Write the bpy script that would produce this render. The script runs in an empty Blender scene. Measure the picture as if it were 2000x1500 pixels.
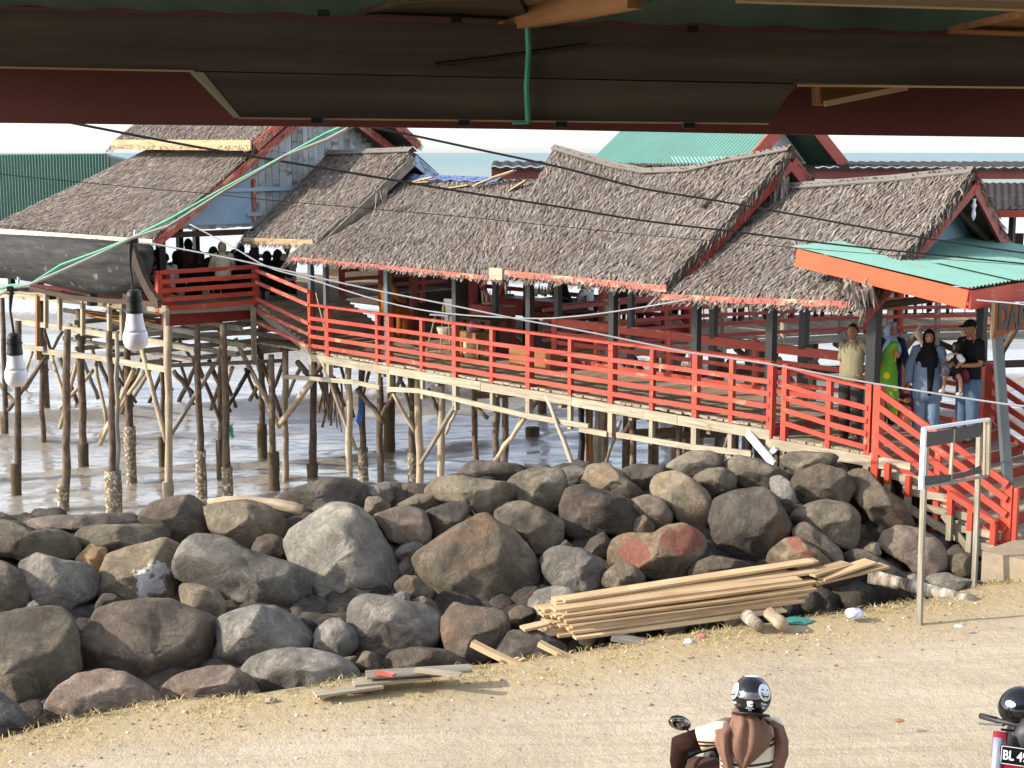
import bpy, bmesh, math, random
from mathutils import Vector, Matrix, noise
sc = bpy.context.scene
col = sc.collection
random.seed(7)
# ---------------------------------------------------------------- camera, sky, sun, exposure
F = 2900.0; CAMH = 4.9
PITCH = math.atan(453.0 / F); CP, SP = math.cos(PITCH), math.sin(PITCH)
cam_d = bpy.data.cameras.new('camera'); cam = bpy.data.objects.new('camera', cam_d); col.objects.link(cam)
cam.location = (0, 0, CAMH); cam.rotation_euler = (math.pi / 2 - PITCH, 0, 0)
cam_d.sensor_width = 36; cam_d.lens = 36 * F / 2000; cam_d.clip_start = 0.05; cam_d.clip_end = 30000
sc.camera = cam
SUN_DIR = Vector((-0.985, -0.17, 0)).normalized(); ELEV = math.radians(27)
wd = bpy.data.worlds.new('World'); sc.world = wd; wd.use_nodes = True
wn = wd.node_tree.nodes; sky = wn.new('ShaderNodeTexSky'); sky.sky_type = 'NISHITA'; sky.sun_disc = False
sky.sun_elevation = ELEV; sky.sun_rotation = math.atan2(SUN_DIR.x, SUN_DIR.y)
sky.air_density = 1.0; sky.dust_density = 1.0; sky.ozone_density = 1.0
hs = wn.new('ShaderNodeHueSaturation'); hs.inputs['Saturation'].default_value = 0.4; tn = wn.new('ShaderNodeMix'); tn.data_type = 'RGBA'; tn.blend_type = 'MULTIPLY'; tn.inputs[0].default_value = 1.0; tn.inputs[7].default_value = (1.10, 1.14, 1.22, 1)
wd.node_tree.links.new(sky.outputs[0], hs.inputs['Color']); wd.node_tree.links.new(hs.outputs[0], tn.inputs[6]); wd.node_tree.links.new(tn.outputs[2], wn['Background'].inputs[0]); wn['Background'].inputs[1].default_value = 0.15
sl = bpy.data.lights.new('sun', 'SUN'); sl.energy = 3.05; sl.angle = math.radians(0.6); sl.color = (1.0, 0.92, 0.80)
sun = bpy.data.objects.new('sun', sl); col.objects.link(sun)
to_sun = Vector((SUN_DIR.x * math.cos(ELEV), SUN_DIR.y * math.cos(ELEV), math.sin(ELEV)))
sun.rotation_euler = to_sun.to_track_quat('Z', 'Y').to_euler(); sun.location = (-30, -10, 30)
sc.view_settings.view_transform = 'Standard'; sc.view_settings.look = 'None'
sc.view_settings.exposure = 1.12; sc.view_settings.gamma = 1.0
sc.cycles.max_bounces = 6; sc.cycles.diffuse_bounces = 3
sc.cycles.use_denoising = True

# ---------------------------------------------------------------- measuring helpers (photo pixel -> place)
def ray(px, py):
    x = (px - 1000) / F; y = (py - 750) / F
    return Vector((x, CP - y * SP, -SP - y * CP))
def atY(px, py, Y):
    r = ray(px, py); return Vector((r.x * Y / r.y, Y, CAMH + r.z * Y / r.y))
def onz(px, py, z):
    r = ray(px, py); k = (z - CAMH) / r.z; return Vector((r.x * k, r.y * k, z))
OX, OY = 3.796, 21.364
UX, UY = -0.684018, 0.729465; VX, VY = UY, -UX
def W(u, v, z): return Vector((OX + UX * u + VX * v, OY + UY * u + VY * v, z))
def onv(px, py, v):
    r = ray(px, py); k = (OX * VX + OY * VY + v) / (r.x * VX + r.y * VY)
    X, Y = r.x * k - OX, r.y * k - OY
    return (X * UX + Y * UY, CAMH + r.z * k)
def PV(px, py, v):
    u, z = onv(px, py, v); return W(u, v, z)
def vofu(px, u):                                  # v on the line of constant u seen at column px
    t = (px - 1000) / F * 1.0
    a = OX + UX * u; b = OY + UY * u
    t2 = t / CP
    return (t * b * CP * 1.0 - a) / (VX - t * VY * CP) if False else (t2 * b - a) / (VX - t2 * VY)
UD = Vector((UX, UY, 0)); VD = Vector((VX, VY, 0)); ZD = Vector((0, 0, 1)); XD = Vector((1, 0, 0)); YD = Vector((0, 1, 0))
def rr(a, b): return random.uniform(a, b)

# ---------------------------------------------------------------- mesh builder
class MB:
    def __init__(s): s.v = []; s.f = []; s.tc = []; s.rn = []; s.mi = []; s.ex = []
    def add(s, vs, fs, tc=None, rn=None, mi=0, ex=None):
        b = len(s.v); s.v += [Vector(p) for p in vs]; s.f += [tuple(b + i for i in f) for f in fs]
        s.tc += tc if tc else [Vector(p) for p in vs]
        r = random.random() if rn is None else rn
        s.rn += r if isinstance(r, list) else [r] * len(vs)
        s.ex += ex if ex else [0.0] * len(vs)
        s.mi += [mi] * len(fs)
    def beam(s, p0, p1, w, h, up=ZD, mi=0, bow=0.0, seg=1, rn=None):
        p0 = Vector(p0); p1 = Vector(p1); d = p1 - p0; L = d.length
        if L < 1e-6: return
        d /= L; up = Vector(up)
        if abs(d.dot(up)) > 0.98: up = UD if abs(d.dot(UD)) < 0.9 else VD
        x = d.cross(up).normalized(); y = x.cross(d).normalized()
        o = Vector((rr(0, 50), rr(0, 50), rr(0, 50))); vs = []; tc = []
        if bow: seg = max(seg, 3)
        bx, by = rr(-bow, bow), rr(-bow, bow)
        for i in range(seg + 1):
            t = i / seg; c = p0 + d * (L * t); k = math.sin(math.pi * t); c = c + x * bx * k + y * by * k
            for a, b in ((-1, -1), (1, -1), (1, 1), (-1, 1)):
                vs.append(c + x * (a * w / 2) + y * (b * h / 2)); tc.append(o + Vector((L * t, a * w / 2, b * h / 2)))
        fs = [(0, 1, 2, 3), tuple(seg * 4 + i for i in (3, 2, 1, 0))]
        for i in range(seg):
            a = i * 4
            for j in range(4): fs.append((a + j, a + 4 + j, a + 4 + (j + 1) % 4, a + (j + 1) % 4))
        s.add(vs, fs, tc, rn, mi)
    def box(s, c, sx, sy, sz, ax=None, mi=0, rn=None):
        c = Vector(c); a = ax or (XD, YD, ZD)
        s.beam(c - Vector(a[0]) * sx / 2, c + Vector(a[0]) * sx / 2, sy, sz, up=a[2], mi=mi, rn=rn)
    def tube(s, pts, rad, n=8, mi=0, jit=0.0, cap=True, rn=None):
        pts = [Vector(p) for p in pts]; m = len(pts)
        if not isinstance(rad, (list, tuple)): rad = [rad] * m
        o = Vector((rr(0, 50), rr(0, 50), rr(0, 50))); vs = []; tc = []; acc = 0; x = None
        for i, p in enumerate(pts):
            d = (pts[min(i + 1, m - 1)] - pts[max(i - 1, 0)]).normalized()
            if i: acc += (p - pts[i - 1]).length
            if x is None:
                x = d.cross(ZD)
                if x.length < 0.05: x = d.cross(YD)
            x = (x - d * x.dot(d)).normalized(); y = d.cross(x)
            for j in range(n):
                a = 2 * math.pi * j / n; r = rad[i] * (1 + rr(-jit, jit))
                q = x * math.cos(a) * r + y * math.sin(a) * r
                vs.append(p + q); tc.append(o + Vector((acc, math.cos(a) * rad[i], math.sin(a) * rad[i])))
        fs = []
        for i in range(m - 1):
            for j in range(n):
                fs.append((i * n + j, i * n + (j + 1) % n, (i + 1) * n + (j + 1) % n, (i + 1) * n + j))
        if cap: fs += [tuple(range(n))[::-1], tuple((m - 1) * n + j for j in range(n))]
        s.add(vs, fs, tc, rn, mi)
    def loft(s, rings, n=20, fold=0.0, k=7, mi=0, cap=True, rn=None, rot=0.0):
        # rings: (centre, x axis * rx, y axis * ry)
        vs = []; fs = []; ph = rr(0, 6)
        for i, (c, ax, ay) in enumerate(rings):
            fo = fold[i] if isinstance(fold, list) else fold
            for j in range(n):
                a = 2 * math.pi * j / n + rot
                m_ = 1 + fo * math.sin(k * a + ph + 0.5 * i) + fo * 0.6 * math.sin((k + 4) * a + 2 * ph)
                vs.append(Vector(c) + Vector(ax) * math.cos(a) * m_ + Vector(ay) * math.sin(a) * m_)
        m = len(rings)
        for i in range(m - 1):
            for j in range(n): fs.append((i * n + j, i * n + (j + 1) % n, (i + 1) * n + (j + 1) % n, (i + 1) * n + j))
        if cap: fs += [tuple(range(n))[::-1], tuple((m - 1) * n + j for j in range(n))]
        s.add(vs, fs, None, rn, mi)
    def lathe(s, o, prof, n=20, ax=ZD, mi=0, rn=None):
        ax = Vector(ax).normalized(); x = ax.cross(YD)
        if x.length < 0.1: x = ax.cross(XD)
        x.normalize(); y = ax.cross(x)
        s.loft([(Vector(o) + ax * h, x * r, y * r) for r, h in prof], n, mi=mi, rn=rn)
    def ell(s, c, rx, ry, rz, n=16, m=10, ax=None, mi=0, fn=None, rn=None):
        a = ax or (XD, YD, ZD); vs = []; fs = []; tc = []
        for i in range(m + 1):
            p = -math.pi / 2 + math.pi * i / m
            for j in range(n):
                t = 2 * math.pi * j / n
                q = Vector((math.cos(p) * math.cos(t), math.cos(p) * math.sin(t), math.sin(p)))
                if fn: q = fn(q)
                tc.append(Vector(q)); vs.append(Vector(c) + Vector(a[0]) * q.x * rx + Vector(a[1]) * q.y * ry + Vector(a[2]) * q.z * rz)
        for i in range(m):
            for j in range(n): fs.append((i * n + j, i * n + (j + 1) % n, (i + 1) * n + (j + 1) % n, (i + 1) * n + j))
        s.add(vs, fs, tc, rn, mi)
    def prism(s, poly, d, mi=0, rn=None):                # poly: 3-D points, extruded by vector d
        n = len(poly); d = Vector(d); vs = [Vector(p) for p in poly] + [Vector(p) + d for p in poly]
        fs = [tuple(range(n))[::-1], tuple(range(n, 2 * n))] + [(i, (i + 1) % n, n + (i + 1) % n, n + i) for i in range(n)]
        e = max((poly[(i + 1) % n] - poly[i] for i in range(n)), key=lambda q: q.length); e = e.normalized() if e.length else XD; g = d.normalized() if d.length else YD; h = e.cross(g)
        o = Vector((rr(0, 50), rr(0, 50), rr(0, 50)))
        s.add(vs, fs, [o + Vector((p.dot(e), p.dot(h), p.dot(g))) for p in vs], rn, mi)
    def grid(s, fn, nu, nv, mi=0, tcf=None, rn=None):
        vs = [fn(i / nu, j / nv) for j in range(nv + 1) for i in range(nu + 1)]
        tc = [tcf(i / nu, j / nv) for j in range(nv + 1) for i in range(nu + 1)] if tcf else None
        fs = [(j * (nu + 1) + i, j * (nu + 1) + i + 1, (j + 1) * (nu + 1) + i + 1, (j + 1) * (nu + 1) + i) for j in range(nv) for i in range(nu)]
        s.add(vs, fs, tc, rn, mi)
    def build(s, name, mat, parent=None, smooth=False, origin=None, label=None):
        me = bpy.data.meshes.new(name)
        if origin is None:
            if parent is not None: origin = wloc(parent)
            else:
                lo = [min(p[k] for p in s.v) for k in range(3)]; hi = [max(p[k] for p in s.v) for k in range(3)]
                origin = Vector(((lo[0] + hi[0]) / 2, (lo[1] + hi[1]) / 2, lo[2]))
        me.from_pydata([tuple(p - origin) for p in s.v], [], s.f)
        for m_ in (mat if isinstance(mat, (list, tuple)) else [mat]): me.materials.append(m_)
        a = me.attributes.new('tc', 'FLOAT_VECTOR', 'POINT'); a.data.foreach_set('vector', [c for p in s.tc for c in p])
        a = me.attributes.new('rnd', 'FLOAT', 'POINT'); a.data.foreach_set('value', s.rn)
        if any(s.ex): a = me.attributes.new('mark', 'FLOAT', 'POINT'); a.data.foreach_set('value', s.ex)
        me.polygons.foreach_set('material_index', s.mi)
        if smooth: me.polygons.foreach_set('use_smooth', [True] * len(me.polygons))
        me.update()
        o = bpy.data.objects.new(name, me); col.objects.link(o)
        if parent is not None: o.parent = parent; o.location = origin - wloc(parent); PLOC[o.name] = Vector(origin)
        else: o.location = origin; PLOC[o.name] = Vector(origin)
        if label: o['label'] = label
        return o
PLOC = {}
def wloc(o): return PLOC[o.name]
def tag(o, label, cat, group=None, kind=None):
    if label: o['label'] = label
    if cat: o['category'] = cat
    if group: o['group'] = group
    if kind: o['kind'] = kind
    return o
def thing(name, label, cat, loc, group=None):
    o = bpy.data.objects.new(name, None); col.objects.link(o); o.location = loc; o.empty_display_size = 0.2
    PLOC[o.name] = Vector(loc); return tag(o, label, cat, group)
def move_copy(o, delta, parent=None):
    c = o.copy(); col.objects.link(c)
    if parent is not None: c.parent = parent
    else: c.location = Vector(o.location) + Vector(delta)
    PLOC[c.name] = PLOC[o.name] + Vector(delta)
    for ch in list(o.children): move_copy(ch, delta, c)
    return c

# ---------------------------------------------------------------- materials
def S(r, g, b):
    f = lambda c: (c / 255 / 12.92) if c / 255 <= 0.04045 else ((c / 255 + 0.055) / 1.055) ** 2.4
    return (f(r), f(g), f(b), 1.0)
class NM:
    def __init__(s, name):
        s.m = bpy.data.materials.new(name); s.m.use_nodes = True; s.t = s.m.node_tree; s.b = s.t.nodes['Principled BSDF']
    def n(s, ty, **kw):
        x = s.t.nodes.new(ty)
        for k, v in kw.items():
            if k.startswith('i_'):
                key = k[2:].replace('_', ' '); key = int(key) if key.isdigit() else key
                s.put(x.inputs[key], v)
            else: setattr(x, k, v)
        return x
    def put(s, sock, v):
        if isinstance(v, bpy.types.NodeSocket): s.t.links.new(v, sock)
        elif isinstance(v, bpy.types.Node): s.t.links.new(v.outputs[0], sock)
        else: sock.default_value = v
    def attr(s, name): return s.n('ShaderNodeAttribute', attribute_name=name)
    def tc(s): return s.attr('tc').outputs['Vector']
    def obj(s): return s.n('ShaderNodeTexCoord').outputs['Object']
    def map(s, v, scale, loc=(0, 0, 0)): return s.n('ShaderNodeMapping', i_Vector=v, i_Scale=scale, i_Location=loc).outputs[0]
    def noise(s, v, scale=5, detail=4, rough=0.55, dist=0.0):
        return s.n('ShaderNodeTexNoise', i_Vector=v, i_Scale=scale, i_Detail=detail, i_Roughness=rough, i_Distortion=dist).outputs[0]
    def ramp(s, v, *st, interp='LINEAR'):
        r = s.n('ShaderNodeValToRGB'); r.color_ramp.interpolation = interp; e = r.color_ramp.elements
        while len(e) < len(st): e.new(0.5)
        for k, (p, c) in enumerate(st):
            e[k].position = p; e[k].color = c if hasattr(c, '__len__') else (c, c, c, 1)
        s.put(r.inputs[0], v); return r.outputs[0]
    def mix(s, fac, a, b, mode='MIX'):
        x = s.n('ShaderNodeMix', data_type='RGBA', blend_type=mode); s.put(x.inputs[0], fac); s.put(x.inputs[6], a); s.put(x.inputs[7], b); return x.outputs[2]
    def math(s, op, a, b=0.0, c=0.0):
        x = s.n('ShaderNodeMath', operation=op); s.put(x.inputs[0], a); s.put(x.inputs[1], b); s.put(x.inputs[2], c); return x.outputs[0]
    def val(s, c, amt, key='rnd'):                   # brightness varied piece by piece
        k = s.math('MULTIPLY_ADD', s.attr(key).outputs['Fac'], amt, 1 - amt / 2)
        return s.n('ShaderNodeHueSaturation', i_Color=c, i_Value=k).outputs[0]
    def bump(s, h, st=0.3, dist=0.02): s.put(s.b.inputs['Normal'], s.n('ShaderNodeBump', i_Height=h, i_Strength=st, i_Distance=dist).outputs[0])
    def fin(s, c, rough=0.8, spec=0.3, metal=0.0):
        s.put(s.b.inputs['Base Color'], c); s.put(s.b.inputs['Roughness'], rough); s.put(s.b.inputs['Metallic'], metal)
        s.put(s.b.inputs['Specular IOR Level'], spec); return s.m
def wood(name, dark, light, var=0.3, g=(1.5, 26, 26), rough=0.85, stain=None):
    m = NM(name); t = m.tc(); a = m.noise(m.map(t, g), 1.0, 6, 0.6); b = m.noise(t, 2.2, 3)
    c = m.mix(m.ramp(a, (0.3, 0.0), (0.7, 1.0)), dark, light)
    c = m.mix(m.ramp(b, (0.35, 0.0), (0.75, 0.55)), c, dark)
    if stain: c = m.mix(m.ramp(m.noise(t, 5.0, 5), (0.62, 0.0), (0.72, 0.8)), c, stain)
    m.bump(a, 0.35, 0.01); return m.fin(m.val(c, var), rough, 0.2)
def paint(name, c0, c1, wear, lo=0.62, hi=0.70, var=0.14, rough=0.5, sc_=7.0):
    m = NM(name); t = m.tc(); a = m.noise(m.map(t, (0.35, 1, 1)), sc_, 8, 0.62); b = m.noise(t, 1.3, 3)
    c = m.mix(m.ramp(b, (0.3, 0.0), (0.7, 1.0)), c0, c1)
    c = m.mix(m.ramp(a, (lo, 0.0), (hi, 1.0)), c, wear)
    m.bump(a, 0.2, 0.005); return m.fin(m.val(c, var), rough, 0.35)
def plain(name, c, rough=0.6, spec=0.4, metal=0.0, var=0.12, sc_=14.0, amt=0.25):
    m = NM(name); n_ = m.noise(m.tc(), sc_, 4)
    d = tuple(x * (1 - amt) for x in c[:3]) + (1,)
    m.bump(n_, 0.1, 0.004); return m.fin(m.val(m.mix(n_, d, c), var), rough, spec, metal)
M = {}
M['red'] = paint('red_paint', S(182, 73, 52), S(154, 50, 35), S(196, 140, 108), 0.60, 0.72, 0.2)
M['red_deep'] = paint('deep_red_paint', S(152, 56, 42), S(130, 46, 36), S(120, 84, 62), 0.68, 0.8)
M['red_old'] = paint('faded_red_paint', S(186, 92, 76), S(166, 78, 64), S(206, 172, 140), 0.52, 0.68)
M['orange'] = paint('sunlit_fascia_paint', S(232, 84, 44), S(224, 74, 40), S(230, 120, 80), 0.72, 0.85)  # brighter copy of the red: sunlight on the canopy's left fascia put into the colour
M['peel'] = paint('peeling_eave_paint', S(214, 190, 160), S(228, 208, 180), S(186, 104, 86), 0.60, 0.70)
M['rust'] = paint('rust_pink_paint', S(150, 78, 72), S(128, 62, 58), S(110, 92, 84), 0.55, 0.7)
M['black'] = paint('black_post_paint', S(27, 29, 31), S(20, 22, 24), S(64, 62, 60), 0.66, 0.8)
M['slate'] = paint('slate_grey_post_paint', S(88, 94, 96), S(70, 76, 78), S(60, 58, 54), 0.66, 0.8)
M['bare'] = wood('weathered_bare_wood', S(128, 118, 100), S(182, 170, 146), 0.3, stain=S(140, 84, 52))
M['greywood'] = wood('grey_weathered_wood', S(98, 92, 82), S(160, 152, 136), 0.3)
M['deck'] = wood('deck_boards', S(116, 102, 86), S(182, 164, 138), 0.35)
M['fresh'] = wood('fresh_sawn_planks', S(156, 124, 90), S(208, 184, 144), 0.5)
M['pole'] = wood('bark_pole', S(66, 54, 44), S(128, 110, 90), 0.4, g=(6, 14, 14))
M['paleple'] = wood('peeled_pole', S(138, 120, 98), S(196, 178, 150), 0.35, g=(3, 14, 14))
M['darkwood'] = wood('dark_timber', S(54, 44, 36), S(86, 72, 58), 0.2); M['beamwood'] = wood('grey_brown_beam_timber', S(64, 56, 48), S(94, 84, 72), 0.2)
M['brownwood'] = wood('brown_timber', S(120, 84, 54), S(170, 126, 84), 0.2)
M['whitewood'] = paint('grey_white_plank_paint', S(178, 184, 186), S(150, 156, 158), S(120, 112, 104), 0.52, 0.64, 0.3)
M['bluepaint'] = paint('pale_blue_paint', S(158, 182, 200), S(138, 164, 184), S(168, 160, 146), 0.62, 0.74)
M['cap'] = plain('grey_ridge_sheet', S(126, 119, 110), 0.7, 0.3, amt=.4)
M['tarp'] = plain('blue_tarpaulin', S(92, 112, 156), 0.5)
M['canvas'] = plain('black_canvas', S(66, 62, 60), 0.7)
M['white'] = paint('white_frame_paint', S(228, 230, 236), S(214, 216, 222), S(150, 100, 80), 0.66, 0.74)
M['blackrub'] = plain('black_rubber', S(26, 27, 28), 0.45)
M['cable'] = plain('black_cable', S(34, 28, 28), 0.6)
M['grope'] = plain('grey_rope', S(150, 150, 150), 0.8)
M['greenrope'] = plain('green_cord', S(74, 176, 140), 0.6)
M['steel'] = plain('grey_steel', S(120, 122, 124), 0.35, 0.5, 0.6)
M['cloth_white'] = plain('white_cloth', S(226, 222, 214), 0.9, 0.1)
M['plastic_white'] = plain('white_plastic', S(226, 226, 228), 0.4)
M['concrete'] = plain('rough_concrete', S(168, 152, 128), 0.95, 0.1, var=0.1, sc_=9, amt=0.45)
m = NM('thatch_leaf')
r_ = m.attr('rnd').outputs['Fac']; t_ = m.tc()
c_ = m.ramp(r_, (0.0, S(72, 62, 55)), (0.2, S(98, 88, 81)), (0.5, S(126, 117, 108)), (0.78, S(148, 138, 129)), (0.93, S(168, 158, 147)), (1.0, S(182, 164, 136)))
c_ = m.mix(m.ramp(m.noise(m.obj(), 0.55, 3), (0.38, 0.0), (0.7, 0.45)), c_, S(104, 90, 76))
m.b.inputs['Subsurface Weight'].default_value = 0.0
M['thatch'] = m.fin(c_, 0.85, 0.15)
M['thatch_base'] = plain('thatch_underlayer', S(104, 92, 82), 0.95, 0.1)
def corrugated(name, c0, c1, sp=0.35, ro=0.42): 
    m = NM(name); n_ = m.noise(m.obj(), 1.4, 5); c = m.mix(n_, c0, c1); c = m.mix(m.ramp(m.noise(m.obj(), 3.1, 8, .7), (.56, 0.0), (.74, .5)), c, S(128, 112, 92)); return m.fin(m.val(c, 0.1), ro, sp)
M['greenroof'] = corrugated('green_roof_sheet', S(124, 166, 152), S(108, 150, 136))
M['greenwall'] = corrugated('dark_green_sheet', S(104, 138, 124), S(86, 118, 104))
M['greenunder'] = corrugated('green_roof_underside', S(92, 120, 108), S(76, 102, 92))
M['brownroof'] = corrugated('brown_roof_sheet', S(70, 62, 58), S(54, 49, 48), 0.1, 0.85)
# ================================================================ ground, water, breakwater
EDGE = [(-400, 1560), (0, 1450), (100, 1420), (320, 1372), (500, 1365), (700, 1332), (950, 1300), (1130, 1280), (1300, 1250), (1500, 1222), (1650, 1200), (1800, 1180), (1950, 1142), (2400, 1060)]
EDP = [onz(a, b, -0.3) for a, b in EDGE]
def edgeY(X):
    if X <= EDP[0].x: return EDP[0].y + 0.4 * (X - EDP[0].x)
    for a, b in zip(EDP, EDP[1:]):
        if X <= b.x: return a.y + (b.y - a.y) * (X - a.x) / (b.x - a.x)
    return EDP[-1].y + 0.45 * (X - EDP[-1].x)
def sst(a, b, x): x = max(0, min(1, (x - a) / (b - a))); return x * x * (3 - 2 * x)
def groundz(X, Y):
    s = Y - edgeY(X)
    if s < 0: z = -0.3 * sst(-6, -0.3, s)
    elif s < 3.8: z = -0.3 - 0.35 * sst(0.05, 0.9, s)
    else: z = -0.65 - 3.9 * sst(3.8, 10, s)
    n_ = noise.noise(Vector((X * 0.5, Y * 0.5, 1.3))) * 0.03 + noise.noise(Vector((X * 2.2, Y * 2.2, 4))) * 0.012
    return z + n_ * (1 if s < 4 else 2)
def steps(*seg):
    o = []
    for a, b, d in seg:
        n_ = max(1, int(round((b - a) / d))); o += [a + (b - a) * i / n_ for i in range(n_)]
    return o + [seg[-1][1]]
xs = steps((-90, -12, 6), (-12, 12, 0.16), (12, 90, 6)); ys = steps((-60, 4, 4), (4, 19, 0.13), (19, 40, 0.8))
b_ = MB()
vs = [Vector((x, y, groundz(x, y))) for y in ys for x in xs]; nx = len(xs)
ex = []
for p in vs: ex.append(p.y - edgeY(p.x))
b_.add(vs, [(j * nx + i, j * nx + i + 1, (j + 1) * nx + i + 1, (j + 1) * nx + i) for j in range(len(ys) - 1) for i in range(nx - 1)], None, 0.5, 0, [e if e else 1e-4 for e in ex])
m = NM('sandy_road_and_verge'); t = m.obj(); ed = m.attr('mark').outputs['Fac']
n1 = m.noise(m.map(t, (0.6, 1.2, 1)), 0.9, 6, 0.6); n2 = m.noise(t, 6, 6, 0.7); n3 = m.noise(t, 40, 3, 0.6)
rut = m.ramp(m.noise(m.n('ShaderNodeMapping', i_Vector=t, i_Rotation=(0, 0, -0.36), i_Scale=(0.07, 1.5, 1)).outputs[0], 3.0, 2, 0.5, 0.2), (0.50, 0.0), (0.56, 1.0), (0.60, 0.0))
rot = m.n('ShaderNodeMapping', i_Vector=t, i_Rotation=(0, 0, -0.40), i_Scale=(0.22, 2.6, 1)).outputs[0]
trk = m.noise(rot, 1.6, 5, 0.6, 0.4)
sand = m.mix(m.ramp(n1, (0.3, 0.0), (0.7, 1.0)), S(172, 157, 134), S(187, 173, 150))
sand = m.mix(m.ramp(trk, (0.35, 0.3), (0.55, 0.0)), sand, S(158, 141, 117))
sand = m.mix(m.math('MULTIPLY', rut, 0.3), sand, S(150, 133, 109))
sand = m.mix(m.ramp(n3, (0.62, 0.0), (0.75, 0.5)), sand, S(158, 138, 112))
vg = m.mix(n2, S(150, 130, 96), S(188, 168, 128))
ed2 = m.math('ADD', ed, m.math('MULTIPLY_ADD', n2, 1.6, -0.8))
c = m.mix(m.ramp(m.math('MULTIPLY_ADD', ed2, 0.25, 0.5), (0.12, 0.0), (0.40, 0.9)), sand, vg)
c = m.mix(m.ramp(m.math('MULTIPLY_ADD', ed2, 0.25, 0.5), (0.50, 0.0), (0.60, 1.0)), c, S(52, 46, 39))  # dark soil under the rocks, deepened to paint the shade in the gaps
m.bump(m.math('ADD', m.math('MULTIPLY', n2, 0.6), m.math('ADD', m.math('MULTIPLY', trk, 0.18), m.math('MULTIPLY', n3, 0.15))), 0.85, 0.07)
M['ground'] = m.fin(c, 0.95, 0.1)
tag(b_.build('ground', M['ground'], smooth=True, origin=Vector((0, 0, 0))), 'pale sandy road with dry verge below the rocks', None, kind='structure')

# water
SEA = -2.1
def wave(x, y):
    z = 0.0
    d = y - 0.18 * x
    far = 1 - sst(60, 160, y)
    for yc, h, w, ph in ((41.8, 1.0, 1.25, 0.3), (53, 0.5, 1.8, 1.1), (66, 0.55, 2.2, 2.0), (34.4, 0.16, 0.7, 0.7), (82, 0.5, 2.6, 2.0), (31.0, 0.07, 0.5, 2.7), (37.6, 0.24, 0.8, 1.7), (101, 0.5, 3, 1)):
        c0 = yc + 1.1 * math.sin(x * 0.17 + ph) + 0.4 * math.sin(x * 0.6 + ph * 2)
        amp = h * (0.65 + 0.35 * math.sin(x * 0.23 + ph * 3)); k = (d - c0) / w
        z += amp * math.exp(-k * k) if k > 0 else amp * math.exp(-k * k * 4.0)
    n_ = noise.noise(Vector((x * 0.32, y * 0.7, 0))) * 0.10 + noise.noise(Vector((x * 0.9, y * 1.9, 3))) * 0.05 + noise.noise(Vector((x * 2.3, y * 4.2, 7))) * 0.028
    return SEA + (z + n_) * far
xs = steps((-900, -60, 70), (-60, -17, 2.0), (-17, 17, 0.22), (17, 60, 2.0), (60, 900, 70)); ys = steps((22, 48, 0.14), (48, 110, 0.5), (110, 300, 8), (300, 3000, 150))
ys += [6000, 12000]; xs = [-9000, -3000] + xs + [3000, 9000]
b_ = MB(); nx = len(xs); vs = [Vector((x, y, wave(x, y) if abs(x) < 70 and y < 160 else SEA)) for y in ys for x in xs]
b_.add(vs, [(j * nx + i, j * nx + i + 1, (j + 1) * nx + i + 1, (j + 1) * nx + i) for j in range(len(ys) - 1) for i in range(nx - 1)], None, 0.5)
m = NM('silty_sea_water'); t = m.obj()
sep = m.n('ShaderNodeSeparateXYZ', i_Vector=t)
yy = m.math('ADD', sep.outputs[1], m.math('MULTIPLY', m.noise(m.map(t, (0.004, 0.02, 1)), 1.0, 4), 60.0))
far = m.ramp(m.math('DIVIDE', yy, 1000.0), (0.04, S(168, 154, 136)), (0.10, S(156, 152, 142)), (0.25, S(150, 156, 150)), (0.5, S(148, 162, 158)), (0.9, S(138, 156, 160)))
near = m.noise(m.map(t, (0.35, 1.0, 1)), 0.8, 5, 0.6)
c = m.mix(m.math('MULTIPLY', m.ramp(near, (0.50, 0.0), (0.70, 0.75)), m.ramp(m.math('DIVIDE', yy, 1000.0), (0.06, 1.0), (0.2, 0.0))), far, S(150, 132, 108))
zz = m.math('ADD', sep.outputs[2], m.math('MULTIPLY', m.noise(t, 1.1, 4), 0.35))
foam = m.math('MULTIPLY', m.ramp(m.noise(m.map(t, (0.5, 1.2, 1)), 2.4, 8, 0.72), (0.60, 0.0), (0.72, 0.55)), m.ramp(m.noise(m.map(t, (0.06, 0.13, 1)), 1.0, 3), (0.48, 0.0), (0.66, 0.8)))
crest = m.math('MULTIPLY', m.ramp(m.math('MULTIPLY_ADD', zz, 1.0, 2.1), (0.52, 0.0), (0.70, 1.0)), m.ramp(m.noise(t, 3, 6, 0.7), (0.42, 0.0), (0.6, 0.9)))
br = m.math('MULTIPLY', m.ramp(m.math('MULTIPLY_ADD', zz, 1.0, 2.1), (0.22, 0.0), (0.60, 0.6)), m.ramp(m.math('DIVIDE', yy, 1000.0), (0.07, 1.0), (0.2, 0.0)))
c = m.mix(br, c, S(132, 112, 84))  # wave faces browned by height: their weaker sky reflection put into the colour
fo = m.math('MINIMUM', m.math('ADD', foam, crest), 0.85)
c = m.mix(fo, c, S(226, 224, 218))
w1 = m.noise(m.map(t, (0.55, 1.5, 1)), 1.6, 7, 0.6, 0.3); w2 = m.noise(m.map(t, (0.8, 1.7, 1)), 7, 4, 0.6)
m.bump(m.math('ADD', w1, m.math('MULTIPLY', w2, 0.16)), 0.70, 0.24)
m.b.inputs['IOR'].default_value = 2.0; m.put(m.b.inputs['Coat Weight'], m.ramp(m.math('DIVIDE', sep.outputs[1], 400.0), (0.08, 0.62), (0.3, 0.2), (0.6, 0.0))); m.b.inputs['Coat Roughness'].default_value = .1; m.b.inputs['Coat IOR'].default_value = 2.0
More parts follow.
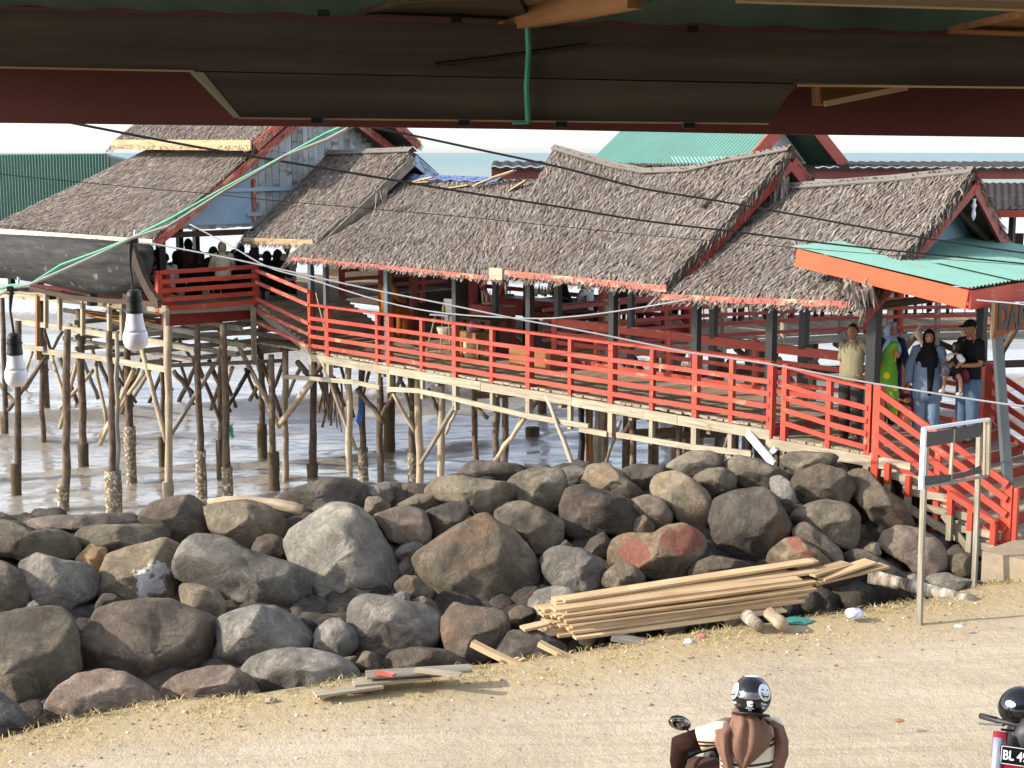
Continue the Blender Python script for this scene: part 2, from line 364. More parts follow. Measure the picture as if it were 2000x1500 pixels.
M['sea'] = m.fin(c, m.math('MULTIPLY_ADD', fo, 0.5, 0.12), m.ramp(m.math('DIVIDE', sep.outputs[1], 400.0), (0.08, 0.75), (0.3, 0.12), (0.6, 0.0)))
tag(b_.build('sea', M['sea'], smooth=True, origin=Vector((0, 0, 0))), 'brown silty sea with low swells', None, kind='structure')

# rocks -------------------------------------------------------------------
def rockmat(name, lo, mid, hi, patch=None, pthr=(0.58, 0.68), mark=None):
    m = NM(name); t = m.obj(); o = m.n('ShaderNodeObjectInfo').outputs['Random']
    tt = m.n('ShaderNodeVectorMath', operation='ADD', i_0=t, i_1=m.n('ShaderNodeCombineXYZ', i_0=m.math('MULTIPLY', o, 40.0), i_1=m.math('MULTIPLY', o, 17.0))).outputs[0]
    a = m.noise(tt, 1.7, 7, 0.62, 0.3); b = m.noise(tt, 9, 8, 0.7); g = m.noise(tt, 55, 4, 0.7)
    c = m.ramp(a, (0.28, lo), (0.5, mid), (0.72, hi))
    c = m.mix(m.ramp(b, (0.30, 0.6), (0.5, 0.0)), c, lo)
    c = m.mix(m.ramp(b, (0.60, 0.0), (0.78, 0.5)), c, hi)
    if patch: c = m.mix(m.ramp(m.noise(tt, 1.1, 5, 0.6), (pthr[0], 0.0), (pthr[1], 0.85)), c, patch)
    c = m.mix(m.ramp(g, (0.62, 0.0), (0.8, 0.35)), c, tuple(x * 0.45 for x in lo[:3]) + (1,))
    if mark:
        k = m.math('ADD', m.attr('mark').outputs['Fac'], m.math('MULTIPLY_ADD', m.noise(tt, 10, 8, 0.75), 2.2, -1.1))
        c = m.mix(m.ramp(k, (0.48, 0.0), (0.64, 0.78)), c, mark)
    h = m.math('ADD', m.math('MULTIPLY', a, 0.5), m.math('ADD', m.math('MULTIPLY', b, 0.45), m.math('MULTIPLY', g, 0.22)))
    vn = m.noise(tt, 3.4, 10, 0.75, 1.2); h = m.math('ADD', h, m.math('MULTIPLY', m.ramp(vn, (0.44, 0.0), (0.56, 1.0)), 0.16))
    m.bump(h, 0.9, 0.12); v = m.math('MULTIPLY_ADD', o, 0.26, 1.10)
    return m.fin(m.n('ShaderNodeHueSaturation', i_Color=c, i_Value=v, i_Saturation=0.94).outputs[0], 0.9, 0.2)
R = {}
R['olive'] = rockmat('olive_brown_rock', S(74, 67, 56), S(112, 102, 86), S(144, 134, 114), S(120, 100, 76))
R['grey'] = rockmat('grey_rock', S(82, 77, 70), S(124, 117, 106), S(162, 154, 141))
R['tan'] = rockmat('tan_rock', S(84, 76, 62), S(124, 112, 92), S(154, 142, 120), S(136, 114, 86))
R['dark'] = rockmat('dark_brown_rock', S(58, 53, 48), S(88, 80, 71), S(120, 110, 98), S(104, 84, 66))
R['brown'] = rockmat('brown_rock', S(72, 63, 54), S(106, 94, 80), S(136, 122, 104), S(114, 92, 72))
R['pale'] = rockmat('pale_boulder', S(96, 91, 82), S(136, 129, 115), S(168, 159, 141), S(146, 126, 100), (0.62, 0.72))
R['red'] = rockmat('reddish_slab_rock', S(80, 69, 61), S(112, 98, 87), S(142, 127, 112))
R['multi'] = rockmat('many_coloured_rock', S(92, 80, 70), S(136, 118, 102), S(168, 152, 134), S(132, 108, 88), (0.56, 0.66))
R['orange'] = rockmat('orange_rock', S(120, 90, 60), S(162, 126, 86), S(188, 156, 114))
R['lichen'] = rockmat('rust_lichened_rock', S(70, 62, 52), S(106, 94, 78), S(136, 124, 104), S(128, 98, 70), (0.52, 0.64))
R['wpaint'] = rockmat('white_splashed_rock', S(88, 78, 62), S(128, 114, 92), S(152, 138, 112), mark=S(222, 220, 214))
R['rpaint'] = rockmat('red_painted_rock', S(84, 72, 58), S(126, 108, 84), S(160, 140, 112), S(150, 118, 78), mark=S(146, 82, 66))
CROP = {1: (0, 900, .4), 2: (600, 900, 1 / 3), 3: (1000, 850, .35), 4: (1550, 800, .3), 0: (0, 0, 1)}
CREST = [(-300, 1010), (0, 1010), (300, 985), (600, 940), (900, 905), (1300, 890), (1600, 885), (1800, 930), (2300, 960)]
def interp(T, x):
    for a, b in zip(T, T[1:]):
        if x <= b[0]: return a[1] + (b[1] - a[1]) * (x - a[0]) / (b[0] - a[0])
    return T[-1][1]
def rockdepth(px, py):
    g = interp(EDGE, px); c = interp(CREST, px); t = (g - py) / (g - c)
    Yg = onz(px, g, -0.3).y; D = 5.0 if px < 1000 else 5.0 - 1.5 * min(1, (px - 1000) / 600)
    return Yg + 0.25 + t * D
NR = [0]
def rock(label, mat, crop, poly, dep=0.0, marks=None, thick=0.62, cuts=7, name='boulder', nn=(60, 26)):
    x0, y0, k = CROP[crop]; P = [(x0 + a * k, y0 + b * k) for a, b in poly]
    cx = (min(p[0] for p in P) + max(p[0] for p in P)) / 2; cy = (min(p[1] for p in P) + max(p[1] for p in P)) / 2
    NR[0] += 1; rg = random.Random(NR[0] * 31 + 5)
    Y = rockdepth(cx, cy) + dep; C = atY(cx, cy, Y); fw = (C - Vector((0, 0, CAMH))); dist = fw.length; fw /= dist
    rt = XD.copy(); rt = (rt - fw * rt.dot(fw)).normalized(); up = rt.cross(fw); pm = dist / F * math.cos(math.atan(math.hypot(cx - 1000, cy - 750) / F))
    Q = [((a - cx) * pm, (cy - b) * pm) for a, b in P]
    Q.sort(key=lambda q: math.atan2(q[1], q[0]))
    an = [math.atan2(q[1], q[0]) for q in Q]; ra = [math.hypot(*q) for q in Q]; n_ = len(Q)
    def rad(t):
        for i in range(n_):
            a0, a1 = an[i], an[(i + 1) % n_]
            if i == n_ - 1: a1 += 2 * math.pi
            tt = t if t >= an[0] else t + 2 * math.pi
            if a0 <= tt <= a1:
                p, q = Q[i], Q[(i + 1) % n_]                       # straight edge of the outline in polar form
                den = math.cos(t) * (q[1] - p[1]) - math.sin(t) * (q[0] - p[0])
                r = (p[0] * q[1] - p[1] * q[0]) / den if abs(den) > 1e-9 else ra[i]
                return r if 0 < r < 3 * max(ra) else max(ra[i], ra[(i + 1) % n_])
        return ra[0]
    nt_, np_ = nn; RD = [rad(-math.pi + 2 * math.pi * j / nt_) for j in range(nt_)]
    RD = [(RD[j - 1] + 2.2 * RD[j] + RD[(j + 1) % nt_]) / 4.2 * 1.08 for j in range(nt_)]
    wx = max(q[0] for q in Q) - min(q[0] for q in Q); wy = max(q[1] for q in Q) - min(q[1] for q in Q)
    D = thick * (wx * wy) ** 0.5
    fx, fy = rg.uniform(-0.18, 0.12) * wx, rg.uniform(-0.2, 0.05) * wy
    L = []
    for i in range(np_ + 1):
        ph = -math.pi / 2 + math.pi * i / np_
        cc = max(0.0, math.cos(ph)) ** 0.72; ss = math.copysign(abs(math.sin(ph)) ** 0.85, math.sin(ph))
        for j in range(nt_):
            t = -math.pi + 2 * math.pi * j / nt_; kx = (1 - cc) if ph < 0 else 0
            L.append(Vector((RD[j] * math.cos(t) * cc + fx * kx, RD[j] * math.sin(t) * cc + fy * kx, ss * D)))
    pl = []                                                       # flat faces, kept to the side that faces us so the outline stays
    base = [(-0.15, 0.62, -0.75), (-0.75, 0.25, -0.6), (0.70, 0.1, -0.7), (0.05, -0.55, -0.83), (-0.35, 0.05, -0.93), (0.35, 0.45, -0.8), (-0.5, -0.45, -0.7)]
    two = [(-0.25, 0.72, -0.62), (0.22, -0.42, -0.88)]; rg.shuffle(base)
    for q in two + base[:cuts - 2]:
        nrm = Vector((q[0] + rg.uniform(-.25, .25), q[1] + rg.uniform(-.25, .25), q[2])).normalized()
        d = max(p.dot(nrm) for p in L); pl.append((nrm, d * rg.uniform(0.64, 0.86)))
    seed = Vector((rg.uniform(0, 99), rg.uniform(0, 99), rg.uniform(0, 99))); sz = (wx * wy) ** 0.5; V = []
    for p in L:
        e = 0
        for nrm, d in pl:
            h = p.dot(nrm) - d
            if h > 0: p = p - nrm * h * 0.96
        q = p / max(sz, .01)
        n1 = noise.noise(q * 2.1 + seed) * 0.06 + noise.noise(q * 5.5 + seed) * 0.026 + abs(noise.noise(q * 11 + seed)) * -0.014 + noise.noise(q * 24 + seed) * 0.006
        V.append(p + p.normalized() * n1 * sz if p.length > 1e-6 else p.copy())
    nb = 36; ext = [1e-6] * nb; tgt = [1e-6] * nb; bi = lambda t: int((t + math.pi) / (2 * math.pi) * nb) % nb
    for p in V: k2 = bi(math.atan2(p.y, p.x)); ext[k2] = max(ext[k2], math.hypot(p.x, p.y))
    for j in range(nt_): k2 = bi(-math.pi + 2 * math.pi * j / nt_ + 1e-4); tgt[k2] = max(tgt[k2], RD[j])
    fac = [min(1.4, max(.95, t_ / e_)) if t_ > 1e-5 else 1.0 for t_, e_ in zip(tgt, ext)]; fac = [(fac[i - 1] + 2 * fac[i] + fac[(i + 1) % nb]) / 4 for i in range(nb)]
    for p in V:
        g_ = (math.atan2(p.y, p.x) + math.pi) / (2 * math.pi) * nb - .5; i0 = math.floor(g_); w_ = g_ - i0; f_ = fac[i0 % nb] * (1 - w_) + fac[(i0 + 1) % nb] * w_; p.x *= f_; p.y *= f_
    ex = None
    if marks:
        ex = []
        for p in V:
            e = 0
            for mx, my, mr, mry in marks:
                X, Yy = (x0 + mx * k - cx) * pm, (cy - (y0 + my * k)) * pm
                d = math.hypot((p.x - X) / (mr * k * pm), (p.y - Yy) / (mry * k * pm)); e = max(e, 1.25 - d) if p.z < D * 0.3 else e
            ex.append(max(0.0, e) + 1e-4)
    b = MB(); fs = []
    for i in range(np_):
        for j in range(nt_): fs.append((i * nt_ + j, (i + 1) * nt_ + j, (i + 1) * nt_ + (j + 1) % nt_, i * nt_ + (j + 1) % nt_))
    b.add([C + rt * p.x + up * p.y + fw * (p.z + D * 0.35) for p in V], fs, [Vector(p) for p in V], 0.5, 0, ex)
    o = b.build(name, R[mat], smooth=True, origin=C + fw * D * 0.35)
    return tag(o, label, 'stone' if name == 'stone' else 'boulder', 'rocks of the breakwater')
ROCKS = [
 ('olive boulder cut by the left picture edge under the reddish slab', 'olive', 1, [(-120,320),(0,298),(40,292),(160,345),(260,335),(350,370),(385,430),(370,480),(150,500),(80,470),(-120,450)]),
 ('thin wedge of rock at the left picture edge nearest the water', 'tan', 1, [(-120,260),(0,250),(40,268),(90,298),(30,325),(-120,330)], .6),
 ('flat reddish slab lying on the crest at the left', 'red', 1, [(90,300),(270,268),(450,262),(640,252),(680,290),(660,330),(380,350),(300,335),(150,340)], .4),
 ('long flat-topped loaf-shaped rock under the reddish slab', 'olive', 1, [(385,350),(430,320),(660,312),(790,318),(825,345),(820,400),(560,450),(420,430),(385,395)]),
 ('rounded brown boulder on the crest right of the reddish slab', 'brown', 1, [(685,270),(740,210),(830,180),(930,172),(990,215),(1040,290),(1035,370),(900,430),(830,400),(780,330),(690,300)]),
 ('yellowish boulder under the pale driftwood trunk', 'tan', 1, [(1000,225),(1100,205),(1200,195),(1310,225),(1385,300),(1385,400),(1280,470),(1180,450),(1100,390),(1030,335)]),
 ('small round brown stone leaning on the giant pale boulder', 'brown', 1, [(1230,430),(1260,375),(1320,360),(1390,385),(1395,450),(1330,490),(1250,465)]),
 ('giant pale weathered boulder with a dark lower half', 'pale', 0, [(556,1062),(572,1037),(610,1008),(645,984),(690,988),(725,1015),(755,1065),(778,1105),(778,1130),(755,1165),(690,1194),(640,1192),(612,1150),(570,1105)]),
 ('rough pale-grey boulder with a jagged broken top face', 'grey', 1, [(95,510),(180,458),(300,490),(420,510),(470,560),(465,650),(340,755),(200,705),(140,650),(125,560)]),
 ('pointed orange stone standing between grey boulders', 'orange', 1, [(370,480),(445,403),(480,430),(518,420),(510,500),(470,575),(400,515)], .25),
 ('square olive boulder splashed with white paint', 'wpaint', 1, [(480,610),(530,460),(640,420),(790,386),(885,425),(885,500),(862,600),(850,690),(700,705),(560,700),(490,655)], 0, [(770,530,70,50),(690,560,70,40),(740,610,95,55),(700,650,40,40)]),
 ('brown boulder cut by the left edge below the olive one', 'olive', 1, [(-160,510),(0,495),(80,540),(130,600),(132,700),(60,760),(-160,780)]),
 ('long sloping slab with an orange band at its right end', 'grey', 1, [(858,520),(900,430),(970,360),(1090,375),(1240,460),(1380,490),(1490,540),(1582,670),(1575,750),(1500,778),(1250,725),(1000,612),(880,582)], 0, None, .5),
 ('small tan egg-shaped stone under the long sloping slab', 'tan', 1, [(872,605),(960,602),(1060,640),(1098,700),(1085,765),(1040,785),(900,720)], -.15),
 ('big bare-faced boulder at the left picture edge, lit from the left', 'olive', 1, [(-140,775),(0,765),(130,730),(260,720),(340,790),(370,900),(380,1030),(300,1125),(200,1285),(100,1255),(0,1125),(-140,1100)]),
 ('huge brown boulder with a rough lit top and dark lower face', 'brown', 1, [(378,910),(440,810),(490,720),(600,698),(830,698),(960,740),(1050,780),(1092,860),(1082,930),(960,1000),(880,1060),(780,1122),(650,1092),(500,1034),(390,1044)]),
 ('pitted grey-green boulder right of the huge brown one', 'grey', 1, [(1055,790),(1130,745),(1230,713),(1350,718),(1440,770),(1522,850),(1518,920),(1350,955),(1180,1018),(1090,1005),(1020,975),(1080,900)]),
 ('smooth blue-grey boulder on the verge beside thin boards', 'grey', 1, [(1180,1012),(1250,955),(1350,928),(1500,923),(1640,950),(1720,1000),(1752,1060),(1700,1112),(1500,1142),(1300,1152),(1240,1085)]),
 ('grey and orange patched boulder resting on the verge', 'multi', 1, [(243,1190),(290,1110),(380,1050),(500,1021),(600,1040),(700,1095),(792,1150),(790,1205),(650,1245),(420,1292),(330,1308),(260,1262)]),
 ('low tan boulder with a purple tinge on the verge', 'multi', 1, [(790,1125),(860,1050),(1010,1008),(1110,1003),(1200,1050),(1250,1110),(1282,1168),(1100,1190),(900,1195),(800,1168)]),
 ('blue-grey three-cornered rock in the bottom left corner', 'grey', 1, [(-160,1120),(0,1133),(90,1210),(160,1290),(190,1348),(80,1374),(-160,1385)]),
 ('medium grey stone between the pitted and the crusted boulders', 'grey', 1, [(1535,930),(1540,830),(1600,780),(1650,768),(1730,830),(1747,900),(1700,955),(1600,960)], .1),
 ('dark back boulder behind the giant pale one, log leaning on it', 'dark', 0, [(530,975),(575,955),(640,934),(685,934),(718,955),(720,985),(690,1012),(640,1010),(570,1005)], .5),
 ('grey block standing behind the giant pale boulder', 'grey', 2, [(345,155),(470,123),(497,150),(502,230),(470,270),(355,240)], .5),
 ('small rust-brown stone under the grey block', 'tan', 2, [(335,305),(350,215),(420,210),(492,260),(470,295),(400,318)], .2),
 ('low olive rock at the water edge behind the grey block', 'olive', 2, [(490,165),(560,138),(680,143),(692,180),(640,215),(515,220)], .7),
 ('thin flat slab between the crest boulders', 'tan', 2, [(480,285),(640,198),(760,196),(812,240),(680,308),(600,285)], .3),
 ('split rock with a white face and an orange face', 'multi', 2, [(368,327),(460,300),(560,262),(690,300),(722,400),(716,492),(600,512),(490,475),(400,352)]),
 ('dark angular rock wedged behind the big pointed boulder', 'dark', 2, [(688,300),(850,243),(947,248),(955,310),(830,425),(730,487),(715,385)], .1),
 ('broad tan boulder on the crest with a grey-white top', 'tan', 2, [(675,195),(770,98),(900,92),(1050,118),(1205,133),(1217,200),(1180,262),(1080,335),(980,315),(940,250),(820,245)]),
 ('blue-black rock at the back of the crest by the water', 'dark', 2, [(858,95),(930,28),(970,-4),(1130,5),(1240,22),(1305,50),(1180,115),(1090,122),(950,108)], .5),
 ('sunlit tan boulder with a dark right side on the crest', 'olive', 2, [(1172,122),(1250,68),(1340,43),(1490,53),(1518,110),(1512,225),(1440,305),(1300,255),(1208,225)]),
 ('grey rock peeping out behind two crest boulders', 'grey', 2, [(1480,50),(1560,28),(1642,55),(1622,115),(1540,160),(1500,110)], .5),
 ('block with a flat lit top above the grey-crusted boulder', 'olive', 2, [(1096,302),(1180,253),(1260,238),(1400,298),(1497,360),(1492,475),(1400,548),(1330,556),(1230,445),(1108,355)]),
 ('biggest pointed boulder with rust-coloured lichen', 'lichen', 2, [(622,572),(720,490),(850,408),(960,348),(1040,313),(1120,368),(1232,440),(1302,530),(1356,640),(1350,745),(1250,868),(1150,890),(1000,866),(850,856),(760,785),(648,682)], 0, None, .5),
 ('small blue-grey oval stone beside the giant pale boulder', 'grey', 2, [(508,538),(560,493),(630,478),(692,500),(620,556),(555,585)], .1),
 ('small dark round stone under the oval one', 'dark', 2, [(543,602),(580,563),(627,590),(622,655),(560,686),(538,642)], .1),
 ('mottled rounded stone left of the biggest pointed boulder', 'lichen', 2, [(508,722),(570,673),(640,678),(718,755),(702,795),(600,806),(538,775)]),
 ('small grey wedge on top of the crusted boulder', 'grey', 2, [(493,802),(545,766),(602,778),(592,845),(518,835)], -.1),
 ('brown sliver wedged under the biggest pointed boulder', 'brown', 2, [(598,822),(680,793),(742,830),(774,895),(700,878)], .1),
 ('crusted grey boulder with pale barnacle-like specks', 'grey', 2, [(243,925),(260,828),(340,792),(430,793),(600,833),(700,848),(777,910),(783,1035),(720,1108),(560,1128),(420,1168),(320,1138),(258,1035)]),
 ('round brown-grey boulder with a board leaning on it', 'brown', 2, [(788,932),(870,838),(960,863),(1080,868),(1172,900),(1183,980),(1150,1085),(1060,1178),(950,1203),(830,1146),(798,1034)]),
 ('small brown stone left of the plank pile', 'brown', 2, [(1172,892),(1240,848),(1330,868),(1347,912),(1290,985),(1188,995)], .1),
 ('smooth grey boulder behind the left end of the planks', 'grey', 2, [(1298,845),(1340,768),(1450,738),(1560,758),(1640,850),(1450,990),(1320,980)], .2),
 ('low wide brown rock behind the thin boards', 'brown', 2, [(423,1228),(500,1118),(650,1093),(800,1108),(900,1158),(965,1205),(800,1235),(600,1260)], .1),
 ('dark boulder under the left end of the plank pile', 'dark', 2, [(1115,1105),(1200,998),(1350,998),(1480,1060),(1575,1145),(1450,1178),(1300,1208),(1195,1198)]),
 ('small angular brown rock beside the thin boards', 'brown', 2, [(278,1205),(330,1118),(400,1128),(418,1215),(380,1262)], .1),
 ('tiny flat stone behind the smooth blue-grey boulder', 'tan', 2, [(193,1155),(290,1143),(282,1195),(208,1188)], .1),
 ('crumbly dark lump of stone at the end of the planks', 'dark', 2, [(1490,1095),(1560,1045),(1605,1090),(1592,1138),(1515,1128)], .1),
 ('yellow-brown boulder on the crest below the pier', 'tan', 3, [(383,285),(430,168),(540,158),(600,213),(700,288),(742,330),(650,366),(500,316),(418,305)]),
 ('dark brown rock at the back of the crest under the pier', 'dark', 3, [(600,195),(700,162),(880,178),(884,220),(790,236),(740,330),(690,285),(640,245)], .5),
 ('large crest boulder right under the pier beam', 'olive', 3, [(853,182),(920,128),(1000,92),(1100,88),(1162,118),(1182,182),(1080,196),(1010,236),(895,216)], .3),
 ('big craggy boulder with a scooped lit top', 'dark', 3, [(275,405),(300,308),(390,278),(500,308),(620,348),(722,400),(742,462),(660,568),(540,548),(420,600),(330,580),(282,495)]),
 ('tall tan boulder with a bright left face', 'tan', 3, [(772,272),(820,218),(930,203),(1012,250),(1092,330),(1108,400),(1088,515),(1020,540),(920,476),(888,405),(788,345)]),
 ('dark-sided boulder wedged behind the tall tan one', 'olive', 3, [(1005,238),(1080,193),(1180,183),(1243,220),(1243,295),(1120,358),(1068,298)], .1),
 ('brown boulder on the crest left of the white brace board', 'olive', 3, [(1188,165),(1260,110),(1370,138),(1500,188),(1545,250),(1450,306),(1350,306),(1248,278)], .2),
 ('rough round boulder above the red-painted heart-shaped one', 'brown', 3, [(648,368),(760,333),(850,363),(898,450),(872,516),(800,536),(715,445)]),
 ('small greenish stone beside the heart-shaped boulder', 'olive', 3, [(678,532),(690,468),(740,443),(793,500),(793,550),(720,556)], .05),
 ('heart-shaped boulder smeared with two red paint patches', 'rpaint', 3, [(538,655),(580,573),(660,548),(790,550),(860,508),(960,495),(1052,550),(1082,630),(1012,725),(960,796),(880,811),(750,796),(558,726)], 0, [(690,660,130,120),(940,590,150,120),(1010,565,90,95)]),
 ('big dark squarish boulder with a mossy top edge', 'dark', 3, [(1102,435),(1140,358),(1250,318),(1400,298),(1472,350),(1532,470),(1558,530),(1480,628),(1400,718),(1300,718),(1178,668),(1128,585)]),
 ('narrow pale upright stone between two brown boulders', 'grey', 3, [(1438,242),(1500,223),(1547,260),(1577,330),(1567,435),(1520,445),(1458,344)]),
 ('olive faceted boulder under the edge of the platform', 'olive', 3, [(1495,152),(1540,98),(1640,93),(1800,108),(1834,165),(1700,178),(1600,215),(1548,255)], .3),
 ('pale block half hidden under the platform corner', 'pale', 3, [(1828,165),(1860,118),(1960,138),(1962,188),(1848,195)], .5),
 ('rounded brown boulder with a reddish top below the platform', 'brown', 3, [(1563,262),(1600,208),(1720,163),(1850,198),(1908,290),(1862,376),(1760,396),(1640,396),(1588,325)]),
 ('large sloping boulder right beside the stairs', 'brown', 4, [(335,445),(420,388),(500,408),(600,520),(700,620),(772,720),(775,775),(680,768),(590,798),(500,728),(398,565)], -.1),
 ('boulder with a bright yellowish corner above the split reddish one', 'olive', 3, [(1540,485),(1600,408),(1740,363),(1880,388),(1928,440),(1923,560),(1892,646),(1800,606),(1700,525),(1600,505)]),
 ('reddish-topped boulder leaning on the red-painted one', 'red', 3, [(1558,562),(1590,508),(1650,485),(1742,560),(1832,640),(1848,705),(1800,726),(1720,655),(1620,585)], -.05),
 ('rock with a bright red paint stroke above the plank ends', 'rpaint', 3, [(1420,705),(1450,640),(1530,578),(1600,573),(1700,640),(1785,722),(1700,776),(1600,746),(1480,728)], -.05, [(1590,610,60,50),(1650,660,60,35),(1560,590,40,40)]),
 ('smooth round stone in front of the heart-shaped boulder', 'brown', 3, [(498,835),(520,770),(590,710),(680,728),(745,790),(725,828),(580,860)], -.2),
 ('flat brown rock right behind the top plank', 'brown', 3, [(968,785),(1020,718),(1120,673),(1220,688),(1345,720),(1305,752),(1100,790)]),
 ('grey boulder with a pale crust above the plank pile', 'grey', 3, [(162,695),(210,638),(270,620),(400,648),(505,700),(498,845),(400,877),(258,858),(192,796)]),
 ('dark stone in the gap under the craggy boulder', 'dark', 3, [(400,645),(440,578),(510,543),(553,600),(543,666),(480,698)], .2),
 ('small brown pebble-shaped stone in the gap by the crusted grey boulder', 'brown', 3, [(256,624),(300,583),(348,625),(330,646)], .2),
 ('purple and grey boulder in front of the stair posts', 'multi', 4, [(560,885),(600,798),(700,755),(830,788),(932,850),(984,930),(974,1035),(900,1092),(800,1086),(738,1006),(638,946)]),
 ('round tan boulder beside the last stair post', 'tan', 4, [(1012,1014),(1040,953),(1100,937),(1154,970),(1154,1065),(1100,1096),(1038,1066)]),
 ('low flat slab of rock at the foot of the stairs', 'grey', 4, [(858,1115),(900,1078),(1010,1062),(1100,1098),(1272,1130),(1252,1165),(1000,1188),(878,1166)], .1),
 ('dark bluish slab behind the driftwood post', 'dark', 4, [(318,955),(400,908),(500,928),(602,990),(702,1060),(754,1103),(650,1138),(500,1068),(398,1016)], .1),
 ('small yellow-brown stone beside the purple and grey boulder', 'tan', 4, [(438,915),(500,863),(552,868),(568,942),(530,956)], .1),
 ('small rubble lump at the foot of the purple and grey boulder', 'grey', 4, [(743,1082),(790,1068),(854,1120),(822,1156),(758,1114)], -.05),
 ('dark stone behind the white-splashed boulder', 'dark', 1, [(470,705),(500,652),(552,650),(604,690),(592,716),(478,738)], .1),
 ('little grey stone between the pale-grey and big left boulders', 'grey', 1, [(133,702),(165,681),(197,705),(182,730),(138,730)], .1),
 ('dark stone in the gap right of the pitted boulder', 'dark', 1, [(1440,785),(1490,763),(1548,800),(1534,858),(1458,826)], .15),
]
b = MB(); rg = random.Random(77)
for px_ in range(-60, 2000, 40):
    g_, c_ = interp(EDGE, px_), interp(CREST, px_); k = 0
    while g_ - 24 - k > c_ + 34:
        x_, y_ = px_ + rg.uniform(-16, 16), g_ - 24 - k; q = atY(x_, y_, rockdepth(x_, y_) + .95); r = rg.uniform(.24, .36); sd = Vector((rg.uniform(0, 99), k, px_))
        b.ell(q, r, r, r * .8, 16, 10, None, 0, lambda p: p * (1 + .3 * noise.noise(p * 1.6 + sd) + .1 * noise.noise(p * 4 + sd))); k += 40
tag(b.build('rubble', R['dark'], smooth=True), 'added dark filler stones that block light in the gaps of the breakwater', None, None, 'stuff')  # filler stones added behind the boulders to keep the gaps dark
for a in ROCKS:
    big = max(p[0] for p in a[3]) - min(p[0] for p in a[3]); px_ = big * CROP[a[2]][2]
    rock(*a[:4], *(a[4:]), name='stone' if px_ < 62 else 'boulder', nn=(64, 30) if px_ > 120 else (40, 20))
# ================================================================ pier walkway, higher deck, piles, railings, stairs
def onu(px, py, u):
    r = ray(px, py); k = (OX * UX + OY * UY + u) / (r.x * UX + r.y * UY)
    X, Y = r.x * k - OX, r.y * k - OY
    return (X * VX + Y * VY, CAMH + r.z * k)
DZ = 0.94; PZ = 0.80; HZ = 1.74
pier = thing('pier', 'low wooden pier walkway under the thatched shelters, grey deck boards on log piles', 'pier', W(5, 1.5, SEA))
b = MB(); u = 0.0
while u < 13.6:
    w = rr(0.12, 0.17); e0 = rr(-0.03, 0.02); ve = 2.3 if u < 7.4 else 7.2
    b.beam(W(u + w / 2, e0 - 0.02, DZ - 0.02 + rr(-.006, .006)), W(u + w / 2, ve + rr(-.02, .05), DZ - 0.02), w - 0.012, 0.035); u += w
u = -2.0
while u < -0.02:
    w = rr(0.12, 0.17); b.beam(W(u + w / 2, -0.02 + rr(-.02, .02), PZ - 0.02), W(u + w / 2, 3.05, PZ - 0.02), w - 0.012, 0.035); u += w
b.build('deck', M['deck'], pier)
b = MB()
for a, c in ((11.45, 8.9), (8.9, 6.3), (6.3, 4.05), (4.05, 1.75), (1.75, -0.02)): b.beam(W(a, -0.03, DZ - 0.12 - rr(0, .02)), W(c + 0.01, -0.03, DZ - 0.12 - rr(0, .02)), 0.05, 0.15)
b.beam(W(-0.03, -0.03, PZ - 0.115), W(-1.95, -0.03, PZ - 0.115), 0.05, 0.15)
b.build('edge_beam', M['bare'], pier)
b = MB(); b.box(W(0.03, 1.15, PZ + 0.045), 2.3, 0.03, 0.13, (VD, UD, ZD)); b.build('step_riser', M['red_deep'], pier)
b = MB()
for P in ([(552, 735), (690, 746), (742, 757)], [(757, 760), (820, 763)], [(820, 764), (870, 774), (930, 789), (1030, 812)], [(1030, 812), (1150, 833)], [(1132, 838), (1186, 848)], [(1205, 849), (1350, 873), (1468, 886)]):
    for q, r_ in zip(P, P[1:]): b.beam(PV(*q, -0.06), PV(*r_, -0.06), 0.045, 0.085)
b.build('lower_stringer', M['bare'], pier)
b = MB()
for u in (10.8, 9.2, 7.6, 6.0, 4.4, 2.8, 1.2): b.beam(W(u, 0.02, DZ - 0.23), W(u, 2.25, DZ - 0.23), 0.08, 0.12)
for v in (0.8, 1.5, 2.2): b.beam(W(11.4, v, DZ - 0.13), W(0, v, DZ - 0.13), 0.06, 0.1)
for u in (7.6, 9.5, 11.4, 13.3): b.beam(W(u, 3.0, DZ - 0.15), W(u, 7.1, DZ - 0.15), 0.08, 0.14)
b.build('joist', M['greywood'], pier)

def post(root, u, v, z0, zr, z1, w=0.085, mat='red'):
    b = MB()
    if zr > z0 + 0.02: b.beam(W(u, v, z0), W(u, v, zr), w * .98, w * .98, mi=1)
    b.beam(W(u, v, max(zr, z0)), W(u, v, z1), w, w); return b.build('post', [M[mat], M['bare']], root)
def rails(root, pts, hs, v, th=0.024, hh=0.072, mat='red', top=True):
    for k, h in enumerate(hs):
        b = MB()
        for (ua, za), (ub, zb) in zip(pts, pts[1:]):
            if k == 0 and top: b.beam(W(ua, v, za + h), W(ub, v, zb + h), 0.10, 0.04)
            else: b.beam(W(ua, v - 0.05, za + h - 0.0), W(ub, v - 0.05, zb + h), th, hh, bow=0.006)
        b.build('rail', M[mat], root)
HS = (0.93, 0.66, 0.48, 0.30, 0.11)
rail1 = thing('red_railing', 'near orange-red railing along the open side of the low walkway', 'railing', W(5.7, 0, DZ))
PU = [onv(x, y, 0)[0] for x, y in ((607, 640), (642, 650), (738, 660), (761, 662), (825, 672), (890, 684), (962, 692), (1034, 698), (1115, 708), (1196, 722), (1275, 732), (1360, 752), (1430, 760), (1507, 770))]
FOOT = [0.25, 0.35, 0.35, 0.4, 0.4, 0.5, 0.3, 0.35, .45, .45, .45, .5, .5, .35]
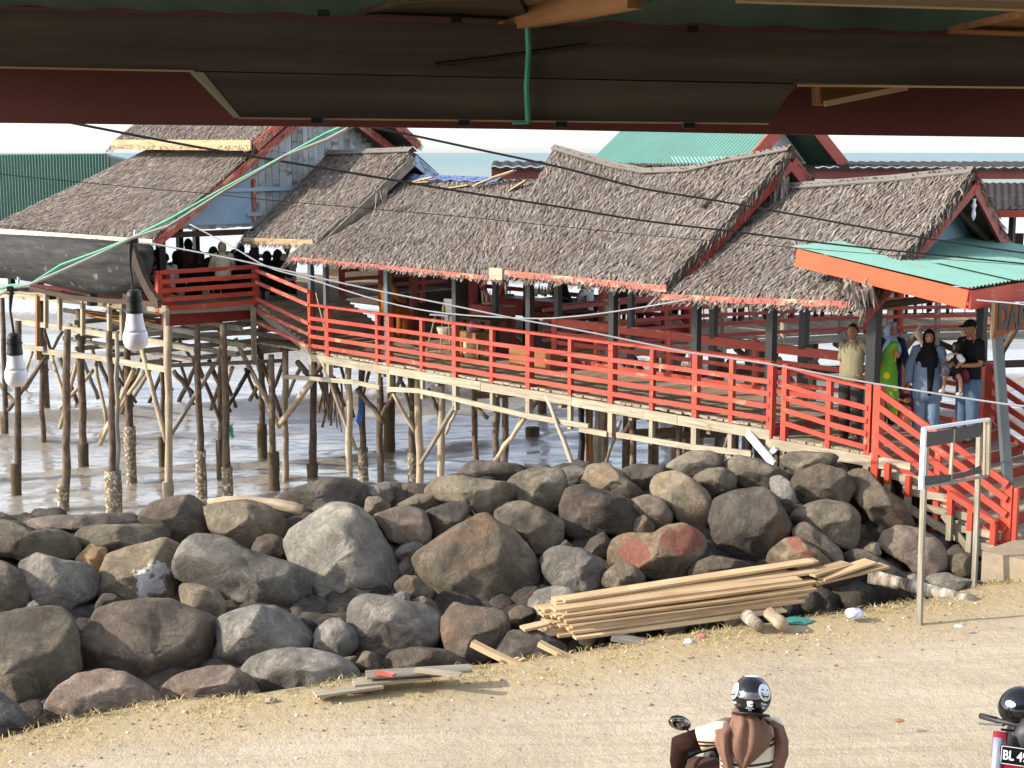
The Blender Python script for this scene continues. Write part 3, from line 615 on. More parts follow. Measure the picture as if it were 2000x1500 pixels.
for k, u in enumerate(PU):
    if k in (0,): post(rail1, u, 0, DZ - 0.5, DZ - 0.02, DZ + 1.22); continue
    post(rail1, u, 0, DZ - 0.2 - FOOT[k] * 0.9, DZ - 0.12 - rr(0, .08), DZ + 0.93 + rr(-.0, .01), 0.075 if k in (2, 4, 6, 8, 10, 12) else 0.1)
rails(rail1, [(PU[0], DZ)] + [(u, DZ + rr(-.008, .008)) for u in PU[3:13:3]] + [(PU[-1], DZ)], HS, 0)
rail2 = thing('red_railing', 'orange-red railing around the stair platform beside the man in khaki', 'railing', W(-0.9, 0, PZ))
pu = [(onv(1534, 770, 0)[0], PZ + .06), (onv(1620, 800, 0)[0], PZ), (onv(1697, 830, 0)[0], PZ - .05)]
post(rail2, pu[0][0], 0, PZ - .5, PZ - .06, PZ + 1.08); post(rail2, pu[1][0], 0, PZ - .05, PZ - .05, PZ + 0.97, .075); post(rail2, pu[2][0], 0, PZ - .5, PZ - .1, PZ + .95, .09)
rails(rail2, [(pu[0][0], PZ + .12), (pu[1][0], PZ + .02), (pu[2][0], PZ - .04)], HS, 0)
rail3 = thing('red_railing', 'orange-red railing on the sea side of the low walkway, seen through the near one', 'railing', W(3, 2.2, DZ))
FU = [onv(x, y, 2.2)[0] for x, y in ((1087, 670), (1165, 680), (1229, 690), (1308, 700), (1393, 712), (1475, 726), (1563, 740))]
for k, u in enumerate(FU): post(rail3, u, 2.2, DZ - .25 if k else DZ - .1, DZ - .2, DZ + .9, 0.14 if k == 0 else .08)
rails(rail3, [(FU[0], DZ), (FU[3], DZ), (FU[-1] - .9, DZ - .02)], (0.86, 0.60, 0.43, 0.27, 0.11), 2.2)
rails(rail3, [(FU[0], DZ), (FU[-1] - .9, DZ - .02)], (0.80,), 2.2, hh=.11, top=False)
rail4 = thing('red_railing', 'orange-red railing behind the people on the stair platform', 'railing', W(-1, 3, PZ))
u0 = FU[-1] - .9
for u in (u0, u0 - .85, -1.9): post(rail4, u, 2.5, PZ - .3, PZ - .2, PZ + .97, .09)
rails(rail4, [(u0, PZ + .1), (-1.9, PZ)], HS, 2.5)
# stairs
st = thing('stairs', 'wide wooden stairs with deep red risers leading up to the platform', 'stairs', W(-3, 1.5, -0.3))
NS = 6; du = 0.34; dzs = (PZ + 0.27) / NS; bt = MB(); brs = MB()
for k in range(NS):
    zt = PZ - k * dzs; uu = -2.0 - k * du
    brs.box(W(uu - 0.005, 1.55, zt - dzs / 2 - 0.012), 2.98, 0.025, dzs - 0.028, (VD, UD, ZD))
    if k < NS - 1:
        for q in (0.09, 0.255): bt.box(W(uu - q - 0.01, 1.53 + rr(-.02, .02), zt - dzs - 0.018), 3.1, 0.155, 0.034, (VD, UD, ZD))
brs.build('riser', M['red_deep'], st); bt.build('tread', M['bare'], st)
b = MB()
for k in range(NS + 1):
    uu = -1.97 - k * du
    b.beam(W(uu + .04, -0.06, PZ - k * dzs - 0.07), W(uu - 0.4, -0.06, PZ - k * dzs - 0.07 - rr(0, .03)), 0.04, 0.10)
    if k < 5: b.beam(W(uu + .05, -0.05, PZ - k * dzs - 0.25), W(uu - 0.36, -0.05, PZ - k * dzs - 0.27), 0.04, 0.09)
b.beam(W(-2.0, -0.02, 0.25), W(-3.9, -0.02, -0.42), 0.05, 0.11); b.beam(W(-2.9, -0.08, 0.15), W(-3.3, -0.08, -0.25), 0.04, 0.09)
b.build('stringer', M['bare'], st)
for v in (0.0, 3.0):
    sr = thing('stair_railing', 'red slanting stair railing ' + ('on the near side, partly behind the sign frame' if v < 1 else 'on the sea side at the right picture edge'), 'railing', W(-2.9, v, 0))
    b = MB(); b.beam(W(-1.80, v, PZ - .45), W(-1.80, v, PZ + 0.97), 0.13, 0.11); b.build('post', M['red'], sr)
    b = MB(); b.beam(W(-2.75, v, -0.1), W(-2.75, v, 1.2), 0.08, 0.08); b.build('post', M['red'], sr)
    b = MB()
    for q in (-0.07, 0.0, 0.06): b.beam(W(-3.78 + q, v + abs(q) * .3, -0.31), W(-3.78 + q, v + abs(q) * .3, 0.66 + (0.03 if q == 0 else 0)), 0.055, 0.1)
    b.build('post', M['red'], sr)
    for h in (0.90, 0.70, 0.50, 0.30, 0.10):
        b = MB(); b.beam(W(-1.80, v - .05, PZ + h - .02), W(-3.78, v - .05, PZ + h - 1.0), 0.035, 0.085); b.build('rail', M['red'], sr)
lw = thing('low_railing', 'low red kerb railing on short posts outside the stairs', 'railing', W(-2.8, -0.25, 0))
for a, c, z_ in ((1735, 905, .0), (1775, 930, 0), (1858, 965, 0), (1897, 995, 0), (1942, 1022, 0)):
    p = PV(a, c, -0.16); b = MB(); b.beam(p - ZD * 0.62, p - ZD * .28, .07, .07, mi=1); b.beam(p - ZD * .28, p, .075, .075); b.build('post', [M['red'], M['bare']], lw)
b = MB(); q = [PV(a, c, -0.16) for a, c in ((1853, 962), (1900, 992), (1945, 1022))]
for a, c in zip(q, q[1:]): b.beam(a, c, .085, .07)
b.build('rail', M['red'], lw)
b = MB(); c0 = onz(1975, 1130, -0.35); b.box(c0 + VD * .3 + ZD * .12, 1.0, .6, .42, (VD, UD, ZD)); tag(b.build('footing', M['concrete']), 'rough concrete block under the bottom stair post', 'concrete block')

# piles -------------------------------------------------------------------
T5 = (0, 500, .35); T6 = (500, 500, .35); T7 = (1000, 500, .35)
def px5(T, x, y): return T[0] + x * T[2], T[1] + y * T[2]
BARN = plain('barnacled_sleeve', S(118, 106, 88), 0.95, 0.1, var=0.3)
m = NM('barnacle_crusted_concrete'); t = m.tc(); n_ = m.noise(m.map(t, (1, 1, 1)), 16, 6, 0.7); c = m.mix(m.noise(t, 3, 4), S(84, 72, 56), S(140, 124, 98)); c = m.mix(m.ramp(n_, (0.51, 0.0), (0.60, 0.9)), c, S(206, 198, 182)); m.bump(n_, 0.8, 0.03); M['barn'] = m.fin(c, 0.95, 0.1)
m = NM('weedy_concrete'); t = m.tc(); n_ = m.noise(t, 18, 6, 0.7); c = m.mix(n_, S(62, 54, 42), S(112, 98, 76)); m.bump(n_, 0.9, 0.03); M['weedy'] = m.fin(c, 0.95, 0.1)
def pile(root, T, top, base, ysl, wp, ws, mat='pole', smat='barn', where='w', ztop=None):
    tx, ty = px5(T, *top); bx, by = px5(T, *base)
    if where == 'w': P = onz(bx, by, SEA)
    else:
        P = PV(bx, by, where); P.z = SEA - .3
    tp = atY(tx, ty, P.y + rr(-.1, .1))
    if ztop: tp = tp + (tp - P) / max(.1, (tp - P).z) * (ztop - tp.z)
    sc_ = P.y * 1.012 / F; rp = 1.1 * wp * T[2] * sc_ / 2; rs = 1.06 * ws * T[2] * sc_ / 2
    n_ = 9; pts = []; rads = []
    lo = Vector((P.x, P.y, SEA - .5))
    for i in range(n_ + 1):
        k = i / n_; q = lo.lerp(tp, k); q = q + Vector((rr(-.018, .018), rr(-.018, .018), 0)) * (1 if 0 < i < n_ else 0)
        pts.append(q); rads.append(rp * (1.08 - .16 * k) * rr(.92, 1.08))
    b = MB(); b.tube(pts, rads, 10, jit=.07); o = b.build('pile', M[mat], root, smooth=True)
    if ysl:
        zs = atY(tx, T[1] + ysl * T[2], P.y).z; b = MB(); n2 = 7
        ps = [Vector((P.x, P.y, SEA - .5 + (zs - SEA + .5) * i / n2)) for i in range(n2 + 1)]
        b.tube(ps, [rs * rr(.93, 1.07) for _ in ps], 14, jit=.04); b.build('sleeve', M[smat], o, smooth=True)
    return o
hd = thing('raised_deck', 'higher timber platform on log piles carrying the left thatched hall', 'platform', W(16, 0, SEA))
for a in [((100,600),(92,1330),1160,36,54,'pole','weedy'), ((378,380),(355,1420),1280,40,60,'pole','barn'), ((448,500),(468,1190),1050,40,58,'pole','weedy'),
          ((612,560),(638,1445),1200,34,88,'pole','barn'), ((650,560),(655,1440),None,24,0,'greywood',''), ((712,560),(735,1270),950,38,60,'pole','barn'), ((905,600),(905,1200),1010,24,36,'pole','weedy'),
          ((940,640),(942,1390),1260,38,58,'paleple','plastic'), ((1103,560),(1127,1362),1085,34,58,'pole','barn'), ((1228,560),(1228,1250),1030,24,34,'pole','weedy'), ((1252,560),(1272,1372),1180,38,62,'pole','barn'),
          ((1455,560),(1466,1130),940,32,54,'pole','weedy'), ((-60,560),(-70,1250),1000,36,54,'pole','weedy'), ((230,560),(238,1060),None,28,0,'pole',''), ((20,560),(30,1040),900,26,40,'pole','weedy')]:
    t_, b0, ys_, wp, ws, mt, sm = a; M.setdefault('plastic', M['concrete'])
    pile(hd, T5, t_, b0, ys_, wp, ws, mt, sm or 'barn', ztop=1.5)
for a in [((1515,620),(1530,1310),1095,34,62,'pole','weedy','w'), ((1592,620),(1590,1350),None,34,0,'paleple','',.35), ((1750,650),(1744,1256),1160,36,58,'pole','weedy','w')]:
    t_, b0, ys_, wp, ws, mt, sm, wh = a; pile(pier, T5, t_, b0, ys_, wp, ws, mt, sm or 'barn', wh, .76)
for a in [((518,620),(520,1290),None,36,0,'paleple','',.4), ((588,620),(600,1262),1070,34,54,'pole','barn','w'), ((690,660),(692,1290),None,36,0,'pole','',.7), ((760,620),(745,1115),820,40,60,'pole','weedy','w'), ((868,640),(872,1285),1100,36,48,'pole','barn',1.2),
          ((905,640),(917,1300),None,40,0,'paleple','',.5), ((1030,650),(1036,1260),None,38,0,'paleple','',.6), ((1222,680),(1226,1190),None,32,0,'pole','',1.6), ((1340,720),(1338,1190),None,36,0,'pole','',1.0), ((1390,720),(1388,1190),None,34,0,'pole','',1.8), ((1600,760),(1597,884),None,46,0,'pole','','w'),
          ((1815,820),(1815,1215),None,36,0,'black','',.5), ((1860,840),(1862,1215),None,42,0,'brownwood','',.7)]:
    t_, b0, ys_, wp, ws, mt, sm, wh = a; pile(pier, T6, t_, b0, ys_, wp, ws, mt, sm or 'barn', wh, .76 if a[0][0] != 1600 else .4)
for a in [((675,830),(675,1200),.6), ((940,880),(940,1140),1.2), ((975,880),(975,1140),2.2), ((520,850),(522,1050),2.6), ((1250,900),(1250,1150),1.5), ((1330,900),(1330,1180),.6), ((1480,930),(1480,1180),.5), ((1600,980),(1600,1150),.8), ((1980,1000),(1980,1180),.2)]:
    pile(pier, T7, a[0], a[1], None, 36, 0, 'pole', 'barn', a[2], .7)
b = MB(); p = onz(1040, 862, SEA)
b.tube([p - ZD * .4, p + ZD * .35], [.2, .18], 9, jit=.1); tag(b.build('pile_stump', M['weedy'], smooth=True), 'lone rotten pile stump standing in the sea behind the walkway', 'stump')
def brace(root, T, a, c, va, vc, w, mat='paleple'):
    p, q = PV(*px5(T, *a), va), PV(*px5(T, *c), vc); k = w * T[2] * p.y / F / 2
    b = MB(); pts = [p.lerp(q, i / 5) + Vector((rr(-.012, .012), 0, rr(-.012, .012))) for i in range(6)]
    b.tube(pts, [k * rr(.9, 1.1) for _ in pts], 8, jit=.06); b.build('brace', M[mat], root, smooth=True)
for a, c, va, vc, w, mt in [((470,450),(335,960),-1.9,-2.1,24,'paleple'), ((525,635),(335,850),-1.6,-2.0,22,'paleple'), ((268,545),(48,860),-1.9,-2.2,24,'pole'), ((0,720),(85,825),-1.8,-2.1,22,'pole'), ((285,555),(362,800),-1.5,-1.9,22,'paleple'),
        ((530,600),(600,960),-2.0,-2.0,22,'paleple'), ((745,630),(560,1050),-2.1,-2.2,26,'paleple'), ((808,640),(555,1010),-2.0,-2.2,24,'paleple'), ((795,520),(930,1040),-2.35,-2.2,28,'paleple'), ((1278,470),(950,1000),-.5,-2.2,26,'greywood'),
        ((965,640),(1090,785),-1.4,-1,30,'pole'), ((1110,620),(1262,1000),-.9,-.4,24,'pole'), ((1300,620),(1220,810),-.4,-.3,26,'paleple'), ((1388,640),(1268,845),-.1,-.4,26,'black'), ((1310,460),(1565,960),-.2,.3,28,'paleple'), ((1432,500),(1572,895),.2,.3,24,'pole'),
        ((1740,700),(1568,930),.1,.3,34,'paleple'), ((180,540),(120,720),-2,-1.6,20,'paleple'), ((245,420),(300,560),-1.2,-.8,18,'pole'), ((350,420),(250,600),-1.0,-.6,18,'pole'), ((500,450),(540,620),-1,-1.2,22,'paleple'), ((940,380),(1060,560),-.8,-.5,20,'greywood'), ((1180,640),(1250,760),.2,.3,20,'pole'), ((600,600),(760,820),.4,.9,20,'pole'), ((880,600),(960,750),.2,.6,18,'pole')]:
    brace(hd, T5, a, c, va, vc, w, mt)
rg = random.Random(21)
for k in range(26):
    x_ = 40 + k * 74 + rg.uniform(-20, 20); s_ = rg.choice((-1, 1)); v_ = rg.uniform(.6, 3.2); brace(hd if x_ < 1400 else pier, T5, (x_, rg.uniform(560, 640)), (x_ + s_ * rg.uniform(60, 130), rg.uniform(780, 900)), v_, v_ + .3, rg.uniform(18, 26), rg.choice(('pole', 'greywood', 'pole')))
for T, a, c, va, vc, w, mt in [(T6,(365,580),(558,1085),-.05,.5,22,'paleple'), (T6,(770,770),(900,1005),-.02,.45,22,'paleple'), (T6,(1112,840),(913,1165),-.02,.45,26,'greywood'), (T6,(1130,835),(1058,990),.3,.6,20,'paleple'), (T6,(1500,905),(1325,1150),0,.8,28,'paleple'),
        (T6,(1620,780),(1780,1190),-.02,-.3,26,'bare'), (T6,(560,740),(720,930),.5,.7,30,'pole'), (T6,(1225,830),(1290,905),1,1,24,'pole'), (T6,(230,590),(290,660),.3,.3,34,'pole'), (T6,(380,590),(300,690),.3,.3,34,'pole'), (T6,(790,640),(870,860),.6,1.1,24,'pole'), (T6,(640,620),(600,760),1,1,20,'pole'),
        (T6,(700,900),(830,640),.7,.9,24,'pole'), (T6,(960,740),(1030,900),.4,.6,24,'pole'), (T7,(690,880),(600,1020),.4,1.4,22,'paleple'), (T7,(600,930),(520,1165),0,.6,22,'greywood'), (T7,(1215,990),(1163,1150),0,.5,26,'greywood'), (T7,(60,900),(0,1010),0,.6,26,'greywood'), (T7,(110,850),(200,740),.3,.3,24,'pole'), (T7,(740,880),(800,960),1.4,1.4,22,'pole')]:
    brace(pier, T, a, c, va, vc, w, mt)
b = MB(); p, q = PV(1460, 846, -.08), PV(1512, 908, -.25); b.beam(p, q, .04, .12); p = PV(1516, 876, -.1); b.beam(PV(1498, 892, -.1), p, .05, .07); b.build('brace', M['white'], pier)
b = MB()
for x0, x1, y_, v in ((1230, 1330, 846, 1.6), (930, 1015, 772, 1.2), (1290, 1430, 850, 2.2)): b.beam(PV(x0, y_, v), PV(x1, y_ - 4, v), .08, .13)
b.build('cross_beam', M['darkwood'], pier)
b = MB()
for k in range(8): b.beam(PV(640, 730, .8) + Vector((rr(-.2, .25), rr(-.1, .1), rr(-.1, .1))), PV(628 + rr(-12, 20), 800 + rr(-20, 40), .8), .03, .05)
for k in range(7): b.beam(PV(655, 745, .9) + Vector((rr(-.15, .15), rr(-.1, .1), 0)), PV(662 + rr(-10, 14), 830 + rr(-20, 20), .9), .012, .03)
b.build('broken_planks', M['pole'], pier)
for px_, py_ in ((448, 842),): 
    b = MB(); p = PV(px_, py_, -.35)
    for k in range(34): b.tube([p + Vector((rr(-.1, .1), rr(-.1, .1), rr(-.16, .16))) for _ in range(3)], .008, 4)
    tag(b.build('rope_tangle', M['greenrope']), 'tangle of green rope wound round a pile of the raised deck', 'rope')
b = MB(); p = PV(702, 812, 1.0); b.loft([(p + ZD * .5 + XD * .02, XD * .02, YD * .03), (p + ZD * .2 + XD * .05, XD * .05, YD * .03), (p - ZD * .1, XD * .07, YD * .03), (p - ZD * .2, XD * .02, YD * .02)], 8, .2, 3)
tag(b.build('blue_rag', plain('blue_rag', S(44, 84, 140), .8)), 'blue rag hanging from the pile timbers', 'rag')

# higher deck frame ---------------------------------------------------------
VF = -2.3; UB = 13.4
b = MB(); v = VF
while v < 5.5:
    b.beam(W(UB, v, HZ - .02), W(20.5, v, HZ - .02), .16, .035); v += .175
b.build('deck', M['deck'], hd)
def hline(v, P, w, h, nm, mat='bare', root=None):
    b = MB()
    for a, c in zip(P, P[1:]): b.beam(PV(*a, v), PV(*c, v), w, h, bow=.004)
    b.build(nm, M[mat], root or hd)
hline(VF - .02, [(0, 574), (90, 580), (200, 592), (326, 606)], .05, .17, 'edge_beam')
hline(VF - .02, [(30, 626), (130, 642), (330, 672)], .05, .12, 'stringer')
hline(VF - .02, [(84, 686), (200, 700), (328, 722)], .05, .12, 'stringer')
hline(VF - .10, [(35, 676), (86, 682)], .05, .1, 'stringer')
for x, y0, y1, mt in ((74, 575, 702, 'brownwood'), (90, 573, 640, 'bare'), (117, 572, 644, 'bare'), (162, 578, 655, 'bare'), (214, 584, 664, 'bare'), (239, 588, 664, 'bare'), (325, 604, 722, 'bare')):
    b = MB(); p, q = PV(x, y0, VF - .06), PV(x, y1, VF - .06); b.beam(p, q, .085, .085); b.build('post', M[mt], hd)
def uline(u, P, w, h, nm, mat='greywood'):
    b = MB()
    for (x0, y0), (x1, y1) in zip(P, P[1:]):
        v0, z0 = onu(x0, y0, u); v1, z1 = onu(x1, y1, u); b.beam(W(u, v0, z0), W(u, v1, z1), w, h, bow=.004)
    b.build(nm, M[mat], hd)
uline(UB - .03, [(328, 606), (495, 597)], .05, .16, 'edge_beam'); uline(UB - .03, [(330, 656), (486, 650)], .05, .09, 'stringer'); uline(UB - .03, [(325, 714), (560, 704)], .05, .08, 'stringer')
v0, z0 = onu(492, 600, UB); v1, z1 = onu(492, 712, UB); b = MB(); b.beam(W(UB - .04, v0, z0), W(UB - .04, v0, z1), .09, .09); b.build('post', M['bare'], hd)
for dz_ in (.42, .75, 1.0):
    b = MB()
    for k in range(3):
        v = VF + .5 + k * 1.1; b.beam(W(UB - .4 + rr(-.2, .2), v, HZ - dz_ + rr(-.05, .05)), W(18.5, v + rr(-.1, .1), HZ - dz_ + rr(-.05, .05)), .06, .1)
        uu = UB + .7 + k * 1.5; b.beam(W(uu, VF, HZ - dz_ - .1), W(uu, 3.0, HZ - dz_ - .1 + rr(-.06, .06)), .06, .1)
    b.build('joist', M['greywood'], hd)
b = MB(); b.box(W(UB + .35, -.9, HZ - .22), 2.3, .04, .26, (VD, UD, ZD)); b.build('red_board', M['red_deep'], hd)
b = MB()
for k in range(7): b.beam(W(17 + rr(-.5, .5), VF + .1 + rr(0, .6), HZ - .28 - rr(0, .08)), W(14.8 + rr(-.4, .4), VF + .2 + rr(0, .6), HZ - .3 - rr(0, .08)), .14, .03)
b.build('stored_boards', M['brownwood'], hd)
rail5 = thing('red_railing', 'red railing of the balcony corner beside the dark boat hull', 'railing', W(UB, -1.1, HZ))
bz = HZ + .04
for v in (VF, -.02): post(rail5, UB, v, HZ - .05, HZ - .05, HZ + .82, .11)
for h in (.79, .60, .42, .24, .06):
    b = MB(); b.beam(W(UB - .05, VF, HZ + h), W(UB - .05, -.02, HZ + h), .04, .09 if h < .7 else .08); b.build('rail', M['red'], rail5)
rail6 = thing('red_railing', 'sloping red railing of the ramp between the balcony and the low walkway', 'railing', W(12.4, 0, DZ))
for z0_, z1_ in ((HZ + .72, DZ + 1.2), (HZ + .47, DZ + .93), (HZ + .12, DZ + .55), (HZ - .12, DZ + .33), (HZ - .38, DZ + .08)):
    b = MB(); b.beam(W(UB - .06, -.05, z0_), W(PU[0], -.05, z1_), .04, .07); b.build('rail', M['red_old'], rail6)
rail7 = thing('red_railing', 'red railing of the hall seen behind and under the dark boat hull', 'railing', W(17, -1.5, HZ))
for u in (14.1, 15.0, 16.1, 16.8, 17.6, 18.8, 20): post(rail7, u, -1.7, HZ - .05, HZ - .05, HZ + .78, .1)
for h in (.75, .57, .40, .23, .07):
    b = MB(); b.beam(W(13.6, -1.75, HZ + h), W(20.4, -1.75, HZ + h), .035, .075); b.build('rail', M['red'], rail7)
rail8 = thing('red_railing', 'shaded red railing on the edge of the raised deck behind the ramp', 'railing', W(UB + .1, 3, HZ))
for v in (2.3, 3.4, 4.6): post(rail8, UB + .1, v, HZ - .3, HZ - .3, HZ + .85, .1)
for h in (.8, .58, .38, .18):
    b = MB(); b.beam(W(UB + .06, 2.3, HZ + h), W(UB + .06, 5.3, HZ + h), .035, .08); b.build('rail', M['red_deep'], rail8)
ramp = thing('ramp', 'boarded ramp rising from the low walkway to the balcony', 'ramp', W(12.4, 1, DZ))
b = MB()
for k in range(13): b.beam(W(11.5 + k * .15, 0.0, DZ + .02 + k * (HZ - DZ) / 13), W(11.5 + k * .15, 2.2, DZ + .02 + k * (HZ - DZ) / 13), .155, .075)
b.build('deck', M['deck'], ramp)
b = MB(); b.beam(W(11.45, -.02, DZ - .03), W(13.4, -.02, HZ - .1), .05, .14); b.beam(W(11.45, 2.2, DZ - .03), W(13.4, 2.2, HZ - .1), .05, .14); b.build('edge_beam', M['greywood'], ramp)
# ================================================================ thatched roofs
def thatch_leaves(b, fn, nu, length, width, rg, fr=1.0, lift=0.022, den=1.0):
    """fn(s,t): point on the slope (s along, t eave 0 -> ridge 1)"""
    o = fn(0, 0); L = (fn(1, 0) - fn(0, 0)).length; Hh = (fn(.5, 1) - fn(.5, 0)).length
    rows = int(Hh / 0.058 * den); per = int(L / 0.023 * den)
    for r in range(rows + 1):
        for k in range(per):
            s_ = (k + rg.random()) / per; t_ = min(1.0, (r + rg.random()) / rows)
            p = fn(s_, t_); e = 0.02
            ds = fn(min(1, s_ + e), t_) - fn(max(0, s_ - e), t_); dt = fn(s_, max(0, t_ - e)) - fn(s_, min(1, t_ + e))
            if ds.length < 1e-5 or dt.length < 1e-5: continue
            ds.normalize(); dt.normalize(); nr = dt.cross(ds).normalized()
            if nr.z < 0: nr = -nr
            a = rg.gauss(0.0, 0.24); d = dt * math.cos(a) + ds * math.sin(a); x = d.cross(nr)
            ln = length * rg.uniform(.6, 1.25) * (fr if t_ > .06 else .7); w = width * rg.uniform(.55, 1.3); h0 = rg.uniform(.0, .03); h1 = h0 + rg.uniform(-.01, lift)
            tw = rg.uniform(-.3, .3) * w; st = p - d * ln * .3 + nr * h0
            md = p + d * ln * .25 + nr * (h1 + .012); en = p + d * ln * .7 + nr * (h1 + (rg.uniform(-.02, .02)))
            if t_ < .06: en = en - ZD * .03
            b.add([st - x * w * .4, st + x * w * .4, md + x * w * .5 + nr * tw * .5, md - x * w * .5 - nr * tw * .5, en + x * w * .22, en - x * w * .22], [(0, 1, 2, 3), (3, 2, 4, 5)], None, min(1, max(0, rg.gauss(.48, .20))))
def slope_fn(eave, ridge):
    """eave, ridge: lists of world points from one end to the other"""
    def pl(P, s):
        n = len(P) - 1
        ls = [0]
        for a, c in zip(P, P[1:]): ls.append(ls[-1] + (c - a).length)
        x = s * ls[-1]
        for i in range(n):
            if x <= ls[i + 1] or i == n - 1:
                k = (x - ls[i]) / max(1e-6, ls[i + 1] - ls[i]); return P[i].lerp(P[i + 1], k)
    def fn(s, t):
        p = pl(eave, s).lerp(pl(ridge, s), t); sag = math.sin(math.pi * t) * -.05
        return p + ZD * (sag + .02 * noise.noise(Vector((s * 7, t * 4, eave[0].x))))
    return fn
def thatch_roof(root, slopes, seed, length=.26, width=.025, dens=1, wide=1):
    rg = random.Random(seed); lv = MB(); bs = MB()
    for si, (eave, ridge) in enumerate(slopes):
        fn = slope_fn(eave, ridge)
        bs.grid(lambda s, t: fn(s, t), 24, 8); bs.grid(lambda s, t: fn(s, t) - ZD * .10, 24, 8)
        # closing edge strips
        bs.grid(lambda s, t: fn(s, 0) - ZD * .10 * t, 24, 1); bs.grid(lambda s, t: fn(0, s) - ZD * .10 * t, 8, 1); bs.grid(lambda s, t: fn(1, s) - ZD * .10 * t, 8, 1)
        thatch_leaves(lv, fn, 1, length * (1.5 if si else 1), width * (1.7 if si else 1), rg, den=.5 if si else 1.0)
        for k in range(int((eave[-1] - eave[0]).length * 120)):              # ragged fringe on the eave
            s_ = rg.random(); p = fn(s_, 0.0) - ZD * rg.uniform(0, .08); q = (fn(s_, 0) - fn(s_, .1)).normalized(); x = (fn(min(1, s_ + .03), 0) - fn(max(0, s_ - .03), 0)).normalized()
            w = rg.uniform(.012, .03); d = q * rg.uniform(.06, .17) - ZD * rg.uniform(0, .07) + x * rg.uniform(-.03, .03)
            lv.add([p - x * w, p + x * w, p + d + x * w * .4, p + d - x * w * .4], [(0, 1, 2, 3)], None, min(1, max(0, rg.gauss(.4, .25))))
        for e in (0.0, 1.0):                                                  # rough leaf ends at both gables
            for k in range(230):
                t_ = rg.random(); p = fn(e, t_); x = (fn(1, t_) - fn(0, t_)).normalized() * (1 if e else -1); q = (fn(e, 0) - fn(e, 1)).normalized()
                w = rg.uniform(.012, .03); d = x * rg.uniform(.02, .12) + q * rg.uniform(.10, .32) - ZD * rg.uniform(.02, .16); p = p - ZD * rg.uniform(-.02, .12)
                lv.add([p - q.cross(ZD) * w, p + q.cross(ZD) * w, p + d + ZD * w * .3, p + d - ZD * w * .3], [(0, 1, 2, 3)], None, min(1, max(0, rg.gauss(.4, .25))))
    th = bs.build('thatch', M['thatch_base'], root); lv.build('leaf_layer', M['thatch'], th)
def hanging(root, p, n, ln, rg=random.Random(3), spread=.12):
    b = MB()
    for k in range(n):
        q = p + Vector((rg.uniform(-spread, spread), rg.uniform(-spread, spread), rg.uniform(-.05, .12))); l_ = ln * rg.uniform(.5, 1.2); x = Vector((rg.uniform(-1, 1), rg.uniform(-1, 1), 0)).normalized() * rg.uniform(.012, .03)
        e = q - ZD * l_ + Vector((rg.uniform(-.1, .1), rg.uniform(-.1, .1), 0)); b.add([q - x, q + x, q.lerp(e, .6) + x * .8, q.lerp(e, .6) - x * .8, e], [(0, 1, 2, 3), (3, 2, 4)], None, rg.uniform(.3, .95))
    b.build('loose_fronds', M['thatch'], root)
def board(root, name, P, w, h, mat, drop=0.0):
    b = MB()
    for a, c in zip(P, P[1:]): b.beam(Vector(a) - ZD * drop, Vector(c) - ZD * drop, w, h)
    return b.build(name, M[mat], root)
def ridge_cap(root, P, w=.2):
    b = MB()
    for a, c in zip(P, P[1:]):
        d = (c - a).normalized(); x = d.cross(ZD).normalized()
        for sgn in (-1, 1):
            q = x * sgn * w - ZD * w * .75
            b.add([a + ZD * .07, c + ZD * .07, c + ZD * .07 + q, a + ZD * .07 + q], [(0, 1, 2, 3)]); b.add([a + ZD * .055, c + ZD * .055, c + ZD * .055 + q, a + ZD * .055 + q], [(3, 2, 1, 0)])
    b.build('ridge_cap', M['cap'], root)
def inv(P): dx, dy = P.x - OX, P.y - OY; return dx * UX + dy * UY, dx * VX + dy * VY
RV = 2.3; EV = -0.42; FV = 5.0
def pv2(px, py, v): u, z = onv(px, py, v); return W(u, v, z)
# --- shelter A (low patched roof) and B (swayback roof)
A = thing('thatched_shelter', 'long low thatched shelter with a blue tarpaulin patch along its ridge', 'shelter', W(9, 1.5, DZ))
eA = [pv2(568, 497, EV), pv2(770, 514, EV), pv2(985, 536, EV)]; rA = [pv2(772, 345, RV), pv2(900, 356, RV), pv2(1060, 356, RV)]
fA = [W(11.5, FV, 2.8), W(7.5, FV, 2.8)]
thatch_roof(A, [(eA, rA), (fA[::-1], rA[::-1])], 11)
board(A, 'eave_board', [pv2(570, 505, EV - .06), pv2(770, 524, EV - .06), pv2(972, 545, EV - .06)], .035, .08, 'red_old')
b = MB(); c = pv2(970, 535, EV - .09); b.box(c, .32, .05, .2, (UD, VD, ZD)); b.build('beam_end', M['bare'], A)
b = MB(); b.grid(lambda s, t: rA[0].lerp(rA[-1], .12 + .62 * s) + ZD * (.06 - .09 * t + .02 * math.sin(s * 40)) - VD * (.12 * t) , 20, 4); b.grid(lambda s, t: rA[0].lerp(rA[-1], .12 + .62 * s) + ZD * (.06 - .22 * t) + VD * (.26 * t), 20, 4); b.build('tarpaulin', M['tarp'], A)
b = MB()
for x, y, l_, a in ((830, 350, .55, .3), (965, 348, .8, .45), (975, 345, .7, .4), (955, 352, .75, .5), (985, 340, .6, .4), (900, 364, .5, .2), (1015, 362, .45, .7), (890, 378, .5, .5), (820, 356, .6, .1)):
    b = MB(); p = pv2(x, y, RV - .25); d = (UD * -math.cos(a) + ZD * math.sin(a) * .6).normalized(); b.beam(p - d * l_ / 2 - VD * .06, p + d * l_ / 2, .12, .02); b.build('loose_board', M['fresh'], A)
B = thing('thatched_shelter', 'thatched shelter with a swayback ridge rising to two points', 'shelter', W(3.8, 1.5, DZ))
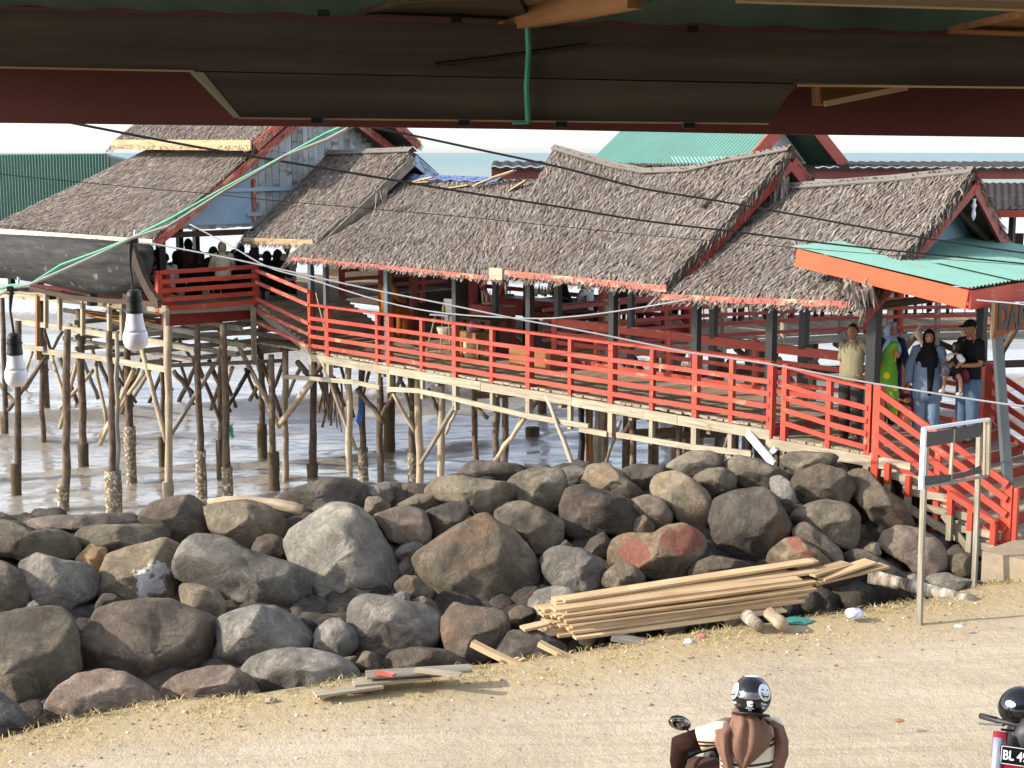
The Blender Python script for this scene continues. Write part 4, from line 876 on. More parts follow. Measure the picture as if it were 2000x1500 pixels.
eB = [pv2(955, 526, EV), pv2(1120, 540, EV), pv2(1300, 556, EV)]; rB = [pv2(*q, RV) for q in ((1083, 292), (1128, 306), (1195, 327), (1260, 340), (1345, 336), (1425, 318), (1545, 294))]
fB = [pv2(1005, 527, EV), pv2(1300, 556, EV)]; fB = [W(6.4, FV, 2.85), W(1.4, FV, 2.85)]
thatch_roof(B, [(eB, rB), (fB[::-1], rB[::-1])], 12)
board(B, 'eave_board', [pv2(962, 531, EV - .06), pv2(1120, 547, EV - .06), pv2(1302, 564, EV - .06)], .035, .10, 'red_old')
ridge_cap(B, [p + ZD * (.03 + rr(-.012, .012)) for p in rB], .11)
# --- shelter C (front, with blue gable)
Cc = thing('thatched_shelter', 'front thatched shelter with a pale blue gable and red barge boards', 'shelter', W(0, 1.5, DZ))
eC = [pv2(1288, 572, EV), pv2(1480, 580, EV), pv2(1688, 588, EV)]; rC = [pv2(*q, RV) for q in ((1522, 372), (1620, 364), (1740, 354), (1903, 336))]
fC = [W(1.85, FV, 2.85), W(-1.3, FV, 2.85)]
thatch_roof(Cc, [(eC, rC), (fC[::-1], rC[::-1])], 13)
board(Cc, 'eave_board', [pv2(1290, 580, EV - .06), pv2(1480, 588, EV - .06), pv2(1660, 595, EV - .06)], .035, .09, 'red_old')
ridge_cap(Cc, [p + ZD * (.03 + rr(-.012, .012)) for p in rC], .12)
def barge(root, e, r, name='barge_board', mat='red_deep', off=.03, drop=.17, h=.17, sh=0.0):
    q = -UD * off; e = Vector(e) + q; r = Vector(r) + q; b = MB(); b.beam(e - ZD * drop + (r - e) * sh, r - ZD * drop, .04, h); b.build(name, M[mat], root)
for root, e, r, f in ((B, eB[-1], rB[-1], fB[-1]), (Cc, eC[-1], rC[-1], fC[-1])):
    barge(root, e, r, drop=.22, h=.13); barge(root, f, r, sh=.02, drop=.2, h=.24)
hanging(B, pv2(1522, 355, RV - .25), 40, .75, spread=.14); hanging(B, pv2(1440, 480, 1.0), 18, .4); hanging(B, pv2(1380, 520, .3), 14, .3); hanging(Cc, pv2(1672, 560, EV), 60, .3, spread=.22)
p0, p1, p2 = eC[-1].lerp(rC[-1], .42), fC[-1].lerp(rC[-1], .42), rC[-1].lerp((eC[-1] + fC[-1]) / 2, .12)
b = MB(); b.prism([p0 + UD * .5 - ZD * .1, p1 + UD * .5 - ZD * .1, p2 + UD * .5 - ZD * .1], UD * .03); b.build('gable_panel', M['bluepaint'], Cc)
b = MB(); b.prism([eC[-1].lerp(rC[-1], .05) + UD * .9, fC[-1].lerp(rC[-1], .05) + UD * .9, rC[-1] + UD * .9 - ZD * .2], UD * .03); b.build('gable_backing', M['darkwood'], Cc)
b = MB(); p = rC[-1] - ZD * .38 - UD * .02; b.lathe(p - ZD * .32, [(0.005, 0), (.03, .05), (.035, .1), (.02, .16), (.04, .22), (.02, .26), (.03, .32)], 10); b.build('finial', M['white'], Cc)
p0, p1, p2 = eB[-1].lerp(rB[-1], .55), fB[-1].lerp(rB[-1], .55), rB[-1]
b = MB(); b.prism([p0 + UD * .7, p1 + UD * .7, p2 + UD * .7 - ZD * .2], UD * .03); b.build('gable_backing', M['darkwood'], B)
# posts of the shelters
def sp(root, px, py, v, zt, w=.1, mat='black', z0=None):
    u = onv(px, py, v)[0]; b = MB(); b.beam(W(u, v, DZ if z0 is None else z0), W(u, v, zt), w, w); b.build('post', M[mat], root)
sp(A, 637, 560, .1, 2.95, .09, 'slate'); sp(A, 757, 560, .1, 2.95, .11, 'slate'); sp(A, 890, 570, .1, 2.95)
sp(B, 1035, 590, .1, 3.05, .11); sp(B, 1198, 600, .1, 3.05, .11); sp(B, 968, 560, 2.2, 4.2); sp(B, 1090, 580, 2.2, 4.2, .11); sp(B, 1233, 600, 2.2, 4.2, .1)
sp(Cc, 1361, 610, .1, 3.0, .11); sp(Cc, 1507, 640, .1, 3.0, .12); sp(Cc, 1394, 610, 2.2, 4.0, .11); sp(Cc, 1571, 620, 2.2, 4.0, .12)
for root, ra_ in ((A, (11.2, 9.3, 7.6)), (B, (6.2, 4.2, 2.2)), (Cc, (1.5, 0, -1.4))):
    b = MB()
    for u in ra_: b.beam(W(u, EV, 2.78), W(u, FV, 2.78), .06, .1); b.beam(W(u, EV, 2.75), W(u, RV, 4.15), .06, .09); b.beam(W(u, FV, 2.75), W(u, RV, 4.15), .06, .09)
    b.build('rafter', M['darkwood'], root)
# --- small porch roof D
D = thing('thatched_porch', 'small thatched porch roof with a grey barge board beside the plank gable', 'porch roof', W(12.4, 1, DZ))
eD = [pv2(474, 463, -.02), pv2(624, 470, -.02)]; rD = [pv2(640, 303, RV), pv2(806, 297, RV)]
fD = [W(13.7, 4.6, 3.5), W(11.2, 4.6, 3.5)]
thatch_roof(D, [(eD, rD), (fD[::-1], rD[::-1])], 14, .21)
board(D, 'eave_board', [pv2(476, 470, -.08), pv2(612, 475, -.08)], .04, .13, 'fresh')
barge(D, eD[-1], rD[-1], mat='greywood', off=.05, drop=.16, h=.2); barge(D, fD[-1], rD[-1], mat='bluepaint', off=.05, drop=.16, h=.2)
ridge_cap(D, [p + ZD * .04 for p in rD], .12); hanging(D, pv2(745, 375, .9), 16, .4)
sp(D, 498, 510, .15, 3.3, .13, 'black', HZ); sp(D, 607, 520, .15, 3.2, .1, 'slate')
# --- left hall E
Eh = thing('thatched_hall', 'large two-tier thatched hall with a white plank gable on the left', 'hall', W(17, 2, HZ))
EU, EVV = onv(302, 462, -2.0)[0], -2.0
eE = [pv2(-14, 441, EVV), pv2(150, 452, EVV), pv2(302, 462, EVV)]
ezE = eE[-1].z; gR = lambda v, dz=0: W(EU, v, ezE + (v + 2.0) * .70 + dz)
rE = [W(EU + 7.2, RV, ezE + 4.3 * .70), gR(RV)]
ku = inv(eE[0])[0]; kf = onv(236, 285, .15)[0]; rE[0] = W(ku + (kf - ku) * 2.0, RV, rE[1].z)
fE = [W(ku, 6.8, ezE + .35), W(EU, 6.8, ezE + .35)]
thatch_roof(Eh, [(eE, rE), (fE[::-1], rE[::-1])], 15)
board(Eh, 'eave_board', [pv2(-330, 434, EVV - .08), pv2(0, 452, EVV - .08), pv2(298, 474, EVV - .08)], .04, .13, 'peel')
barge(Eh, eE[-1], rE[-1], off=.04, drop=.16, h=.16, mat='red_old'); barge(Eh, fE[-1], rE[-1], off=.04, drop=.16, h=.16, mat='red_old')
# upper tier
uF0 = onv(225, 285, .1)[0]; uF1 = onv(497, 292, .1)[0]; zF = onv(400, 278, .1)[1] + .06
eF = [W(uF0, .1, zF), W(uF1, .1, zF - .04)]; rF = [W(uF0, RV, zF + 1.62), W(uF1, RV, zF + 1.62)]; fF = [W(uF0, 4.5, zF), W(uF1, 4.5, zF)]
thatch_roof(Eh, [(eF, rF), (fF[::-1], rF[::-1])], 16, .21)
board(Eh, 'eave_board', [eF[0] - VD * .08 - ZD * .09, eF[1] - VD * .08 - ZD * .09], .04, .22, 'fresh')
barge(Eh, eF[-1], rF[-1], mat='red_old', off=.04, drop=.12, h=.2); barge(Eh, fF[-1], rF[-1], mat='red_old', off=.04, drop=.12, h=.2)
# plank gable
b = MB(); v = -1.5; gu = EU + .35
while v < 6.2:
    w = rr(.13, .19); zt = ezE + min(v + 2.0, 6.6 - v) * .70 - .12; zb = 3.3 + rr(-.02, .02)
    if zt > zb + .05: b.box(W(gu + rr(0, .012), v + w / 2, (zt + zb) / 2), w - .012, .025, zt - zb, (VD, UD, ZD))
    v += w
b.build('gable_planks', M['whitewood'], Eh)
va = onu(388, 437, gu)[0]; vb = onu(489, 430, gu)[0]; za = onu(388, 440, gu)[1]
b = MB(); b.prism([W(gu - .02, va - .4, za), W(gu - .02, vb, za), W(gu - .02, vb, ezE + (vb + 2) * .7 - .2), W(gu - .02, va - .4, max(za + .1, ezE + (va + 1.6) * .7 - .25))], -UD * .02); b.build('gable_panel', M['bluepaint'], Eh)
b = MB(); v5, z5 = onu(492, 350, gu); b.beam(W(gu - .07, v5, za + .05), W(gu - .07, v5, z5), .06, .06); b.build('red_batten', M['red_old'], Eh)
b = MB()
for (x0, y0), (x1, y1) in (((440, 371), (568, 368)), ((478, 419), (507, 418))):
    a, c = onu(x0, y0, gu), onu(x1, y1, gu); b.beam(W(gu - .08, a[0], a[1]), W(gu - .08, c[0], c[1]), .05, .08)
a = onu(545, 252, gu); b.build('batten', M['bluepaint'], Eh)
for px_, v in ((330, -1.7), (384, 2.2), (352, 1.0), (245, -1.7), (120, -1.7), (20, -1.7)):
    u = max(onv(px_, 500, v)[0], EU + .3); b = MB(); b.beam(W(u, v, HZ), W(u, v, ezE - .22 + .62 * (v + 2)), .15 if px_ == 330 else .12, .15); b.build('post', M['black'], Eh)
b = MB(); b.box(W(17.2, 6.9, 1.42), 6.4, .05, 1.1, (UD, VD, ZD)); b.build('back_wall', M['darkwood'], Eh)  # dark half wall added so the shaded interior reads dark against the sea
b = MB(); b.beam(W(EU + .2, -1.9, ezE - .02), W(EU + 6, -1.9, ezE - .02), .08, .12); b.beam(W(EU + .3, -1.9, ezE + .0), W(EU + .3, 6.5, ezE + .0), .08, .12); b.build('wall_plate', M['darkwood'], Eh)
# --- green canopy over the stairs
G = thing('green_canopy', 'sea-green sheet roof with orange-red fascia boards over the stairs', 'canopy', W(-2.5, 1.6, -.3))
c0 = W(-.50, -.32, 3.60); c1 = W(-3.25, -.32, 3.20)
def cs(s, t): p = c0.lerp(c1, s) + VD * (t * 4.0) ; return p + ZD * (.012 * math.sin((t * 4.0) * 2 * math.pi / .095) + .10 * t)
b = MB(); b.grid(lambda s, t: cs(s, t), 8, 340); b.build('roof_sheet', M['greenroof'], G, smooth=True)
b = MB(); b.grid(lambda s, t: c0.lerp(c1, .58 + s * .46) + VD * (1.0 + t * 1.6) + ZD * (.035 + .012 * math.sin(t * 1.6 * 2 * math.pi / .095) + .10 * (1.0 + t * 1.6) / 4), 6, 136); b.build('roof_sheet', M['greenroof'], G, smooth=True)
b = MB(); b.beam(c0 - ZD * .15 - VD * .015 - UD * .10, c1 - ZD * .15 - VD * .015, .035, .24); b.build('fascia_board', M['orange'], G)
b = MB(); b.beam(c1 - ZD * .16 - UD * .02, c1 + VD * 4.0 - ZD * .06 - UD * .02, .035, .24); b.build('fascia_board', M['red'], G)
b = MB()
for k in range(5): b.beam(c0.lerp(c1, k / 4 * .96 + .02) + VD * .05 - ZD * .09, c0.lerp(c1, k / 4 * .96 + .02) + VD * 3.9 - ZD * .0, .05, .09)
b.build('purlin', M['darkwood'], G)
for px_, py_, v, z0, mt, w in ((1706, 680, .06, PZ, 'black', .15), (1916, 660, 2.98, PZ + .1, 'black', .12)):
    u = onv(px_, py_, v)[0]; b = MB(); b.beam(W(u, v, z0 - .1), W(u, v, 3.4), w, w); b.build('post', M[mt], G)
b = MB(); q_ = onu(1942, 575, -3.15); b.beam(PV(1969, 955, .02), W(-3.15, *q_), .11, .11); b.build('post', M['slate'], G)
b = MB(); b.beam(W(-3.6, 3.1, .2), W(-3.35, 3.1, 3.3), .11, .11); b.build('post', M['slate'], G)
# ================================================================ far buildings, far walkway, boat
def corr(b, a, c, d, n, amp, nrm, nu=4):
    """sheet from edge a->c, swept by vector d, ribs running along d"""
    a, c, d, nrm = Vector(a), Vector(c), Vector(d), Vector(nrm).normalized(); k = n * 8
    b.grid(lambda s, t: a.lerp(c, t) + d * s + nrm * amp * math.sin(t * n * 2 * math.pi), nu, k)
fw = thing('far_walkway', 'far wooden walkway on piles crossing behind the low walkway', 'pier', onz(1500, 655, 1.0))
FP = [onz(1060, 698, 1.0), onz(1180, 682, 1.0), onz(1320, 668, 1.0), onz(1640, 650, 1.0), onz(1960, 644, 1.02), onz(2300, 640, 1.05)]
back = [p + Vector((-.5, 3.4, 0)) for p in FP]
b = MB()
for (a, c), (a2, c2) in zip(zip(FP, FP[1:]), zip(back, back[1:])):
    n_ = int((c - a).length / .16) + 1
    for i in range(n_): b.beam(a.lerp(c, (i + .5) / n_), a2.lerp(c2, (i + .5) / n_), .15, .04)
b.build('deck', M['deck'], fw)
b = MB()
for a, c in zip(FP, FP[1:]): b.beam(a - ZD * .12 - YD * .03, c - ZD * .12 - YD * .03, .05, .17)
for a, c in zip(back, back[1:]): b.beam(a - ZD * .12, c - ZD * .12, .05, .17)
b.build('edge_beam', M['greywood'], fw)
b = MB()
for k in range(1, 12, 3):
    p = FP[1].lerp(FP[4], k / 11); b.beam(p - ZD * .55 + YD * .3, p - ZD * .55 + YD * 3.2, .08, .12)
b.beam(FP[2] - ZD * .75 + YD * .4, FP[5] - ZD * .75 + YD * .4, .07, .16); b.build('joist', M['darkwood'], fw)
for k, (x, yo) in enumerate([(1180, .3), (1245, 1.6), (1290, .3), (1330, .6), (1372, .3), (1420, .4), (1480, .3), (1508, .4), (1560, 1.8), (1612, .3), (1625, .5), (1700, 2), (1745, .3), (1800, 1.4), (1838, .3), (1880, 1.8), (1940, .3), (1975, .6)]):
    p = None
    for a, c in zip(FP, FP[1:]):
        q = onz(x, 660, 1.0); 
        if a.x <= q.x * (a.y / q.y) <= c.x + .4: p = a.lerp(c, max(0, min(1, (q.x * a.y / q.y - a.x) / (c.x - a.x)))); 
    if p is None: continue
    p = p + YD * yo; b = MB(); pts = [Vector((p.x + rr(-.02, .02), p.y, z)) for z in (SEA - .5, -1.2, -.4, .3, .85)]; b.tube(pts, [.12, .12, .1, .1, .1], 9, jit=.08); b.build('pile', M['pole' if k % 3 else 'greywood'], fw, smooth=True)
for x0, y0, x1, y1 in ((1205, 690, 1240, 735), (1335, 690, 1300, 745), (1430, 700, 1400, 740), (1520, 700, 1560, 770), (1600, 690, 1560, 750), (1760, 690, 1800, 640), (1790, 650, 1840, 720), (1700, 660, 1740, 640), (1880, 650, 1930, 720), (1985, 640, 1950, 700), (1580, 690, 1608, 735), (1895, 660, 1930, 740), (1820, 690, 1795, 740)):
    p = onz(x0, 660, 1.0); b = MB(); Y_ = p.y - .1; b.tube([atY(x0, y0, Y_), atY(x1, y1, Y_ + .3)], .07, 8); b.build('brace', M['pole'], fw, smooth=True)
fr = thing('red_railing', 'red railing along the far walkway, in the shade of its roof', 'railing', FP[3])
for x, mt in ((1090, 'red_deep'), (1300, 'red_deep'), (1415, 'bare'), (1532, 'bare'), (1700, 'red_deep'), (1745, 'bare'), (1765, 'red_deep'), (1838, 'greywood'), (1930, 'red_deep'), (1650, 'greywood'), (1205, 'bare'), (1185, 'bare')):
    for a, c in zip(FP, FP[1:]):
        t0, t1 = (a.x / a.y), (c.x / c.y); t = (x - 1000) / F / 1.005
        if t0 <= t <= t1 + 1e-6:
            k = (t - t0) / (t1 - t0); p = a.lerp(c, k); b = MB(); b.beam(p - ZD * .3, p + ZD * 1.0, .1, .1); b.build('post', M[mt], fr); break
for h in (.92, .72, .53, .34, .10):
    b = MB()
    for a, c in zip(FP, FP[1:]): b.beam(a + ZD * h - YD * .06, c + ZD * h - YD * .06, .035, .075)
    b.build('rail', M['red_deep'], fr)
fr2 = thing('red_railing', 'back railing of the far walkway towards the open sea', 'railing', back[3])
for h in (.92, .60, .30):
    b = MB()
    for a, c in zip(back[2:], back[3:]): b.beam(a + ZD * h, c + ZD * h, .035, .075)
    b.build('rail', M['red_deep'], fr2)
for k in range(7): p = back[2].lerp(back[4], k / 6); b = MB(); b.beam(p - ZD * .2, p + ZD * .98, .09, .09); b.build('post', M['red_deep'], fr2)
# long brown roofed gallery over the far walkway
gl = thing('brown_roofed_gallery', 'long gallery with a dark brown sheet roof and a rust-pink upper band', 'building', onz(1700, 640, 1.0) + YD * 2)
a, c = atY(1575, 356, 37.2), atY(2330, 358, 39.5); a0, c0_ = atY(1560, 409, 33.2), atY(2350, 409, 35)
b = MB(); n_ = int((c - a).length / .2); k_ = n_ * 8
b.grid(lambda s, t: a.lerp(c, t).lerp(a0.lerp(c0_, t), s) + ZD * .014 * math.sin(t * n_ * 2 * math.pi), 4, k_); b.grid(lambda s, t: a.lerp(c, t).lerp(a0.lerp(c0_, t), s) + ZD * (-.03 + .014 * math.sin(t * n_ * 2 * math.pi)), 4, k_); b.build('lower_roof', M['brownroof'], gl)
b = MB(); b.beam(a0 - ZD * .1 - YD * .03, c0_ - ZD * .1 - YD * .03, .04, .16); b.build('fascia_board', M['red_deep'], gl)
r0, r1 = atY(960, 340, 37.6), atY(2330, 340, 39.9)
b = MB(); b.beam(r0, r1, .06, .26); b.build('rust_band', M['rust'], gl)
b = MB(); n_ = int((r1 - r0).length / .3); b.grid(lambda s, t: r0.lerp(r1, t) + ZD * (.20 - .0 * s + .02 * math.sin(t * n_ * 2 * math.pi)) + YD * (-.25 + s * 3.5) + ZD * .1 * s, 3, n_ * 8)
b.grid(lambda s, t: r0.lerp(r1, t) + ZD * (.17 - .06 * s + .02 * math.sin(t * n_ * 2 * math.pi)) + YD * -.25, 1, n_ * 8); b.build('upper_roof', M['brownroof'], gl)
for x, y_ in ((1575, 33.6), (1760, 34), (1979, 34.6), (2200, 35), (1100, 38), (1300, 38), (1500, 38)):
    p = atY(x, 400, y_); b = MB(); b.beam(Vector((p.x, p.y, .7)), Vector((p.x, p.y, 3.9 if y_ < 36 else 4.3)), .12, .12); b.build('post', M['black'], gl)
for x, y_ in ((1320, 37.8), (1600, 38.4), (1850, 39)):
    p = atY(x, 400, y_)
b = MB(); p, q = atY(1330, 600, 38.5), atY(1980, 600, 40)
for k in range(26):
    t = k / 25; w_ = p.lerp(q, t)
    if k % 6 < 2: b.box(Vector((w_.x, w_.y, 1.9)), (q - p).length / 26 * .9, .04, 1.7, ((q - p).normalized(), YD, ZD))
b.build('back_wall', M['darkwood'], gl)
# green gabled building
gb = thing('green_roofed_building', 'sea-green sheet-roofed building with a white gable and red barge boards, far behind', 'building', atY(1400, 420, 40))
E1 = atY(1453, 322, 37.0); gu_, gv_ = inv(E1); E0 = PV(1148, 322, gv_); z0 = E1.z; gu0 = inv(E0)[0]
wd_ = 2.15; hh = 1.5
P = lambda u, v, z: W(u, v, z)
b = MB(); n_ = 46
b.grid(lambda s, t: P(gu_ + (gu0 - gu_) * t, gv_ + wd_ * s, z0 + hh * s + .03 * math.sin(t * n_ * 2 * math.pi)), 6, n_ * 8); b.build('roof_sheet', M['greenroof'], gb, smooth=True)
b = MB(); b.grid(lambda s, t: P(gu_ + (gu0 - gu_) * t, gv_ + wd_ * (2 - s), z0 + hh * s + .03 * math.sin(t * n_ * 2 * math.pi)), 6, n_ * 8)
b.grid(lambda s, t: P(gu_ + (gu0 - gu_) * t, gv_ + wd_ * (2 - s), z0 - .04 + hh * s), 6, 6); b.build('roof_sheet', M['greenwall'], gb, smooth=True)
b = MB(); b.beam(P(gu_ - .03, gv_ - .1, z0 - .15), P(gu_ - .03, gv_ + wd_, z0 + hh - .08), .05, .34); b.build('barge_board', M['red'], gb)
b = MB(); b.beam(P(gu_ - .03, gv_ + 2 * wd_ + .1, z0 - .15), P(gu_ - .03, gv_ + wd_, z0 + hh - .08), .05, .34); b.build('barge_board', M['red'], gb)
b = MB(); b.prism([P(gu_ + .9, gv_ + .2, z0 - .2), P(gu_ + .9, gv_ + 2 * wd_ - .2, z0 - .2), P(gu_ + .9, gv_ + wd_, z0 + hh - .2)], UD * .05); b.build('gable_wall', M['white'], gb)
b = MB(); b.beam(P(gu_, gv_ + .05, z0 - .06), P(gu0, gv_ + .05, z0 - .06), .05, .14); b.build('fascia_board', M['rust'], gb)
b = MB(); n_ = 20; q0, q1 = atY(1318, 318, 36.6), atY(1470, 318, 36.6); b.grid(lambda s, t: q0.lerp(q1, t) + Vector((0, .9 * s, .14 * s + .02 * math.sin(t * n_ * 6.283))), 2, n_ * 8); b.build('awning_sheet', M['greenroof'], gb)
for u in (gu_ + .9, (gu_ + gu0) / 2, gu0 - .5):
    for v in (gv_ + .3, gv_ + 2 * wd_ - .3): b = MB(); b.beam(P(u, v, SEA - .4), P(u, v, z0), .2, .2); b.build('post', M['pole'], gb)
# dark green sheet wall at the far left
gw = thing('green_sheet_building', 'dark green corrugated sheet building behind the left thatched hall', 'building', atY(60, 500, 40))
a, c = atY(-260, 304, 40), atY(212, 300, 40); b = MB(); n_ = 80
corr(b, a, c, Vector((0, 0, -3.2)), n_, .025, YD, 6); b.build('wall_sheet', M['greenwall'], gw, smooth=True)
b = MB(); corr(b, a + YD * .06 - ZD * .06, c + YD * .06 - ZD * .06, Vector((0, 5, -.3)), n_, .045, ZD, 2); b.build('roof_sheet', M['greenwall'], gw, smooth=True)
b = MB()
for t in (.02, .35, .68, .98): p = a.lerp(c, t) + YD * .2; b.beam(Vector((p.x, p.y, SEA - .4)), p - ZD * .1, .16, .16)
b.build('posts', M['pole'], gw)
# back dining hall behind the low shelter
bh = thing('dining_hall', 'dim open dining hall with deep red posts behind the low shelter', 'hall', W(10, 5.5, DZ))
for (u, v, mt) in ((12.6, 3.6, 'red_deep'), (10.6, 3.6, 'red_deep'), (8.6, 3.3, 'black'), (7.4, 6.9, 'red_deep'), (7.55, 4.4, 'red_deep'), (9.5, 6.9, 'black'), (11.4, 6.9, 'black'), (13.2, 6.9, 'black')):
    b = MB(); b.beam(W(u, v, DZ), W(u, v, 3.9), .14, .14); b.build('post', M[mt], bh)
b = MB(); b.prism([W(7.2, 4.8, 3.75), W(14.5, 4.8, 3.75), W(14.5, 8.2, 4.15), W(7.2, 8.2, 4.15)], ZD * .06); b.build('roof_sheet', M['brownroof'], bh)
b = MB(); b.beam(W(7.2, 4.75, 3.72), W(14.5, 4.75, 3.72), .05, .16); b.build('fascia_board', M['rust'], bh)
b = MB(); b.box(W(16.6, 7.15, DZ + .9), 5.0, .05, 1.8, (UD, VD, ZD)); b.box(W(14.2, 5.5, DZ + 1.2), 3.2, .05, 2.6, (VD, UD, ZD)); b.build('back_wall', M['darkwood'], bh)  # dark sheets standing in for the deep shade of the interior
for h in (.98, .72, .46, .2):
    b = MB(); b.beam(W(7.4, 6.95, DZ + h), W(14, 6.95, DZ + h), .04, .1); b.build('rail', M['red_deep'], bh)
    b = MB(); b.beam(W(7.5, 3.2, DZ + h), W(7.5, 7.0, DZ + h), .04, .08); b.build('rail', M['red_deep'], bh)
b = MB(); b.beam(W(10.2, 3.5, DZ + .1), W(9.2, 3.3, DZ + 1.5), .05, .12); b.beam(W(9.2, 3.4, DZ), W(10.4, 3.4, DZ + 1.6), .05, .12); b.build('stair_string', M['red_deep'], bh)
# boat ----------------------------------------------------------------------
bt = thing('wooden_boat', 'big weathered grey wooden boat hull resting in front of the left hall', 'boat', PV(120, 575, -3.0))
ST = [(-420, 455, 500, .15), (-300, 452, 525, .5), (-120, 456, 538, .75), (0, 462, 546, .8), (70, 466, 556, .8), (140, 471, 574, .75), (190, 476, 580, .6), (222, 479, 578, .42), (246, 482, 564, .22), (262, 486, 524, .08)]
b = MB(); n_ = 15; vs = []
for x, yt, yb, hw in ST:
    pt, pb_ = PV(x, yt, -2.85), PV(x, yb, -2.85)
    for j in range(n_):
        a_ = math.pi * j / (n_ - 1); k = math.sin(a_) ** .7
        vs.append(pt + VD * (-math.cos(a_) * hw) - ZD * ((pt.z - pb_.z) * k) + VD * .35)
fs = []
for i in range(len(ST) - 1):
    for j in range(n_ - 1): fs.append((i * n_ + j, i * n_ + j + 1, (i + 1) * n_ + j + 1, (i + 1) * n_ + j))
    fs.append((i * n_, (i + 1) * n_, (i + 1) * n_ + n_ - 1, i * n_ + n_ - 1))
fs.append(tuple(range((len(ST) - 1) * n_, len(ST) * n_)))
u_ = []
for p in vs: d = p - vs[0]; u_.append(Vector((d.dot(UD), d.dot(VD), d.z * 1.0)))
b.add(vs, fs, u_, .5); M['hull'] = wood('shade_darkened_hull_planks', S(36, 36, 35), S(76, 75, 72), .1, g=(.9, 5, 9), stain=S(124, 116, 104)); b.build('hull', M['hull'], bt, smooth=True)  # grey hull planks, colour darkened to paint in the shade of the hall roof
b = MB(); K = [PV(x, y_, -2.82) for x, y_ in ((60, 563), (140, 581), (215, 588), (262, 590), (312, 596))]
for p, q in zip(K, K[1:]): b.beam(p, q, .08, .10)
b.build('keel', M['darkwood'], bt)
b = MB(); K = [PV(x, y_, -2.8) for x, y_ in ((258, 482), (266, 505), (278, 540), (294, 572), (310, 594))]
for p, q in zip(K, K[1:]): b.beam(p, q, .10, .2)
b.build('stern_post', M['darkwood'], bt)
b = MB()
for x in (20, 100, 180, 250): b = MB(); p = PV(x, 585, -2.6); b.beam(Vector((p.x, p.y, HZ - .02)), Vector((p.x, p.y, p.z + .12)), .16, .16); b.build('cradle_block', M['darkwood'], bt)
# ================================================================ the building the picture is taken from (eave overhead), bulbs, cables
fb = thing('viewing_gallery', 'shadowed upper gallery with dark beams, red fascia and green roof sheets overhead', 'building', Vector((0, 0, 3.3)))
def pxpoly(P, Y): return [atY(x, y, Y) for x, y in P]
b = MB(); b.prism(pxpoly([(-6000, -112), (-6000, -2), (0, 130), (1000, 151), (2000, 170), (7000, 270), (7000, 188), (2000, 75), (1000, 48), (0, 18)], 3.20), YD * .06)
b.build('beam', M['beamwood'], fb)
b = MB(); b.prism(pxpoly([(372, 140), (1556, 165), (1500, 241), (466, 229)], 3.205), YD * .055)
o = b.build('splice_beam', M['beamwood'], fb)
b = MB(); b.prism(pxpoly([(368, 139), (396, 140.5), (470, 230), (456, 229)], 3.203), YD * .02); b.build('cut_end', M['bare'], o)
b = MB(); b.beam(atY(0, 131.5, 3.20), atY(380, 139, 3.20), .012, .0035); b.beam(atY(1558, 167, 3.20), atY(2100, 172, 3.20), .012, .0035); b.beam(atY(466, 230.5, 3.20), atY(1500, 242, 3.20), .012, .0035); b.build('beam_arris', M['fresh'], fb)
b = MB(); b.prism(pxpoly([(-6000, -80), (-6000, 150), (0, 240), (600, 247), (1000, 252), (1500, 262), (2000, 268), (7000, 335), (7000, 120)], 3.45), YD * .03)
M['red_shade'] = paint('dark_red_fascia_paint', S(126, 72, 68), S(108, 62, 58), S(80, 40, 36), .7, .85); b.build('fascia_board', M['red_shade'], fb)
b = MB(); b.prism(pxpoly([(1602, 168), (1604, 204), (1645, 203), (1772, 171)], 3.30), YD * .1); b.build('bracket', M['brownwood'], fb)
b = MB(); b.beam(atY(1610, 203, 3.28), atY(1772, 171, 3.28), .012, .012); b.build('bracket_edge', M['fresh'], fb)
b = MB()
for x, y in ((632, 25), (892, 38), (1352, 56), (1076, 45)): b = MB(); b.box(atY(x, y, 3.19), .022, .02, .012); b.build('bolt', M['blackrub'], fb)
for x, y in ((620, 236), (907, 240), (1096, 243), (1345, 245)): b = MB(); b.box(atY(x, y, 3.195), .024, .02, .012); b.build('bolt', M['blackrub'], fb)
# roof sheets seen from below: eave at the fascia, rising over the viewer
za = atY(1000, 100, 3.5).z
n_ = 90; b = MB(); X0, X1 = -8.5, 8.5
RS = .27
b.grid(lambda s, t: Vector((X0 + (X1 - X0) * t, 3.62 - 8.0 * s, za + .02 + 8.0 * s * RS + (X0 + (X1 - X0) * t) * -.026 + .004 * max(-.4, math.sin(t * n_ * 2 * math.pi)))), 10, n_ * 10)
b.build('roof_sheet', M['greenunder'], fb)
b = MB(); b.grid(lambda s, t: Vector((X0 + (X1 - X0) * t, 3.62 - 8.0 * s, za + .05 + 8.0 * s * RS + (X0 + (X1 - X0) * t) * -.026)), 6, 6); b.build('roof_cover', M['greenwall'], fb)
def rz(x, y, d=0): return za + (3.62 - y) * RS - x * .026 - d
for x0, x1, w in ((-3.2, -3.0, .08), (3.6, 3.9, .08)):
    b = MB(); b.beam(Vector((x0, 3.3, rz(x0, 3.3, .05))), Vector((x1, -2, rz(x1, -2, .05))), .06, w); b.build('rafter', M['brownwood'], fb)
b = MB(); b.beam(atY(985, 38, 3.30), atY(1240, -14, 2.75), .03, .055); b.build('purlin_end', M['brownwood'], fb)
b = MB(); b.prism([atY(800, 2, 2.95), atY(1010, -5, 2.95), atY(1040, 46, 3.3), atY(700, 32, 3.3)], ZD * .015); b.build('soffit_board', M['darkwood'], fb)
b = MB(); b.prism([atY(1850, 66, 3.3), atY(2100, 10, 3.0), atY(2500, 10, 3.0), atY(2500, 90, 3.3)], ZD * .015); b.build('soffit_board', M['brownwood'], fb)
